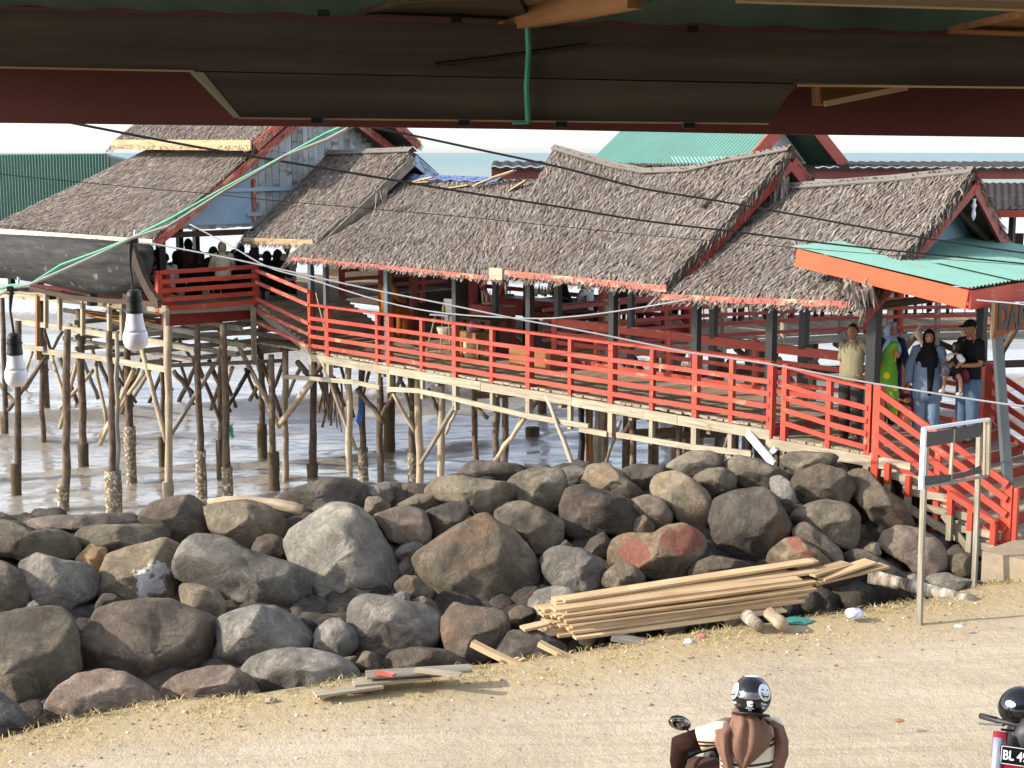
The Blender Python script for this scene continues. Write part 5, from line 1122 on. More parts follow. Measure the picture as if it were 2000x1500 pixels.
b = MB(); b.beam(atY(1440, -3, 2.62), atY(2300, 22, 2.62), .04, .012); b.beam(atY(1440, -36, 2.66), atY(2300, -8, 2.66), .05, .05); b.build('purlin', M['fresh'], fb)
b = MB(); b.tube([atY(1030, 48, 3.18), atY(1032, 100, 3.185), atY(1028, 170, 3.185), atY(1031, 238, 3.19)], .006, 6); b.tube([atY(1000, 240, 3.19), atY(1033, 239, 3.19)], .004, 6); b.build('green_tie', M['greenrope'], fb)
b = MB(); b.tube([atY(850, 125, 3.19), atY(960, 112, 3.19), atY(1150, 86, 3.19)], .004, 5); b.tube([atY(1040, 48, 3.19), atY(1140, 24, 3.1), atY(1270, -6, 2.9)], .008, 6); b.build('cable', M['blackrub'], fb)
# floor, parapet and back wall of the gallery (behind and below the viewer)
b = MB(); b.box(Vector((0, -1.6, 3.24)), 17, 6.0, .12); b.build('floor', M['concrete'], fb)
b = MB(); b.box(Vector((0, -4.5, 5.0)), 17, .1, 4.2); b.build('back_wall', M['concrete'], fb)
for x in (-8.2, 8.2):
    b = MB(); b.beam(Vector((x, 1.3, -.1)), Vector((x, 1.3, rz(x, 1.3, .1))), .15, .15); b.build('post', M['darkwood'], fb)
    b = MB(); b.beam(Vector((x, -4.2, -.1)), Vector((x, -4.2, rz(x, -4.2, .1))), .15, .15); b.build('post', M['darkwood'], fb)
# string of bulbs -------------------------------------------------------------
sg = thing('bulb_cord', 'twisted green and grey cord slung from the eave, carrying two bulbs', 'cord', atY(250, 468, 3.3))
GP = [(-160, 640), (-60, 592), (0, 566), (22, 557), (60, 553), (120, 520), (190, 492), (258, 462), (330, 432), (437, 368), (560, 300), (640, 262), (700, 234), (760, 205)]
def cpath(P, Ys, off=0.0): n = len(P) - 1; return [atY(x, y + off * math.sin(i * 2.1), Ys[0] + (Ys[1] - Ys[0]) * i / n) for i, (x, y) in enumerate(P)]
b = MB(); b.tube(cpath(GP, (4.45, 3.62), 3), .0042, 6); b.build('green_strand', M['greenrope'], sg)
b = MB(); b.tube([p - ZD * .008 for p in cpath(GP, (4.45, 3.62), -4)], .0050, 6); b.build('grey_strand', M['grope'], sg)
b = MB()
for x, y in ((262, 460), (34, 552)): b = MB(); p = atY(x, y, 4.08 if x > 100 else 4.25); b.tube([p - ZD * .012, p + ZD * .012 + XD * .004, p + ZD * .016], [.0045, .004, .002], 6); b.build('cable_tie', M['plastic_white'], sg)
M['bulb'] = plain('frosted_bulb', S(238, 238, 246), .35, .5, amt=.03); M['bulb'].node_tree.nodes['Principled BSDF'].inputs['Subsurface Weight'].default_value = 1.0; M['bulb'].node_tree.nodes['Principled BSDF'].inputs['Subsurface Radius'].default_value = (.05, .05, .05)
M['bulb_base'] = plain('white_bulb_collar', S(226, 226, 238), .4, .5, amt=.05)
def bulb(x, yc, ys, yb, ye, Y, label):
    k = Y * 1.005 / F; top = atY(x, ys, Y); t = thing('light_bulb', label, 'light bulb', atY(x, ye, Y), 'bulbs hanging from the eave cord'); h = (ye - ys) * k
    b = MB(); b.lathe(top, [(.001, .001), (.012, 0), (.018, -.006), (.0205, -.016), (.0205, -.026), (.023, -.027), (.023, -.032), (.0205, -.033), (.0215, -.05), (.0225, -.056), (.0225, -.064), (.012, -.065)], 20); b.build('socket', M['blackrub'], t, smooth=False)
    s0 = (yb - ys) * k; L = (ye - yb) * k; r = L * .33
    pr = [(.62, 0), (.63, .04), (.70, .22), (.80, .40), (.90, .48)]; b = MB(); b.lathe(top - ZD * s0, [(.2 * r, .001)] + [(a * r, -q * L) for a, q in pr], 26); b.build('bulb_collar', M['bulb_base'], t, smooth=True)
    pr = [(.90, .48), (.97, .56), (1.0, .66), (.96, .78), (.83, .89), (.58, .96), (.3, .99), (.02, 1.0)]; b = MB(); b.lathe(top - ZD * s0, [(a * r, -q * L) for a, q in pr], 26); b.build('globe', M['bulb'], t, smooth=True)
    b = MB(); b.tube([atY(x - 4, yc, Y), atY(x - 6, yc + 22, Y), atY(x - 7, (yc + ys) / 2, Y), atY(x, ys + 1, Y)], [.008, .006, .0035, .004], 8); b.box(atY(x - 2, yc + 2, Y), .03, .014, .014); b.build('lead', M['blackrub'], t)
bulb(261, 468, 566, 612, 686, 4.08, 'white bulb in a black socket hanging in front of the dark boat hull')
bulb(27, 562, 650, 690, 757, 4.25, 'white bulb in a black socket hanging at the left picture edge')
# cables across the view -------------------------------------------------------
def cable(name, label, P, Y0, Y1, r, mat):
    n = len(P) - 1; q = []
    for i in range(n):
        for k in range(4):
            t = k / 4; p0 = P[max(0, i - 1)]; p1 = P[i]; p2 = P[i + 1]; p3 = P[min(n, i + 2)]
            f = lambda a, b_, c, d: .5 * (2 * b_ + (c - a) * t + (2 * a - 5 * b_ + 4 * c - d) * t * t + (3 * b_ - a - 3 * c + d) * t ** 3)
            q.append((f(p0[0], p1[0], p2[0], p3[0]), f(p0[1], p1[1], p2[1], p3[1])))
    q.append(P[-1]); b = MB(); b.tube([atY(x, y, Y0 + (Y1 - Y0) * (x - P[0][0]) / (P[-1][0] - P[0][0])) for x, y in q], r, 6); tag(b.build(name, M[mat], smooth=True), label, 'cable')
cable('cable', 'lower of the two thick black cables crossing in front of the thatch', [(60, 225), (150, 242), (385, 287), (700, 340), (900, 374), (1100, 405), (1250, 430), (1430, 452), (1610, 475), (1780, 493), (2000, 515), (2250, 540)], 5.2, 8.6, .0052, 'cable')
cable('cable', 'upper of the two thick black cables, ending over the green canopy', [(640, 235), (750, 253), (925, 290), (1100, 328), (1250, 367), (1400, 392), (1600, 428), (1760, 457), (2000, 494), (2250, 520)], 5.8, 8.6, .0052, 'cable')
cable('cable', 'hair-thin dark wire running across the thatch roofs', [(-60, 330), (0, 340), (210, 361), (402, 378), (560, 394), (900, 423), (1250, 458), (1495, 479), (1760, 500), (2100, 525)], 9, 12, .0028, 'cable')
cable('cable', 'long grey wire sagging from the left eave to the dark stair post', [(266, 470), (465, 508), (700, 560), (870, 594), (1000, 621), (1157, 650), (1350, 689), (1507, 712), (1700, 748), (1962, 789), (2060, 797)], 22, 17.2, .013, 'grope')
cable('cable', 'twisted grey rope drooping from the gable post to the front eave', [(371, 438), (450, 480), (525, 522), (605, 545), (745, 588), (870, 612), (1035, 622), (1110, 619), (1190, 610), (1280, 596), (1352, 583)], 28, 21.6, .013, 'grope')
cable('cable', 'short pale wire under the canopy fascia above the cloth banner', [(1908, 586), (1940, 589), (1975, 592), (2060, 602)], 17.8, 17.0, .010, 'grope')
# ================================================================ people
M['skin'] = plain('brown_skin', S(150, 104, 78), .6, .3, amt=.12); M['skin2'] = plain('light_brown_skin', S(170, 122, 96), .6, .3, amt=.12)
M['hair'] = plain('black_hair', S(22, 19, 18), .6); M['eye'] = plain('dark_eye', S(20, 16, 14), .3); M['lip'] = plain('lips', S(130, 76, 66), .6)
def cloth(name, c, c2=None, sc_=9, rough=.9):
    m = NM(name); t = m.tc(); n_ = m.noise(t, sc_, 5, .6); d = c2 or tuple(x * .72 for x in c[:3]) + (1,)
    w_ = m.noise(m.map(t, (14, 14, 3)), 1.0, 3); m.bump(w_, .5, .02); return m.fin(m.mix(n_, d, c), rough, .12)
M['khaki'] = cloth('khaki_cotton', S(134, 127, 100)); M['cargo'] = cloth('dark_cargo_cotton', S(70, 62, 58), S(44, 40, 40)); M['denim'] = cloth('blue_denim', S(124, 142, 164), S(98, 116, 140)); M['jeans'] = cloth('washed_jeans', S(92, 110, 130), S(58, 74, 94))
M['blackcloth'] = cloth('black_cloth', S(30, 29, 32)); M['navy'] = cloth('navy_cloth', S(46, 52, 76)); M['lightblue'] = cloth('pale_blue_cloth', S(164, 178, 210)); M['maroon'] = cloth('maroon_nylon', S(108, 40, 52), S(76, 26, 38)); M['sandal'] = plain('dark_sandal', S(52, 42, 36), .7)
M['orangecloth'] = cloth('ochre_orange_cloth', S(148, 88, 34)); M['cream'] = cloth('cream_cloth', S(214, 200, 168)); M['brownveil'] = cloth('brown_veil', S(134, 102, 86), S(108, 80, 68)); M['darkbrown'] = cloth('dark_brown_cloth', S(78, 54, 46), S(54, 38, 34)); M['whitecloth'] = cloth('off_white_cloth', S(206, 204, 200)); M['sage'] = cloth('pale_gold_veil', S(176, 160, 120)); M['shoe'] = plain('white_shoe', S(220, 216, 210), .6)
def skin_add(b, J, E, xf, sub=1, mi=0):
    bm = bmesh.new(); sk = bm.verts.layers.skin.verify(); ix = {}
    for n_, (p, r) in J.items():
        v = bm.verts.new(p); v[sk].radius = (r, r) if not isinstance(r, tuple) else r; ix[n_] = v
    first = next(iter(J)); ix[first][sk].use_root = True
    for a, c in E: bm.edges.new((ix[a], ix[c]))
    me = bpy.data.meshes.new('skin_tmp'); bm.to_mesh(me); bm.free(); o = bpy.data.objects.new('skin_tmp', me); col.objects.link(o)
    o.modifiers.new('s', 'SKIN').use_smooth_shade = True; o.modifiers.new('d', 'SUBSURF').levels = sub
    dg = bpy.context.evaluated_depsgraph_get(); ev = o.evaluated_get(dg); m2 = ev.to_mesh()
    vs = [xf @ v.co for v in m2.vertices]; fs = [tuple(p.vertices) for p in m2.polygons]; tcs = [v.co.copy() for v in m2.vertices]; ev.to_mesh_clear()
    bpy.data.objects.remove(o); bpy.data.meshes.remove(me); b.add(vs, fs, tcs, .5, mi)
def STAND():
    return {'pelvis': (Vector((0, 0, .95)), .12), 'spine': (Vector((0, 0, 1.12)), .11), 'chest': (Vector((0, 0, 1.31)), .12), 'neck': (Vector((0, .0, 1.455)), .052), 'head': (Vector((0, .02, 1.53)), .055),
            'shL': (Vector((-.165, 0, 1.405)), .055), 'elL': (Vector((-.225, -.02, 1.13)), .04), 'wrL': (Vector((-.23, .05, .90)), .027), 'shR': (Vector((.165, 0, 1.405)), .055), 'elR': (Vector((.225, -.02, 1.13)), .04), 'wrR': (Vector((.23, .05, .90)), .027),
            'hipL': (Vector((-.09, 0, .90)), .085), 'knL': (Vector((-.10, .02, .50)), .055), 'anL': (Vector((-.105, -.01, .09)), .038), 'toL': (Vector((-.12, .13, .035)), .034), 'hipR': (Vector((.09, 0, .90)), .085), 'knR': (Vector((.10, .02, .50)), .055), 'anR': (Vector((.105, -.01, .09)), .038), 'toR': (Vector((.12, .13, .035)), .034)}
def SIT(seat=.46):
    J = STAND(); d = .90 - seat - .06
    for k in list(J):
        p, r = J[k]
        if k[:2] in ('hi',): J[k] = (Vector((p.x, .02, seat + .08)), r)
        elif k[:2] == 'kn': J[k] = (Vector((p.x, .43, seat + .05)), r)
        elif k[:2] == 'an': J[k] = (Vector((p.x, .42, .09)), r)
        elif k[:2] == 'to': J[k] = (Vector((p.x, .56, .035)), r)
        else: J[k] = (p - ZD * d, r)
    for s_, x in (('L', -1), ('R', 1)):
        J['el' + s_] = (Vector((.25 * x, .10, 1.15 - d)), .04); J['wr' + s_] = (Vector((.14 * x, .34, 1.08 - d)), .027)
    return J
BE = [('pelvis', 'spine'), ('spine', 'chest'), ('chest', 'neck'), ('neck', 'head'), ('chest', 'shL'), ('shL', 'elL'), ('elL', 'wrL'), ('chest', 'shR'), ('shR', 'elR'), ('elR', 'wrR'), ('pelvis', 'hipL'), ('hipL', 'knL'), ('knL', 'anL'), ('anL', 'toL'), ('pelvis', 'hipR'), ('hipR', 'knR'), ('knR', 'anR'), ('anR', 'toR')]
def frame(loc, ang, s=1.0): return Matrix.Translation(Vector(loc)) @ Matrix.Rotation(ang, 4, 'Z') @ Matrix.Diagonal((s, s, s, 1))
def hand(b, xf, wr, el, side):
    d = (wr - el).normalized(); n_ = d.cross(Vector((1, 0, 0)) if abs(d.x) < .8 else Vector((0, 1, 0))).normalized(); w = d.cross(n_)
    if w.dot(Vector((0, 1, 0))) < 0: w = -w
    n_ = Vector((-side, 0, 0)); n_ = (n_ - d * n_.dot(d)).normalized(); w = d.cross(n_)
    if w.y < 0: w = -w
    P = lambda p: xf @ p
    b.loft([(P(wr), xf.to_3x3() @ w * .022, xf.to_3x3() @ n_ * .017), (P(wr + d * .04), xf.to_3x3() @ w * .036, xf.to_3x3() @ n_ * .016), (P(wr + d * .085), xf.to_3x3() @ w * .038, xf.to_3x3() @ n_ * .012)], 10, mi=0)
    for k, l_ in enumerate((.064, .075, .070, .055)):
        o = wr + d * .082 + w * (.029 - .019 * k); c = n_ * (.010 + .004 * k)
        b.tube([P(o), P(o + d * l_ * .45 + c * .6), P(o + d * l_ * .8 + c * 2), P(o + d * l_ * .95 + c * 3.2)], [.0088, .0082, .0075, .006], 6)
    o = wr + d * .025 + w * .03; b.tube([P(o), P(o + d * .025 + w * .022 + n_ * .008), P(o + d * .055 + w * .028 + n_ * .016)], [.011, .010, .008], 6)
def head_q(q):
    z = q.z; x, y = q.x, q.y
    if z < 0: x *= 1 + .30 * z; y = y * (1 + .10 * z) + (.06 * -z if y > 0 else 0)
    if y > .6 and abs(x) < .22 and -.35 < z < .12: y += .14 * (1 - abs(x) / .22) * (1 - abs(z + .14) / .3)
    if y > .5 and abs(abs(x) - .33) < .2 and .02 < z < .28: y -= .05
    return Vector((x, y, z))
def head(b, xf, c, yaw=0.0, pitch=0.0, eyes=True):
    R_ = Matrix.Rotation(yaw, 3, 'Z') @ Matrix.Rotation(pitch, 3, 'X'); q3 = xf.to_3x3() @ R_; ax = (q3 @ XD, q3 @ YD, q3 @ ZD)
    b.ell(xf @ c, .074, .094, .112, 22, 18, ax, 0, head_q, .5)
    P = lambda x, y, z: xf @ (c + R_ @ Vector((x, y, z)))
    for s_ in (-1, 1):
        b.ell(P(.074 * s_, -.005, -.005), .012, .022, .032, 8, 6, ax, 0, None, .5); b.ell(P(.030 * s_, .080, .014), .013, .008, .007, 8, 6, ax, 1, None, .5); b.ell(P(.030 * s_, .083, .036), .018, .008, .004, 8, 5, ax, 2, None, .5)
    b.ell(P(0, .082, -.055), .024, .008, .007, 8, 6, ax, 3, None, .5)
    return R_, ax
def body(t, xf, J, hc, yaw=0, pitch=0, mat='skin', hands=True):
    b = MB(); skin_add(b, J, BE, xf, 2)
    if hands:
        hand(b, xf, J['wrL'][0], J['elL'][0], -1); hand(b, xf, J['wrR'][0], J['elR'][0], 1)
    R_, ax = head(b, xf, hc, yaw, pitch); b.build('body', [M[mat], M['eye'], M['hair'], M['lip']], t, smooth=True); return R_, ax
def hair(t, xf, c, R_, mat='hair'):
    q3 = xf.to_3x3() @ R_; ax = (q3 @ XD, q3 @ YD, q3 @ ZD); b = MB()
    def fn(q):
        if q.y > .25 and q.z < .52: return Vector((q.x * .8, q.y * .55, q.z))
        if q.z < -.25: return Vector((q.x * .9, q.y * .9, -.25 + (q.z + .25) * .3))
        return q * (1 + .03 * noise.noise(q * 9))
    b.ell(xf @ (c + R_ @ Vector((0, -.006, .014))), .083, .103, .116, 24, 18, ax, 0, fn); b.build('hair', M[mat], t, smooth=True)
def veil(t, xf, c, R_, mat, drop=.32, wide=.17, back=.02):
    q3 = xf.to_3x3() @ R_; ax = (q3 @ XD, q3 @ YD, q3 @ ZD); b = MB(); r3 = xf.to_3x3()
    def fn(q):
        if q.y > .2 and abs(q.x) < .62 and -.70 < q.z < .50: return Vector((q.x, min(q.y, .30), q.z))
        return q * (1 + .04 * noise.noise(q * 5))
    b.ell(xf @ (c + R_ @ Vector((0, -.012, .0))), .096, .122, .140, 26, 20, ax, 0, fn)
    b.loft([(xf @ (c + Vector((0, -.0, -.07))), r3 @ XD * .085, r3 @ YD * .10), (xf @ (c + Vector((0, .0, -.15))), r3 @ XD * .10, r3 @ YD * .10), (xf @ (c + Vector((0, .01, -.22))), r3 @ XD * wide, r3 @ YD * .13), (xf @ (c + Vector((0, .02 - back, -.22 - drop * .5))), r3 @ XD * (wide + .04), r3 @ YD * .15), (xf @ (c + Vector((0, .02 - back, -.22 - drop))), r3 @ XD * (wide + .02), r3 @ YD * .145)], 26, [.02, .03, .04, .06, .08], 6)
    b.build('veil', M[mat], t, smooth=True)
def garment(t, xf, name, mat, rings, fold=.02, J=None, sleeve=0.0, sr=(.075, .062, .052), mats=None, k=6, arms='LR', extra=None):
    b = MB(); r3 = xf.to_3x3(); b.loft([(xf @ Vector(c), r3 @ XD * rx, r3 @ YD * ry) for c, rx, ry in rings], 28, fold, k, rot=.1)
    if J and sleeve > 0:
        for s_ in arms:
            a, e, w = J['sh' + s_][0], J['el' + s_][0], J['wr' + s_][0]; L1, L2 = (e - a).length, (w - e).length; L = sleeve * (L1 + L2)
            sg_ = -1 if s_ == 'L' else 1; pts = [a + Vector((-sg_ * .05, 0, .01)), a + Vector((sg_ * .005, 0, 0))]; rs = [sr[0] * .9, sr[0]]
            for f_ in (.25, .5, .75, 1.0):
                l_ = L * f_; p = a.lerp(e, l_ / L1) if l_ <= L1 else e.lerp(w, min(1, (l_ - L1) / L2)); pts.append(p); rs.append((sr[0] + (sr[1] - sr[0]) * l_ / L1 if l_ <= L1 else sr[1] + (sr[2] - sr[1]) * (l_ - L1) / L2) * rr(.96, 1.05))
            b.tube([xf @ p for p in pts], [r * xf.to_scale().x for r in rs], 14, jit=.03)
    if extra: extra(b)
    return b.build(name, mats or M[mat], t, smooth=True)
def trousers(t, xf, J, mat, r=(.10, .078, .066), end=.0):
    b = MB(); r3 = xf.to_3x3(); p = J['pelvis'][0]
    b.loft([(xf @ (p + Vector((0, 0, -.12))), r3 @ XD * .14, r3 @ YD * .10), (xf @ (p + Vector((0, 0, -.04))), r3 @ XD * .165, r3 @ YD * .115), (xf @ (p + Vector((0, 0, .06))), r3 @ XD * .155, r3 @ YD * .11)], 22, .015, 6)
    for s_ in 'LR':
        h, kn, an = J['hip' + s_][0], J['kn' + s_][0], J['an' + s_][0]; P = [h, h.lerp(kn, .5), kn, kn.lerp(an, .35), kn.lerp(an, .7), an + Vector((0, 0, -.02 + end))]
        b.tube([xf @ q for q in P], [q * xf.to_scale().x for q in (r[0], (r[0] + r[1]) / 2 + .006, r[1], r[1] * .97, (r[1] + r[2]) / 2, r[2])], 16, jit=.045)
    b.build('trousers', M[mat], t, smooth=True)
def shoes(t, xf, J, mat, top=.02):
    b = MB()
    for s_ in 'LR':
        a, to = J['an' + s_][0], J['to' + s_][0]; d = (to - a); d.z = 0; d.normalize(); x = d.cross(ZD); r3 = xf.to_3x3(); g = Vector((0, 0, 1))
        Q = [(-.07, .034, .035), (-.03, .042, .042), (.05, .044, .038), (.13, .05, .030), (.19, .036, .02)]
        b.loft([(xf @ (Vector((a.x, a.y, h_ * .9)) + d * q), r3 @ x * w_, r3 @ g * h_ * .9) for q, w_, h_ in Q], 12)
    b.build('shoes', M[mat], t, smooth=True)
TORSO = [((0, 0, .86), .178, .128), ((0, 0, 1.0), .172, .122), ((0, 0, 1.14), .168, .118), ((0, 0, 1.27), .182, .122), ((0, 0, 1.34), .18, .112), ((0, 0, 1.39), .155, .092), ((0, 0, 1.425), .108, .076), ((0, 0, 1.455), .068, .064)]
PG = 'people standing on the stair platform'
# man in khaki
def face_to(P, tgt): d = Vector(tgt) - P; return math.atan2(-d.x, d.y)
p = onz(1660, 860, PZ); p.z = PZ; a = face_to(p, (p.x - 6, p.y - 7, 0)); xf = frame(p, a, .985)
t = thing('person', 'man in a khaki T-shirt and dark trousers standing with one hand on his hip', 'person', p, PG)
J = STAND(); J['elL'] = (Vector((-.34, -.13, 1.14)), .04); J['wrL'] = (Vector((-.20, .06, .98)), .027); J['elR'] = (Vector((.20, -.06, 1.12)), .04); J['wrR'] = (Vector((.19, -.02, .88)), .027)
hc = Vector((0, .03, 1.595)); R_, ax = body(t, xf, J, hc, -.15, 0); hair(t, xf, hc, R_); trousers(t, xf, J, 'cargo', (.105, .085, .072)); shoes(t, xf, J, 'sandal')
garment(t, xf, 'shirt', 'khaki', TORSO, .022, J, .46, (.060, .070, .05))
# woman in denim
p = onz(1806, 858, PZ); p.z = PZ; a = face_to(p, (p.x - 2.5, p.y - 8, 0)); xf = frame(p, a, .93)
t = thing('person', 'smiling woman in a long denim tunic and black headscarf holding a maroon handbag', 'person', p, PG)
J = STAND(); J['elR'] = (Vector((.27, -.02, 1.12)), .04); J['wrR'] = (Vector((.28, .03, .87)), .027); J['elL'] = (Vector((-.29, .02, 1.13)), .04); J['wrL'] = (Vector((-.27, .22, 1.10)), .027)
hc = Vector((0, .03, 1.59)); R_, ax = body(t, xf, J, hc, .1, 0, 'skin2'); veil(t, xf, hc, R_, 'blackcloth', .22, .15); trousers(t, xf, J, 'denim', (.13, .11, .10)); shoes(t, xf, J, 'sandal')
garment(t, xf, 'tunic', 'denim', [((0, 0, .62), .225, .17), ((0, 0, .80), .22, .175), ((0, 0, 1.0), .212, .17), ((0, 0, 1.18), .205, .165), ((0, 0, 1.32), .205, .15), ((0, 0, 1.40), .18, .11), ((0, 0, 1.45), .07, .07)], .03, J, .98, (.082, .078, .066))
b = MB(); r3 = xf.to_3x3(); b.loft([(xf @ Vector((-.06 + .02 * (1.45 - z) , y, z)), r3 @ XD * w, r3 @ YD * .03) for z, y, w in ((1.44, .07, .05), (1.30, .15, .06), (1.10, .165, .055), (.9, .165, .045), (.72, .165, .03))], 12, .05, 4); b.build('scarf_end', M['blackcloth'], t, smooth=True)
def bag(lbl, xf, c, w, h, d, cat, nm, strap=True):
    t2 = thing(nm, lbl, cat, xf @ c); b = MB(); r3 = xf.to_3x3()
    b.loft([(xf @ (c + Vector((0, 0, z * h))), r3 @ XD * w * k, r3 @ YD * d * k2) for z, k, k2 in ((-.5, .7, .7), (-.42, .98, 1), (-.1, 1.02, 1.05), (.25, .86, .8), (.42, .6, .5), (.5, .45, .3))], 18, .05, 5); b.build('bag_body', M['maroon'], t2, smooth=True)
    if strap:
        for s_ in (-1, 1): b = MB(); b.tube([xf @ (c + Vector((s_ * w * .4, 0, h * .4))), xf @ (c + Vector((s_ * w * .25, 0, h * .85))), xf @ (c + Vector((0, 0, h * 1.02)))], .010, 6); b.build('strap', M['maroon'], t2)
bag('maroon handbag hanging from the hand of the woman in denim', xf, Vector((.29, .04, .56)), .17, .30, .07, 'handbag', 'handbag')
# man in cap with baby
p = onz(1888, 862, PZ); p.z = PZ; a = face_to(p, (p.x - 6, p.y - 3.0, 0)); xf = frame(p, a, 1.02)
t = thing('person', 'man in a black cap and washed jeans carrying a baby on his front', 'person', p, PG)
J = STAND(); J['elL'] = (Vector((-.25, .06, 1.12)), .042); J['wrL'] = (Vector((-.06, .27, 1.10)), .028); J['elR'] = (Vector((.25, .06, 1.12)), .042); J['wrR'] = (Vector((.08, .26, 1.12)), .028)
hc = Vector((0, .04, 1.60)); R_, ax = body(t, xf, J, hc, .05, -.05); hair(t, xf, hc, R_); trousers(t, xf, J, 'jeans', (.112, .092, .08)); shoes(t, xf, J, 'sandal'); garment(t, xf, 'shirt', 'blackcloth', TORSO, .02, J, .42, (.072, .072, .05))
b = MB(); q3 = xf.to_3x3() @ R_; ax = (q3 @ XD, q3 @ YD, q3 @ ZD); b.ell(xf @ (hc + Vector((0, -.005, .045))), .086, .108, .085, 20, 12, ax, 0, lambda q: Vector((q.x, q.y, max(q.z, -.1)))); b.loft([(xf @ (hc + Vector((0, .08, .045))), ax[0] * .075, ax[2] * .010), (xf @ (hc + Vector((0, .14, .038))), ax[0] * .068, ax[2] * .008), (xf @ (hc + Vector((0, .175, .03))), ax[0] * .04, ax[2] * .005)], 14); b.build('cap', M['blackcloth'], t, smooth=True)
tb = thing('person', 'baby in a black top with white shoulder stripes held by the man in the cap', 'person', xf @ Vector((0, .2, 1.0)), PG)
xb = xf @ Matrix.Translation(Vector((0, .27, .74))) @ Matrix.Rotation(math.pi * .04, 4, 'Z') @ Matrix.Diagonal((.50, .50, .50, 1))
J = SIT(.40); J['knL'] = (Vector((-.26, .10, .36)), .06); J['anL'] = (Vector((-.30, .10, .02)), .045); J['toL'] = (Vector((-.34, .22, -.02)), .04); J['knR'] = (Vector((.26, .10, .36)), .06); J['anR'] = (Vector((.30, .10, .02)), .045); J['toR'] = (Vector((.34, .22, -.02)), .04); J['elL'] = (Vector((-.24, -.02, .88)), .045); J['wrL'] = (Vector((-.26, .14, .78)), .032); J['elR'] = (Vector((.24, -.02, .88)), .045); J['wrR'] = (Vector((.26, .14, .78)), .032)
d = .90 - .40 - .06; hb = Vector((0, .03, 1.66 - d)); R_, ax = body(tb, xb, J, hb, .0, 0, 'skin2')
b = MB(); q3 = xb.to_3x3(); b.ell(xb @ (hb + Vector((0, 0, .01))), .125, .135, .145, 20, 14, (q3 @ XD, q3 @ YD, q3 @ ZD), 0, lambda q: Vector((q.x, q.y if q.y < .2 else q.y * .6, q.z))); b.build('hair', M['hair'], tb, smooth=True)
garment(tb, xb, 'top', 'blackcloth', [((x, y, z - d), rx * 1.1, ry * 1.2) for (x, y, z), rx, ry in TORSO], .02, J, .5, (.09, .08, .06))
b = MB()
for s_ in (-1, 1):
    for k in range(2): c = Vector((s_ * (.14 + .07 * k), .02, 1.40 - d - .06 * k)); b.ell(xb @ c, .045, .09, .05, 10, 8)
b.build('white_stripes', M['plastic_white'], tb, smooth=True)
b = MB()
for s_ in 'LR': q = J['an' + s_][0]; b.ell(xb @ (q + Vector((0, .05, -.06))), .065, .13, .06, 12, 8, (q3 @ XD * 2, q3 @ YD * 2, q3 @ ZD * 2) if False else (q3 @ XD, q3 @ YD, q3 @ ZD))
b.build('shoes', M['shoe'], tb, smooth=True)
bag('small maroon waist bag worn on the belly of the man in the cap', xf, Vector((.0, .17, .97)), .15, .20, .07, 'waist bag', 'waist_bag', False)
# woman behind the post with a child in a green towel
p = onz(1706, 842, PZ) + VD * .35; p.z = PZ; a = face_to(p, (p.x + 1.0, p.y - 8, 0)); xf = frame(p, a, .93)
t = thing('person', 'woman with a pale blue headscarf half hidden behind the black post', 'person', p, PG)
J = STAND(); J['elL'] = (Vector((-.24, .08, 1.12)), .04); J['wrL'] = (Vector((-.2, .26, 1.05)), .027); J['elR'] = (Vector((.25, .05, 1.12)), .04); J['wrR'] = (Vector((.1, .25, 1.0)), .027)
hc = Vector((0, .03, 1.59)); R_, ax = body(t, xf, J, hc, .35, 0, 'skin2'); veil(t, xf, hc, R_, 'lightblue', .18, .15); trousers(t, xf, J, 'navy', (.12, .10, .09)); shoes(t, xf, J, 'shoe')
garment(t, xf, 'dress', 'navy', [((0, 0, .40), .23, .17), ((0, 0, .7), .21, .16), ((0, 0, 1.0), .19, .14), ((0, 0, 1.3), .19, .13), ((0, 0, 1.40), .16, .10), ((0, 0, 1.45), .07, .07)], .03, J, .98, (.085, .07, .055))
pc = PV(1741, 735, 1.05); xc = Matrix.Translation(Vector((pc.x, pc.y, pc.z - .78))) @ Matrix.Rotation(face_to(pc, (pc.x + 6, pc.y - 4, 0)), 4, 'Z') @ Matrix.Diagonal((.62, .62, .62, 1))
tc_ = thing('person', 'small child wrapped in a bright green towel with orange and yellow flowers', 'person', pc - ZD * .5, PG)
J = SIT(.5); d = .90 - .5 - .06; hcx = Vector((0, .05, 1.61 - d)); R_, ax = body(tc_, xc, J, hcx, 0, 0, 'skin2')
m = NM('green_flowered_towel'); tt = m.tc(); vor = m.n('ShaderNodeTexVoronoi', i_Vector=m.map(tt, (1, 1, 1)), i_Scale=5.5); dd = vor.outputs['Distance']; cc = m.mix(m.noise(tt, 5, 3), S(92, 150, 48), S(112, 174, 66)); fl = m.ramp(m.n('ShaderNodeSeparateColor', i_Color=vor.outputs['Color']).outputs[0], (0.35, S(226, 196, 40)), (.55, S(214, 96, 44))); cc = m.mix(m.ramp(dd, (.26, 1.0), (.33, 0.0)), cc, fl); M['towel'] = m.fin(cc, .95, .1)
b = MB()
TW = [((1748, 668), .05), ((1740, 682), .085), ((1735, 702), .12), ((1731, 730), .17), ((1730, 750), .175), ((1740, 765), .13), ((1746, 785), .07), ((1745, 806), .055), ((1742, 822), .02)]
b.loft([(PV(*q, 1.0) + XD * (.0 if w < .1 else -.02), XD * w, YD * (w * .55 + .07)) for q, w in TW], 22, [.02, .03, .04, .06, .07, .07, .1, .1, .1], 5); b.build('towel', M['towel'], tc_, smooth=True)
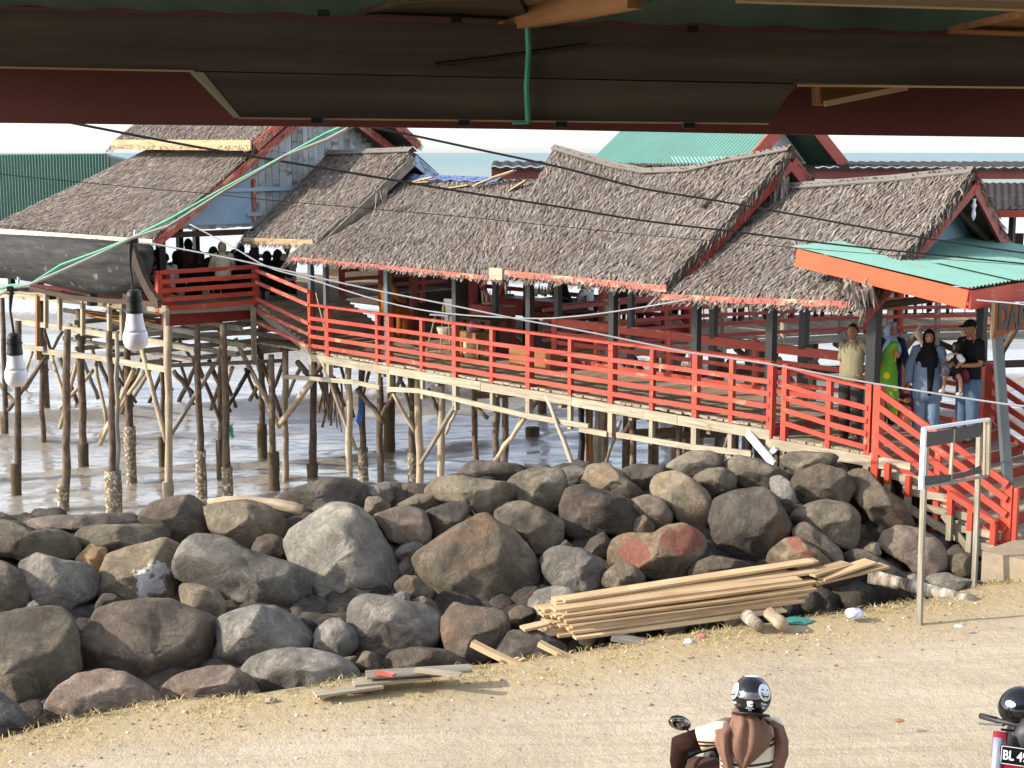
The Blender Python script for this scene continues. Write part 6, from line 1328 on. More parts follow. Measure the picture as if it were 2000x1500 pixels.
b = MB(); q = PV(1753, 692, .88); b.ell(q, .035, .055, .06, 14, 10, None, 0, None, .5); b.ell(q + Vector((.012, -.05, .012)), .008, .006, .006, 8, 6, None, 1, None, .5); b.build('face', [M['skin'], M['eye']], tc_, smooth=True)
# seated diners -------------------------------------------------------------
def diner(P, ang, lbl, top, vl=None, trs='blackcloth', grp='diners seated under the thatched roofs', sk='skin', hz=.46, pants=True):
    xf = frame(P, ang, .96); t = thing('person', lbl, 'person', P, grp); J = SIT(hz); d = .90 - hz - .06; hc = Vector((0, .04, 1.595 - d)); R_, ax = body(t, xf, J, hc, 0, .15, sk, hands=True)
    if vl: veil(t, xf, hc, R_, vl, .24, .17)
    else: hair(t, xf, hc, R_)
    garment(t, xf, 'top', top, [((x, y, z - d), rx * 1.08, ry * 1.1) for (x, y, z), rx, ry in TORSO], .025, J, .95, (.085, .07, .055)); trousers(t, xf, J, trs); return t
HALL = [(345, 503, 'blackcloth', 'blackcloth', 'diner in black nearest the dark corner post of the left hall'), (367, 478, 'darkbrown', 'blackcloth', 'tall dark-veiled diner under the plank gable, right beside the corner post'), (415, 494, 'blackcloth', 'darkbrown', 'diner in a rounded dark brown veil in the middle of the hall group'), (434, 484, 'cream', 'sage', 'diner in a pale beige veil between two dark-veiled ones'),
        (470, 488, 'blackcloth', 'blackcloth', 'dark-veiled diner right of the pale beige veil'), (446, 505, 'navy', 'navy', 'diner in navy sitting lower in front of the beige veil'), (520, 503, 'blackcloth', 'blackcloth', 'diner in black just right of the thick porch post'), (563, 486, 'whitecloth', None, 'bareheaded diner in white under the porch eave'), (302, 500, 'darkbrown', None, 'diner in brown seated behind the stern of the boat'), (392, 503, 'blackcloth', 'darkbrown', 'diner in dark brown low between the corner post and the middle of the hall group'), (456, 500, 'darkbrown', 'blackcloth', 'diner just right of the pale beige veil, head lower than its neighbour'), (494, 499, 'blackcloth', None, 'bareheaded diner in black partly behind the thick porch post'), (541, 500, 'darkbrown', 'darkbrown', 'dark brown veiled diner left of the bareheaded one in white'), (324, 507, 'whitecloth', None, 'diner in off-white beside the boat stern')]
for x, y, c, vl, lb in HALL:
    Yd = rr(31.7, 32.6); q = atY(x, y, Yd); hd_ = q.z - (HZ + 1.16); q.z = HZ; diner(q, rr(-1, 1), lb, c, vl, hz=max(.14, .46 + hd_))
for x, y, c, vl, lb, an, yy in ((1098, 560, 'blackcloth', 'blackcloth', 'veiled woman all in black leaning forward beside the woman in white', -1.2, 31.2), (1146, 556, 'whitecloth', 'sage', 'woman in a white blouse and pale gold veil seated at the rail', 1.0, 31.3), (1228, 560, 'darkbrown', None, 'man in dark brown seated behind the black posts', .8, 32.4), (1280, 566, 'blackcloth', None, 'man in black seated right under the front eave', .5, 32.8)):
    q = atY(x, y, yy); diner(Vector((q.x, q.y, 1.0)), an, lb, c, vl, grp='diners at the far walkway')
for k, (x, yy, c) in enumerate(((1335, 33.4, 'blackcloth'), (1475, 34.2, 'navy'), (1655, 35, 'blackcloth'), (1830, 35.4, 'darkbrown'))):
    q = atY(x, 600, yy); diner(Vector((q.x, q.y, 1.02)), rr(-3, 3), ('diner in black seen low through the rails left of the front eave corner', 'diner in navy seen through the far rails under the front eave', 'diner in black behind the man in khaki on the far walkway', 'diner in brown behind the cap-wearing man on the far walkway')[k], c, None, grp='diners at the far walkway')
q = PV(757, 588, 1.4); q.z = DZ + .12; diner(q, face_to(q, (q.x + 3, q.y + 3, 0)), 'woman in an ochre-orange dress seated with her back to the near railing', 'orangecloth', 'orangecloth', 'orangecloth', hz=.62, grp='diners at the low walkway')
# ================================================================ furniture, planks, sign, litter, scooters
def chair(P, ang, lbl, mat, grp):
    xf = frame(P, ang); t = thing('chair', lbl, 'chair', P, grp); w = .21
    b = MB(); b.loft([(xf @ Vector((0, 0, z)), xf.to_3x3() @ XD * w, xf.to_3x3() @ YD * w) for z in (.43, .455)], 16); b.build('seat', M[mat], t)
    for x in (-1, 1):
        for y in (-1, 1): b = MB(); b.tube([xf @ Vector((x * .22, y * .22, 0)), xf @ Vector((x * .17, y * .17, .44))], .014, 6); b.build('leg', M[mat], t)
    b = MB()
    for x in (-1, 1): b.tube([xf @ Vector((x * .18, -.19, .44)), xf @ Vector((x * .19, -.27, .9))], .014, 6)
    for z in (.62, .74, .88): b.beam(xf @ Vector((-.19, -.22 - (z - .44) * .1, z)), xf @ Vector((.19, -.22 - (z - .44) * .1, z)), .02, .05)
    b.build('backrest', M[mat], t); return t
def table(P, ang, lbl, w, d, h, mat, grp):
    xf = frame(P, ang); t = thing('table', lbl, 'table', P, grp); r3 = xf.to_3x3(); a = (r3 @ XD, r3 @ YD, ZD)
    b = MB(); b.box(xf @ Vector((0, 0, h - .02)), w, d, .04, a); b.build('tabletop', M[mat], t)
    for x in (-1, 1):
        for y in (-1, 1): b = MB(); b.beam(xf @ Vector((x * (w / 2 - .06), y * (d / 2 - .06), 0)), xf @ Vector((x * (w / 2 - .06), y * (d / 2 - .06), h - .04)), .06, .06); b.build('leg', M[mat], t)
    return t
PA = math.atan2(UY, UX)
for k, (u, v, l_) in enumerate(((15.2, 1.0, 'long dark table among the diners of the left hall'), (17.5, 2.2, 'dark table deep inside the left hall'))): table(W(u, v, HZ), PA, l_, 2.2, .8, .75, 'darkwood', 'tables in the left hall')
for k, (x, yy, l_) in enumerate(((1180, 32.2, 'table between the woman in white and the man in dark brown'), (1400, 34.0, 'dark table on the far walkway left of the second black post'), (1560, 34.8, 'dark table on the far walkway behind the front thatched eave'), (1740, 35.4, 'dark table on the far walkway behind the stair platform'), (1880, 36, 'dark table at the right end of the far walkway'))):
    q = atY(x, 600, yy); table(Vector((q.x, q.y, 1.02)), .1, l_, 1.1, .7, .74, 'darkwood', 'tables on the far walkway')
for x, yy, l_ in ((1120, 31.0, 'dark bent-wood chair of the woman in black'), (1170, 31.2, 'dark chair of the woman in white'), (1365, 33.6, 'empty dark chair left of the far table'), (1440, 33.8, 'dark chair right of the first far table'), (1520, 34.3, 'dark chair behind the third black post'), (1600, 34.6, 'dark chair under the torn end of the front eave'), (1690, 35, 'dark chair behind the stair-platform post'), (1780, 35.2, 'dark chair above the green towel'), (1860, 35.6, 'dark chair left of the far canopy post')):
    q = atY(x, 600, yy); chair(Vector((q.x, q.y, 1.02)), rr(-2.5, 2.5), l_, 'black', 'dark chairs on the far walkway')
for u, v, l_, a_ in ((10.6, 4.4, 'dark chair in the shade left of the woman in orange', .4), (9.8, 5.0, 'dark chair behind the woman in orange', 2.4), (8.9, 4.9, 'dark chair near the crossed red stair boards', -.8), (8.3, 5.6, 'dark chair at the back rail of the dining hall', 1.2), (11.6, 5.2, 'dark chair deepest in the dining hall', .2)): chair(W(u, v, DZ), PA + a_, l_, 'black', 'dark chairs in the dining hall')
for u, v, l_ in ((10.0, 5.8, 'dark table at the back of the dining hall'), (8.6, 4.2, 'dark table beside the woman in orange')): table(W(u, v, DZ), PA, l_, 1.3, .8, .75, 'darkwood', 'tables in the dining hall')
# serving corner near the railing gap
q = PV(950, 640, 1.9); q.z = DZ; t = table(q, PA, 'serving table with a white board on it behind the near railing', .9, .6, .78, 'darkwood', None)
q2 = PV(870, 612, 1.5); q2.z = DZ; hc_ = thing('high_chair', 'white high chair with pale wooden legs behind the near railing', 'high chair', q2); xf = frame(q2, PA + .3)
b = MB()
b.box(xf @ Vector((0, .1, .82)), .42, .30, .03, (xf.to_3x3() @ XD, xf.to_3x3() @ YD, ZD)); b.build('tray', M['plastic_white'], hc_)
b = MB(); b.loft([(xf @ Vector((0, 0, z)), xf.to_3x3() @ XD * r, xf.to_3x3() @ YD * r) for z, r in ((.42, .14), (.50, .17), (.56, .18))], 14); b.build('seat', M['cream'], hc_)
b = MB(); b.box(xf @ Vector((0, -.2, .85)), .3, .04, .5, (xf.to_3x3() @ XD, xf.to_3x3() @ YD, ZD)); b.build('backrest', M['plastic_white'], hc_)
for x in (-1, 1):
    for y in (-1, 1): b = MB(); b.tube([xf @ Vector((x * .3, y * .28, 0)), xf @ Vector((x * .15, y * .13, .8))], .016, 6); b.build('leg', M['paleple'], hc_)
b = MB(); b.lathe(q2 + ZD * .84 + UD * .05, [(.035, 0), (.04, .02), (.038, .1), (.018, .16), (.014, .22), (.02, .23)], 12); M['oil'] = plain('amber_bottle_glass', S(170, 160, 60), .15, .6); tag(b.build('bottle', M['oil'], smooth=True), 'yellow-green oil bottle standing on the high chair tray', 'bottle')
q = PV(925, 668, 1.6); q.z = DZ; dr = thing('stool', 'squat brown wooden stool holding a pink bundle', 'stool', q); b = MB(); b.lathe(q, [(.17, 0), (.2, .1), (.2, .32), (.16, .40)], 16); b.build('drum', M['fresh'], dr, smooth=True)
b = MB(); b.box(q + ZD * .47, .55, .4, .12, (UD, VD, ZD)); b.build('top', M['brownwood'], dr)
for x in (-1, 1): b = MB(); b.beam(q + UD * x * .24 - VD * .1, q + UD * x * .24 - VD * .1 + ZD * .42, .06, .06); b.build('leg', M['brownwood'], dr)
b = MB(); b.loft([(q + ZD * z, UD * r, VD * r) for z, r in ((.53, .10), (.60, .15), (.68, .12), (.74, .03))], 14, .1, 4); tag(b.build('bundle', cloth('pink_grey_bundle', S(170, 120, 140), S(110, 100, 120)), smooth=True), 'pink and grey cloth bundle on the squat brown stool', 'bundle')
q = PV(957, 580, 2.6); q.z = DZ + .95
rk = thing('utensil_basket', 'wire basket of pale utensils on the shelf by the sea-side post', 'basket', q); b = MB()
for k in range(26): a_ = k * .7; b.tube([q + Vector((.15 * math.cos(a_), .15 * math.sin(a_), 0)), q + Vector((.18 * math.cos(a_ + .2), .18 * math.sin(a_ + .2), .26))], .007, 4)
b.lathe(q, [(.15, 0), (.18, .02), (.17, .03)], 14); b.build('wires', M['cream'], rk)
b = MB(); b.box(q - ZD * .04 + UD * -.1, .9, .45, .05, (UD, VD, ZD)); b.box(q - ZD * .5 + UD * -.1, .85, .42, .9, (UD, VD, ZD)); tag(b.build('shelf_counter', M['red_deep']), 'deep red counter carrying the wire basket', 'counter')
b = MB(); b.tube([PV(617, 572, -.0) , PV(626, 610, -.03), PV(636, 650, -.02), PV(650, 690, .05)], .014, 6); tag(b.build('broom_stick', M['fresh']), 'thin yellow broom stick leaning on the near railing', 'broom')
b = MB(); p, r_ = PV(1010, 688, 1.7), PV(1085, 710, 1.7); b.box(Vector(((p.x + r_.x) / 2, (p.y + r_.y) / 2, DZ + .16)), 1.1, .35, .32, (UD, VD, ZD)); tag(b.build('bench', M['brownwood']), 'low brown plank bench on the walkway before the sea-side railing', 'bench')
b = MB(); b.beam(W(5.6, 2.2, DZ + .03), W(1.6, 2.75, DZ + .03), .10, .05); tag(b.build('loose_plank', M['fresh']), 'long yellow plank lying on the walkway deck', 'plank')
for k in range(8):
    b = MB(); q = PV(1035 + k * 6, 566 + (k % 3) * 2, 4.6); b.lathe(Vector((q.x, q.y, q.z - .1)), [(.035, 0), (.035, .12), (.015, .16), (.015, .2)], 8); tag(b.build('bottle', M['oil'] if k % 2 else M['plastic_white'], smooth=True), 'sauce bottle on the red counter between the black posts', 'bottle', 'sauce bottles on the counter')
b = MB(); q = PV(1040, 580, 4.7); b.box(Vector((q.x, q.y, q.z - .06)), 2.6, .5, .05, (UD, VD, ZD)); b.box(Vector((q.x, q.y, q.z - .25)) - VD * .2, 2.6, .05, .3, (UD, VD, ZD))
for x in (-1.2, 1.2): b.beam(Vector((q.x, q.y, DZ)) + UD * x, Vector((q.x, q.y, q.z - .1)) + UD * x, .08, .08)
tag(b.build('counter', M['red_deep']), 'long deep red counter against the sea between the black posts', 'counter')
# banner with lettering
BU = -3.42
def ub(px, py): v, z = onu(px, py, BU); return W(BU, v, z)
Q = [ub(1938, 591), ub(2090, 600), ub(2090, 640), ub(1990, 640), ub(1968, 650), ub(1938, 663)]
bn = thing('banner', 'orange-brown cloth banner with big black letters hanging under the canopy', 'banner', ub(2000, 640)); b = MB(); b.prism(Q, UD * .012); b.build('cloth', cloth('orange_brown_banner_cloth', S(140, 84, 50), S(116, 68, 40)), bn)
b = MB(); b.prism([ub(1937, 591), ub(1943, 591), ub(1941, 640), ub(1937, 663), ub(1934, 663)], UD * -.006); b.build('hem', M['fresh'], bn)
def text3d(s, size, o, ex, ey, depth, name, mat, parent, squeeze=1.0, font_bold=0.0):
    cu = bpy.data.curves.new('txt', 'FONT'); cu.body = s; cu.size = size; cu.extrude = depth; cu.offset = font_bold; cu.resolution_u = 3
    to = bpy.data.objects.new('txt', cu); col.objects.link(to); dg = bpy.context.evaluated_depsgraph_get(); m2 = to.evaluated_get(dg).to_mesh()
    ez = Vector(ex).cross(Vector(ey)).normalized(); b = MB(); b.add([Vector(o) + Vector(ex) * v.co.x * squeeze + Vector(ey) * v.co.y + ez * v.co.z for v in m2.vertices], [tuple(p.vertices) for p in m2.polygons])
    to.evaluated_get(dg).to_mesh_clear(); bpy.data.objects.remove(to); bpy.data.curves.remove(cu); return b.build(name, M[mat], parent)
ex = (ub(2040, 640) - ub(1948, 640)); ex.normalize()
text3d('DAPUR', .47, ub(1947, 641) - UD * .006, ex, ZD, .004, 'lettering', 'blackrub', bn, .80, .018)
# sign frame
s0, s1 = onz(1799, 1206, -.22), Vector(); Yl, Yr = s0.y, s0.y + 2.1
sg = thing('sign_frame', 'empty signboard frame with torn black canvas on two thin posts beside the stairs', 'sign', s0)
def sq(x, y): k = (x - 1802) / 130.0; return atY(x, y, Yl + (Yr - Yl) * k)
for (x0, y0), (x1, y1), nm in (((1811, 868), (1799, 1212), 'post'), ((1915, 850), (1903, 1178), 'post')):
    b = MB(); p, q = sq(x0, y0), sq(x1, y1); q.z = min(q.z, groundz(q.x, q.y)) - .05; b.beam(p + YD * .05, q + YD * .05, .05, .055, bow=.015); b.build(nm, M['greywood'], sg)
b = MB(); b.beam(sq(1803, 838), sq(1931, 819), .04, .035); b.beam(sq(1805, 836), sq(1799, 956), .04, .05); b.build('white_edge', M['white'], sg)
b = MB(); b.beam(sq(1802, 952), sq(1929, 929), .035, .03); b.build('bottom_rail', M['greywood'], sg)
b = MB(); b.beam(sq(1931, 820), sq(1929, 928), .04, .05); b.beam(sq(1924, 824), sq(1922, 928), .03, .03); b.build('side_rail', M['bare'], sg)
b = MB(); b.beam(sq(1862, 838), sq(1856, 938), .03, .035); b.build('middle_slat', M['bare'], sg)
def sheet(P, nm):
    b = MB(); n_ = len(P) // 2; top, bot = P[:n_], P[n_:][::-1]
    vs = [sq(*p) - YD * .012 for p in top + bot] + [sq(*p) + YD * .004 for p in top + bot]; fs = []
    for i in range(n_ - 1): fs += [(i, n_ + i, n_ + i + 1, i + 1), (2 * n_ + i, 2 * n_ + i + 1, 3 * n_ + i + 1, 3 * n_ + i)]
    b.add(vs, fs); b.build(nm, M['canvas'], sg)
sheet([(1808, 845), (1840, 841), (1875, 835), (1918, 828), (1916, 852), (1875, 861), (1840, 868), (1808, 873)], 'canvas'); sheet([(1806, 930), (1840, 928), (1880, 924), (1916, 909), (1916, 924), (1880, 932), (1840, 942), (1806, 948)], 'canvas')
# plank pile
pp = thing('plank_pile', 'big stack of freshly sawn yellow planks lying across the rocks and verge', 'plank pile', onz(1330, 1235, -.3))
rg = random.Random(5); TOPL = [(1050, 1172), (1575, 1094)]; 
for k in range(25):
    f_ = k / 24; xl = 1052 + rg.uniform(-4, 50) + 14 * f_; xr = 1562 + rg.uniform(-44, 46) - 10 * f_
    yl = 1174 + f_ * 68 + rg.uniform(-2, 2) - (xl - 1060) * .150; yr = 1095 + f_ * 80 + rg.uniform(-2, 2) - (xr - 1575) * .13
    for j in range(2 if k < 23 else 1):
        Yl_ = 15.9 + .0 - f_ * .5 + j * .17; Yr_ = Yl_ + 1.05; xo = rg.uniform(-18, 18) if j else 0
        b = MB(); b.beam(atY(xl + xo, yl - j * 1.0, Yl_), atY(xr + xo, yr - j, Yr_), .16, .028, up=ZD, bow=.008); b.build('plank', M['fresh'], pp)
for a_, c_ in (((1080, 1190), (1560, 1130)), ((1120, 1244), (1530, 1190)), ((1020, 1228), (1068, 1217))):
    b = MB(); b.beam(atY(*a_, 15.35), atY(*c_, 15.35 + (c_[0] - a_[0]) * .0022), .15, .028); b.build('plank', M['fresh'], pp)
for a_, c_ in (((1580, 1122), (1655, 1100)), ((1585, 1138), (1728, 1104)), ((1600, 1130), (1700, 1096))):
    b = MB(); b.beam(atY(*a_, 16.7), atY(*c_, 17.1), .2, .028); b.build('plank', M['fresh'], pp)
def loose(P, Y0, Y1, w, h, mat, lbl, nm='loose_plank', cat='plank'):
    b = MB(); b.beam(atY(*P[0], Y0), atY(*P[1], Y1), w, h, bow=.006); tag(b.build(nm, M[mat]), lbl, cat)
loose(((922, 1256), (1018, 1302)), 14.9, 14.7, .09, .06, 'fresh', 'short squared timber leaning on the round brown-grey boulder')
loose(((1053, 1256), (1118, 1288)), 15.1, 14.95, .09, .05, 'fresh', 'short pale timber leaning on the dark boulder left of the plank pile')
loose(((1195, 1243), (1290, 1263)), 15.4, 15.3, .22, .03, 'greywood', 'grey board sticking out from under the plank pile')
b = MB()
for k in range(9): q = atY(995 + rg.uniform(-12, 18), 1296 + rg.uniform(-8, 8), 14.75); d = Vector((rg.uniform(-.14, .14), rg.uniform(-.1, .1), rg.uniform(-.03, .05))); b.beam(q - d, q + d, .04, .015)
tag(b.build('splintered_wood', M['fresh']), 'little heap of splintered wood at the foot of the leaning timber', 'wood scraps')
bd = thing('board_heap', 'thin pale boards lying flat on the verge in front of the low brown rock', 'board heap', onz(760, 1330, -.3))
for a_, c_, w, mt, z_ in (((615, 1356), (745, 1338), .16, 'bare', -.20), ((690, 1335), (840, 1320), .16, 'bare', -.18), ((715, 1318), (920, 1305), .20, 'greywood', -.13), ((700, 1332), (860, 1316), .12, 'fresh', -.22), ((810, 1308), (900, 1318), .10, 'bare', -.08), ((733, 1313), (770, 1318), .08, 'red_old', -.09), ((640, 1350), (730, 1346), .10, 'brownwood', -.26), ((620, 1362), (660, 1352), .08, 'fresh', -.25)):
    b = MB(); b.beam(onz(*a_, z_), onz(*c_, z_), w, .022); b.build('board', M[mt], bd)
def log(P, Y, r, mat, lbl, cat='log', nm='driftwood_log'):
    b = MB(); n_ = len(P) - 1; pts = []
    for i in range(n_ * 4 + 1):
        k = i / 4; a_ = int(min(k, n_ - 1e-6)); f_ = k - a_; pts.append(atY(P[a_][0] + (P[a_ + 1][0] - P[a_][0]) * f_, P[a_][1] + (P[a_ + 1][1] - P[a_][1]) * f_, Y[0] + (Y[1] - Y[0]) * k / n_))
    b.tube(pts, [r * rr(.88, 1.1) for _ in pts], 12, jit=.05); tag(b.build(nm, mat, smooth=True), lbl, cat)
m = NM('coconut_trunk_bark'); t_ = m.tc(); n_ = m.noise(m.map(t_, (7, 2, 2)), 1, 5, .7); c = m.ramp(n_, (.35, S(84, 74, 64)), (.5, S(150, 138, 120)), (.62, S(206, 196, 178))); m.bump(n_, .5, .02); M['trunk'] = m.fin(c, .9, .1)
log([(1698, 1125), (1800, 1150), (1903, 1178)], (17.5, 16.9), .085, M['trunk'], 'pale ringed palm trunk lying on the verge behind the sign post', 'log', 'palm_trunk')
log([(408, 984), (470, 979), (530, 984), (590, 996)], (18.6, 18.4), .075, M['paleple'], 'pale driftwood trunk with a reddish broken end on the yellowish boulder')
for x, y, lb, mt in ((1476, 1216, 'cut log end poking out beneath the planks', 'trunk'), (1521, 1213, 'lighter cut log end right of the other beneath the planks', 'paleple')): log([(x - 18, y - 14), (x + 8, y + 8)], (15.9, 15.6), .075, M[mt], lb)
# litter
def crumple(x, y, z, r, mat, lbl, cat, flat=.6):
    q = onz(x, y, z); b = MB(); b.ell(q + ZD * r * flat * .5, r, r * .8, r * flat, 14, 10, None, 0, lambda p: p * (1 + .35 * noise.noise(p * 2.3 + q))); tag(b.build(cat.replace(' ', '_'), mat), lbl, cat)
lv_ = plain('lilac_plastic', S(206, 204, 232), .4); tq = plain('teal_plastic', S(70, 140, 128), .6)
crumple(1668, 1204, -.25, .10, lv_, 'pale lilac plastic bag on the verge left of the sign post', 'plastic bag'); crumple(1872, 1224, -.2, .05, M['plastic_white'], 'white paper scrap on the sand right of the sign post', 'paper scrap', .25); crumple(1560, 1214, -.3, .16, tq, 'teal plastic sheet lying under the right end of the planks', 'plastic sheet', .12)
crumple(1344, 1256, -.3, .05, M['plastic_white'], 'white crumpled cup on the verge under the planks', 'cup'); crumple(1370, 1246, -.3, .05, plain('red_white_wrapper', S(200, 120, 110), .5), 'reddish wrapper beside the white cup under the planks', 'wrapper'); crumple(530, 1372, -.3, .055, M['concrete'], 'pale broken brick bit on the verge by the smooth blue-grey boulder', 'rubble'); crumple(1755, 1408, 0, .05, plain('brown_leaf', S(170, 120, 84), .8), 'dry brown leaf lying on the sand road', 'leaf', .2)
b = MB(); rg = random.Random(9)
for k in range(520):
    X = rg.uniform(-7, 8); s_ = rg.triangular(-2.2, .25, -.3); Y_ = edgeY(X) + s_; r = rg.uniform(.006, .022); q = Vector((X, Y_, groundz(X, Y_) + r * .3)); b.ell(q, r, r * rg.uniform(.6, 1), r * .6, 5, 4, None, rg.choice((0, 0, 0, 2, 2, 1)))
for k in range(220): X = rg.uniform(-6, 7); Y_ = rg.uniform(7, 16); r = rg.uniform(.004, .013); b.ell(Vector((X, Y_, groundz(X, Y_) + r * .2)), r, r, r * .6, 5, 4, None, rg.choice((0, 2)))
tag(b.build('gravel', [M['concrete'], M['plastic_white'], M['greywood']]), 'small pebbles and litter bits scattered on the verge', None, None, 'stuff')
# grass
m = NM('grass_blades'); r_ = m.attr('rnd').outputs['Fac']; c = m.ramp(r_, (0, S(104, 116, 54)), (.28, S(138, 142, 74)), (.36, S(158, 136, 92)), (.7, S(188, 164, 116)), (1, S(208, 188, 144))); M['grass'] = m.fin(c, .9, .1)
b = MB(); rg = random.Random(4)
def green(X, Y_): 
    return max(noise.noise(Vector((X * .7, Y_ * .7, 9))), 0) * 1.2 + (.8 if X > 5.2 else 0) + (.9 if X < -4.6 else 0) + (.5 if -1.7 < X < -.2 else 0)
for k in range(8000):
    X = rg.uniform(-7.5, 8.5); s_ = -abs(rg.gauss(0, .75)) + .25
    if s_ < -2.4: continue
    Y_ = edgeY(X) + s_
    if noise.noise(Vector((X * 1.6, Y_ * 1.6, 0))) < -.12 + .25 * abs(s_): continue
    q = Vector((X, Y_, groundz(X, Y_) - .004)); g = rg.random() < green(X, Y_) * .6
    h_ = rg.uniform(.015, .055) * (1.25 if s_ > -.3 else .8); a_ = rg.uniform(0, 6.3); x = Vector((math.cos(a_), math.sin(a_), 0)) * rg.uniform(.003, .007); l_ = Vector((rg.uniform(-.05, .05), rg.uniform(-.05, .05), h_))
    b.add([q - x, q + x, q + l_ * .6 + x * .7, q + l_ * .6 - x * .7, q + l_ + Vector((l_.x, l_.y, -.01))], [(0, 1, 2, 3), (3, 2, 4)], None, rg.uniform(0, .3) if g else rg.uniform(.36, 1))
tag(b.build('grass', M['grass']), 'dry straw-coloured grass along the foot of the rocks', None, None, 'stuff')
# scooters -----------------------------------------------------------------
M['gloss_black'] = plain('gloss_black_paint', S(20, 20, 22), .12, .6, amt=.05); M['gloss_red'] = plain('gloss_red_paint', S(140, 24, 34), .15, .6, amt=.08); M['lens_red'] = plain('red_tail_lens', S(170, 30, 36), .15, .6, amt=.05); M['mirror'] = plain('mirror_glass', S(150, 150, 150), .05, .6, 1.0, amt=.02); M['silver'] = plain('silver_trim', S(170, 174, 190), .25, .5, .4); M['lens_o'] = plain('orange_lens', S(240, 176, 130), .2, .6); M['graphite'] = plain('dark_grey_plastic', S(52, 52, 54), .5)
def scooter(t, xf, c1, c2, mirrors=(-1, 1)):
    r3 = xf.to_3x3(); X, Y_, Z = r3 @ XD, r3 @ YD, r3 @ ZD; P = lambda x, y, z: xf @ Vector((x, y, z))
    for y in (-.62, .64):
        b = MB(); pr = []
        for k in range(10): a_ = 2 * math.pi * k / 10; pr.append((.245 + .045 * math.cos(a_), .045 * math.sin(a_)))
        pr.append(pr[0]); b.lathe(P(0, y, .285), pr, 28, X); w_ = b.build('wheel', M['blackrub'], t, smooth=True)
        b = MB(); b.lathe(P(0, y, .285), [(.20, -.02), (.2, .02), (.05, .035), (.05, -.035), (.2, -.02)], 20, X); b.build('rim', M['steel'], w_)
    b = MB(); b.loft([(P(0, y, z), X * w, Z * h) for y, z, w, h in ((-.98, .74, .05, .035), (-.88, .72, .13, .075), (-.6, .66, .165, .13), (-.3, .60, .165, .14), (-.05, .45, .13, .12), (.05, .36, .12, .08))], 20); b.build('rear_body', M[c1], t, smooth=True)
    b = MB(); b.loft([(P(0, y, z), X * w, Z * h) for y, z, w, h in ((-.82, .80, .09, .03), (-.55, .80, .14, .05), (-.2, .765, .15, .05), (.02, .755, .10, .05))], 18); b.build('seat', M['blackrub'], t, smooth=True)
    b = MB(); b.loft([(P(0, y, z), X * w, Y_ * h) for y, z, w, h in ((.22, .28, .15, .05), (.36, .45, .19, .07), (.44, .7, .20, .08), (.44, .90, .12, .07), (.42, 1.0, .07, .06))], 18); b.build('front_shield', M[c2], t, smooth=True)
    b = MB(); b.box(P(0, .12, .27), .28, .42, .06, (X, Y_, Z)); b.build('footboard', M['graphite'], t)
    b = MB(); b.tube([P(-.35, .28, .92), P(-.2, .36, .93), P(0, .40, .94), P(.2, .36, .93), P(.35, .28, .92)], .02, 10); h_ = b.build('handlebar', M['graphite'], t, smooth=True)
    for s_ in (-1, 1):
        b = MB(); b.tube([P(.36 * s_, .27, .92), P(.24 * s_, .335, .93)], .021, 10); b.build('grip', M['blackrub'], h_, smooth=True)
        b = MB(); b.tube([P(.20 * s_, .40, .925), P(.36 * s_, .385, .905)], .008, 6); b.build('brake_lever', M['steel'], h_)
        if s_ not in mirrors: continue
        b = MB(); b.tube([P(.22 * s_, .36, .95), P(.25 * s_, .38, 1.04), P(.28 * s_, .385, 1.08)], .007, 6); mr = b.build('mirror', M['blackrub'], h_)
        b = MB(); c_ = P(.33 * s_, .39, 1.125); ax = ((X + Z * .4 * s_).normalized(), Y_, (Z - X * .4 * s_).normalized()); b.ell(c_, .085, .028, .05, 18, 10, ax, 0); b.build('mirror_shell', M['gloss_black'], mr, smooth=True)
        b = MB(); b.ell(c_ - Y_ * .017, .076, .016, .043, 18, 10, ax, 0); b.build('mirror_glass', M['mirror'], mr, smooth=True)
    b = MB(); b.tube([P(0, .64, .29), P(0, .5, .75)], .03, 8); b.build('fork', M['graphite'], t)
    b = MB(); b.loft([(P(0, y, z), X * .07, Z * .012) for y, z in ((.42, .5), (.52, .60), (.68, .62), (.84, .53))], 12); b.build('front_fender', M[c2], t)
    b = MB(); b.loft([(P(0, y, z), X * w, Z * .015) for y, z, w in ((-.8, .62, .08), (-.95, .55, .09), (-1.04, .42, .08))], 10); b.build('rear_fender', M['graphite'], t)
    b = MB(); b.loft([(P(0, y, z), X * w, Z * .035) for y, z, w in ((-.92, .715, .10), (-.985, .70, .09), (-1.0, .695, .05))], 14); b.build('tail_light', M['lens_red'], t, smooth=True)
    for s_ in (-1, 1): b = MB(); b.ell(P(.15 * s_, -.90, .70), .035, .05, .03, 12, 8, (X, Y_, Z)); b.build('turn_signal', M['lens_o'], t, smooth=True)
    b = MB(); b.tube([P(.17, -.25, .30), P(.19, -.6, .32), P(.19, -.95, .38)], [.03, .05, .05], 12); b.build('exhaust', M['graphite'], t, smooth=True)
    b = MB(); b.tube([P(-.10, -.75, .82), P(-.12, -.95, .84), P(0, -1.0, .84), P(.12, -.95, .84), P(.10, -.75, .82)], .014, 8); b.build('grab_rail', M['silver'], t, smooth=True)
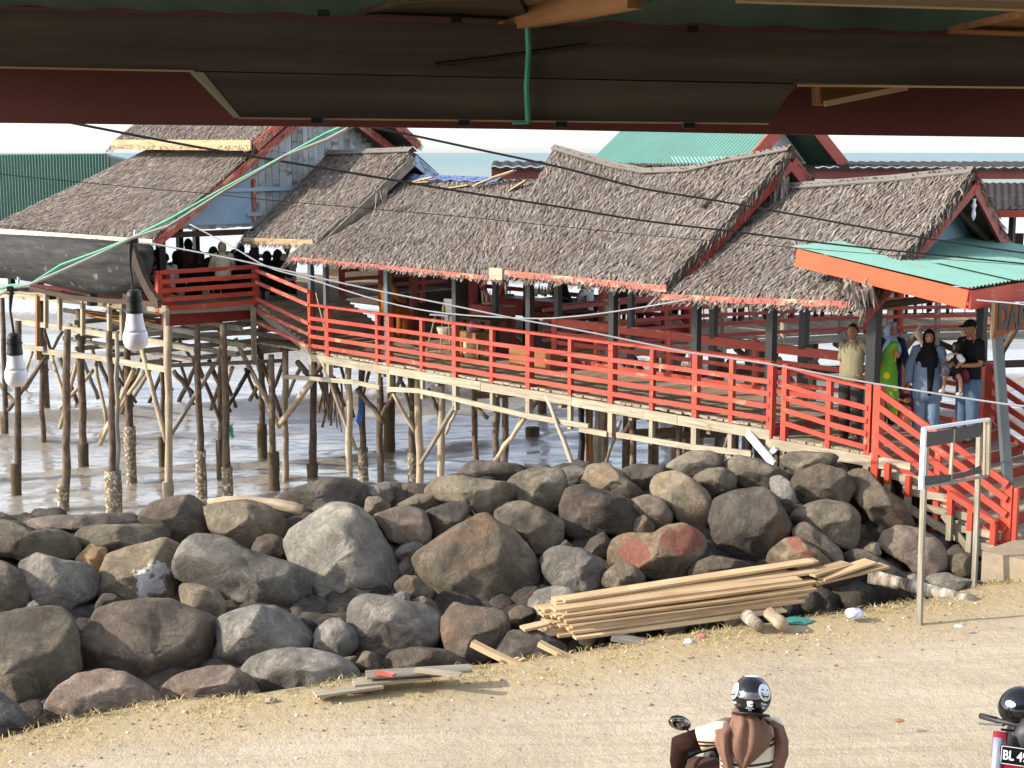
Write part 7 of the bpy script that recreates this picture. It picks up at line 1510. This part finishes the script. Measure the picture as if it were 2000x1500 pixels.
def helmet(t, c, R_, r=.132, open_=True):
    q3 = R_; ax = (q3 @ XD, q3 @ YD, q3 @ ZD)
    def fn(q):
        z = q.z
        if z < -.25: return Vector((q.x * (1 - .10 * (-.25 - z)), q.y * (1 - .10 * (-.25 - z)), -.25 + (z + .25) * .86))
        return q
    def shell(q):
        q = fn(q)
        if q.y > .35 and -.75 < q.z < .18: q = Vector((q.x * .93, q.y * .80, q.z))
        if q.z < -.88: q = Vector((q.x, q.y, -.88 + (q.z + .88) * .1))
        return q
    b = MB(); b.ell(c, r * .97, r * 1.13, r * 1.05, 40, 30, ax, 0, shell); b.build('shell', M['gloss_black'], t, smooth=True)
    return lambda lon, lat, off=0.0: c + (lambda q: ax[0] * q.x * r * .97 * (1 + off) + ax[1] * q.y * r * 1.13 * (1 + off) + ax[2] * q.z * r * 1.05 * (1 + off))(fn(Vector((math.cos(lat) * math.sin(lon), -math.cos(lat) * math.cos(lon), math.sin(lat)))))
# rider
RY = 9.15; rp = atY(1468, 1361, RY); head_c = rp.copy(); yaw = math.radians(12)
base = Vector((rp.x - .02, rp.y + .02, groundz(rp.x, rp.y)))
xfS = frame(Vector((base.x + .0, base.y - .02, base.z)), yaw)
scA = thing('scooter', 'scooter of the helmeted rider, its oval mirror showing at her left', 'scooter', Vector((base.x, base.y - .02, base.z))); scooter(scA, xfS, 'gloss_black', 'graphite', (-1,))
hz = head_c.z - base.z
pr_ = thing('person', 'rider seen from behind in a cream striped jacket, brown veil and black smiley helmet', 'person', base)
xf = frame(base, yaw); iv = xf.inverted(); hl = iv @ head_c
d = hl.z - .05 - .10
J = SIT(.76); sh = hl.z - .235
def setj(k, x, y, z): J[k] = (Vector((x, y, z)), J[k][1])
setj('pelvis', 0, -.02, .90); setj('spine', 0, -.02, 1.02); setj('chest', 0, .0, sh - .10); setj('neck', 0, .0, sh + .06); setj('head', 0, .01, sh + .12)
setj('hipL', -.10, .02, .86); setj('hipR', .10, .02, .86); setj('knL', -.22, .40, .78); setj('knR', .20, .42, .78); setj('anL', -.20, .34, .36); setj('anR', .16, .36, .36); setj('toL', -.20, .48, .33); setj('toR', .16, .5, .33)
setj('shL', -.175, .0, sh); setj('shR', .175, .0, sh); setj('elL', -.42, .10, sh - .10); setj('wrL', -.40, .20, sh - .30); setj('elR', .25, .16, sh - .24); setj('wrR', .30, .44, sh - .22)
R_, ax = body(pr_, xf, J, Vector(hl) + Vector((0, .01, -.02)), 0, 0, 'skin2')
m = NM('cream_jacket_dark_stripes'); t_ = m.obj(); z_ = m.n('ShaderNodeSeparateXYZ', i_Vector=t_).outputs[2]; st_ = None
c = m.mix(m.noise(m.tc(), 9, 4), S(206, 194, 166), S(228, 218, 194))
for zc, hw in ((sh - .045, .007), (sh - .070, .009), (sh - .175, .008), (sh - .205, .008)):
    k_ = m.math('LESS_THAN', m.math('ABSOLUTE', m.math('SUBTRACT', z_, zc)), hw); c = m.mix(k_, c, S(74, 50, 48))
M['stripe'] = m.fin(c, .9, .12)
garment(pr_, xf, 'jacket', 'stripe', [((0, -.03, .80), .19, .15), ((0, -.03, .95), .185, .145), ((0, -.02, sh - .18), .19, .135), ((0, -.01, sh - .06), .195, .12), ((0, 0, sh + .02), .16, .095), ((0, 0, sh + .055), .085, .075)], .022, J, .30, (.075, .072, .06))
b = MB()
for s_, fr_, sr_ in (('L', .30, .066), ('R', .02, .078)):
    a_, e_, w_ = J['sh' + s_][0], J['el' + s_][0], J['wr' + s_][0]
    b.tube([xf @ p for p in (a_.lerp(e_, fr_ * 1.9), a_.lerp(e_, .8), e_, e_.lerp(w_, .35), e_.lerp(w_, .7), w_)], [sr_, sr_ * 1.02, sr_ * .98, sr_ * .93, sr_ * .85, sr_ * .68], 16, jit=.05); b.build('sleeve', M['darkbrown'], pr_, smooth=True); trousers(pr_, xf, J, 'darkbrown', (.11, .09, .07)); shoes(pr_, xf, J, 'sandal')
# veil: gathered under the helmet, spread over the back and over the right shoulder
b = MB(); r3 = xf.to_3x3(); B = lambda x, y, z: xf @ Vector((x, y, z))
def drape(P, n_=26, fold=.06, k=5): b.loft([(B(x, y, z), r3 @ XD * rx, r3 @ YD * ry) for x, y, z, rx, ry in P], n_, fold, k)
hz_ = hl.z
drape([(-.02, -.02, hz_ - .09, .085, .085), (-.02, -.05, hz_ - .135, .088, .085), (-.022, -.085, hz_ - .18, .108, .07), (-.026, -.115, hz_ - .235, .125, .055), (-.034, -.13, hz_ - .295, .11, .045), (-.056, -.135, hz_ - .36, .07, .035), (-.074, -.135, hz_ - .42, .03, .022), (-.08, -.135, hz_ - .46, .006, .008)], 44, [.07, .13, .17, .19, .19, .17, .1, .03], 6)
drape([(-.12, .01, hz_ - .165, .06, .06), (-.175, -.01, hz_ - .20, .062, .09), (-.19, -.05, hz_ - .27, .048, .085), (-.185, -.09, hz_ - .34, .034, .055), (-.165, -.115, hz_ - .42, .028, .03), (-.13, -.13, hz_ - .52, .024, .02)], 30, [.04, .07, .1, .1, .1, .05], 5)
drape([(.14, .01, hz_ - .17, .035, .06), (.185, -.02, hz_ - .20, .042, .085), (.205, -.06, hz_ - .28, .038, .08), (.20, -.10, hz_ - .37, .038, .05), (.155, -.125, hz_ - .46, .05, .03), (.13, -.13, hz_ - .56, .05, .025)], 30, [.04, .08, .1, .1, .1, .05], 5)
b.build('veil', M['brownveil'], pr_, smooth=True)
hm = thing('helmet', 'black helmet with white laughing-face stickers worn by the rider', 'helmet', head_c)
RH = xf.to_3x3() @ Matrix.Rotation(math.radians(-24), 3, 'Z') @ Matrix.Rotation(math.radians(-24), 3, 'X')
SP_ = helmet(hm, head_c, RH, .131)
M['sticker'] = plain('white_sticker', S(218, 226, 230), .35, .5, amt=.03); M['ink'] = plain('dark_sticker_ink', S(34, 32, 36), .4, .4); M['tongue'] = plain('pale_yellow_ink', S(208, 204, 160), .4)
def patch(poly, name, mat, off, parent, sub=3):
    b = MB(); n_ = len(poly); cx = sum(p[0] for p in poly) / n_; cy = sum(p[1] for p in poly) / n_; vs = []; fs = []
    for i in range(sub + 1):
        for lo, la in poly: vs.append(SP_(cx + (lo - cx) * i / sub, cy + (la - cy) * i / sub, off))
    for i in range(sub):
        for j in range(n_): fs.append((i * n_ + j, i * n_ + (j + 1) % n_, (i + 1) * n_ + (j + 1) % n_, (i + 1) * n_ + j))
    b.add(vs, fs); return b.build(name, M[mat], parent, smooth=True)
def circ(lo, la, rl, rt, n_=28, a0=0, a1=2 * math.pi): return [(lo + rl * math.cos(a0 + (a1 - a0) * k / (n_ if a1 - a0 > 6.2 else n_ - 1)), la + rt * math.sin(a0 + (a1 - a0) * k / (n_ if a1 - a0 > 6.2 else n_ - 1))) for k in range(n_)]
def arc(lo, la, rl, rt, w): return circ(lo, la, rl, rt, 12, .15, math.pi - .15) + circ(lo, la, rl - w, rt - w, 12, math.pi - .15, .15)
def face(lo, la, R1, tw=0.0):
    o = patch(circ(lo, la, R1, R1 * .98), 'smile_sticker', 'sticker', .012, hm, 5); q = lambda x, y: (lo + x * R1, la + y * R1)
    for s_ in (-.42, .42): patch(arc(*q(s_, .12), R1 * .22, R1 * .20, R1 * .09), 'ink_eye', 'ink', .020, o)
    patch([q(-.66, -.12), q(-.3, -.18), q(0, -.2), q(.3, -.18), q(.66, -.12), q(.58, -.45), q(.36, -.7), q(0, -.82), q(-.36, -.7), q(-.58, -.45)], 'ink_mouth', 'ink', .020, o); patch([q(-.5, -.2), q(0, -.27), q(.5, -.2), q(.45, -.34), q(0, -.42), q(-.45, -.34)], 'ink_teeth', 'sticker', .026, o); patch(circ(*q(0, -.68), R1 * .30, R1 * .13, 14), 'ink_tongue', 'tongue', .026, o)
face(.80, .22, .42); face(-1.12, .22, .42)
def topd(rad_, off, mat, nm, cx=0, cy=0):
    b = MB(); n_ = 26; vs = [SP_(0, math.pi / 2 - .0001, off)]; 
    for i in range(1, 4):
        for j in range(n_):
            a_ = 2 * math.pi * j / n_; x, y = cx + rad_ * i / 3 * math.cos(a_), cy + rad_ * i / 3 * math.sin(a_); r_ = math.hypot(x, y); vs.append(SP_(math.atan2(x, -y), math.pi / 2 - r_, off))
    if cx or cy: r_ = math.hypot(cx, cy); vs[0] = SP_(math.atan2(cx, -cy), math.pi / 2 - r_, off)
    fs = [(0, 1 + j, 1 + (j + 1) % n_) for j in range(n_)] + [(1 + (i - 1) * n_ + j, 1 + i * n_ + j, 1 + i * n_ + (j + 1) % n_, 1 + (i - 1) * n_ + (j + 1) % n_) for i in (1, 2) for j in range(n_)]
    b.add(vs, fs); return b.build(nm, M[mat], hm, smooth=True)
topd(.46, .012, 'sticker', 'smile_sticker', 0, -.05)
# grey band across the back and lettering
patch([(-.62, .16), (-.3, .14), (0, .13), (.3, .14), (.46, .16), (.5, -.12), (.3, -.17), (0, -.19), (-.3, -.18), (-.62, -.14)], 'grey_band', 'steel', .006, hm, 5)
def curved_text(s, size, lo, la, nm, mat='sticker', off=.014, bold=.0):
    cu = bpy.data.curves.new('txt', 'FONT'); cu.body = s; cu.size = size; cu.align_x = 'CENTER'; cu.resolution_u = 2; cu.offset = bold
    to = bpy.data.objects.new('txt', cu); col.objects.link(to); dg = bpy.context.evaluated_depsgraph_get(); m2 = to.evaluated_get(dg).to_mesh(); b = MB()
    b.add([SP_(lo + v.co.x, la + v.co.y, off) for v in m2.vertices], [tuple(p.vertices) for p in m2.polygons]); to.evaluated_get(dg).to_mesh_clear(); bpy.data.objects.remove(to); bpy.data.curves.remove(cu); return b.build(nm, M[mat], hm)
o_ = patch([(-.16, -.26), (.10, -.26), (.13, -.30), (.13, -.42), (0, -.42), (0, -.45), (.13, -.45), (.13, -.55), (.10, -.58), (-.16, -.58), (-.19, -.55), (-.19, -.30)], 'lettering', 'sticker', .014, hm, 3)
patch([(-.06, -.46), (.0, -.42), (.13, -.42), (.13, -.445), (.0, -.445), (-.04, -.475)], 'ink_gap', 'ink', .019, o_, 1)
curved_text('american', .145, -.04, -.70, 'lettering', bold=.006); curved_text('style', .145, -.04, -.83, 'lettering', bold=.006); curved_text('Happy', .17, .80, -.40, 'lettering', bold=.006); curved_text('*fun', .24, .86, -.64, 'lettering', bold=.008); curved_text('Happy', .17, -1.1, -.40, 'lettering', bold=.006)
b = MB(); b.lathe(head_c - (RH @ ZD) * .118, [(.118, 0), (.124, .006), (.118, .014)], 30, RH @ ZD); b.build('rim_trim', M['blackrub'], hm, smooth=True)
b = MB(); b.tube([SP_(1.2, -.9), head_c + (RH @ Vector((.06, .06, -.17)))], .006, 5); b.build('chin_strap', M['blackrub'], hm)
# parked scooter with plate, helmet hung on it
PYY = 9.75; q = atY(1990, 1484, PYY)
ang2 = math.radians(158); base2 = Vector((q.x, q.y, groundz(q.x, q.y))); F2 = Vector((-math.sin(ang2), math.cos(ang2), 0)); base2 = base2 - F2 * .50 + Vector((.08, 0, 0))
scB = thing('scooter', 'black and dark red scooter with a black number plate at the right picture edge', 'scooter', base2); xf2 = frame(base2, ang2); s_ = (q.z - base2.z) / .72
scooter(scB, xf2, 'gloss_black', 'graphite', ())
r3 = xf2.to_3x3(); X2, Y2 = r3 @ XD * -1, r3 @ YD * -1; up2 = (ZD + Y2 * .45).normalized()
pc_ = atY(1995, 1478, PYY - .12); nrm = up2.cross(X2)
b = MB(); b.box(pc_, .27, .012, .125, (X2, Y2, up2)); pl = b.build('number_plate', M['gloss_black'], scB)
b = MB()
for dz_ in (-.058, .058): b.beam(pc_ + up2 * dz_ - X2 * .13 - Y2 * .01 - ZD * .0, pc_ + up2 * dz_ + X2 * .13 - Y2 * .01, .004, .004)
for dx_ in (-.13, .13): b.beam(pc_ + X2 * dx_ - up2 * .058 - Y2 * .01, pc_ + X2 * dx_ + up2 * .058 - Y2 * .01, .004, .004)
b.build('plate_border', M['plastic_white'], pl)
text3d('BL 4957', .088, pc_ - X2 * .122 - up2 * .028 - Y2 * .012, X2, up2, .0015, 'lettering', 'plastic_white', pl, .80, .002)
b = MB(); c_ = pc_ - up2 * .13 + Y2 * .03; b.box(c_, .27, .05, .12, (X2, Y2, up2)); b.build('front_panel', M['gloss_red'], scB)
b = MB(); b.loft([(pc_ + X2 * -.16 + up2 * z + Y2 * (.04 + z * .3), X2 * .035, up2.cross(X2) * .05) for z in (-.30, -.15, .0, .08)], 14); b.build('side_cowl', M['silver'], scB, smooth=True)
b = MB(); b.loft([(pc_ + X2 * -.15 + up2 * z + Y2 * (.07 + z * .3), X2 * .05, up2.cross(X2) * .05) for z in (-.05, .05, .11)], 14); b.build('side_cowl', M['gloss_red'], scB, smooth=True)
hp = atY(1996, 1384, PYY + .25)
hm2 = thing('helmet', 'plain black helmet with an oval white sticker hung on the parked scooter', 'helmet', hp)
RH2 = Matrix.Rotation(math.radians(-78), 3, 'Z') @ Matrix.Rotation(math.radians(-6), 3, 'X'); SP_ = helmet(hm2, hp, RH2, .150)
patch(circ(.50, .36, .26, .14), 'oval_sticker', 'sticker', .012, hm2, 4); patch(circ(.40, .36, .08, .03, 12), 'ink_mark', 'ink', .02, hm2); patch(arc(.62, .34, .07, .06, .03), 'ink_mark', 'ink', .02, hm2)
b = MB(); b.tube([hp + Vector((.02, .0, -.13)), hp + Vector((-.02, -.02, -.19)), hp + Vector((-.02, -.02, -.27))], .008, 6); b.tube([hp + Vector((-.14, 0, -.155)), hp + Vector((-.03, 0, -.165))], .009, 6); b.tube([hp + Vector((-.155, 0, -.10)), hp + Vector((-.12, 0, -.125))], .01, 6); b.build('chin_strap', M['blackrub'], hm2)
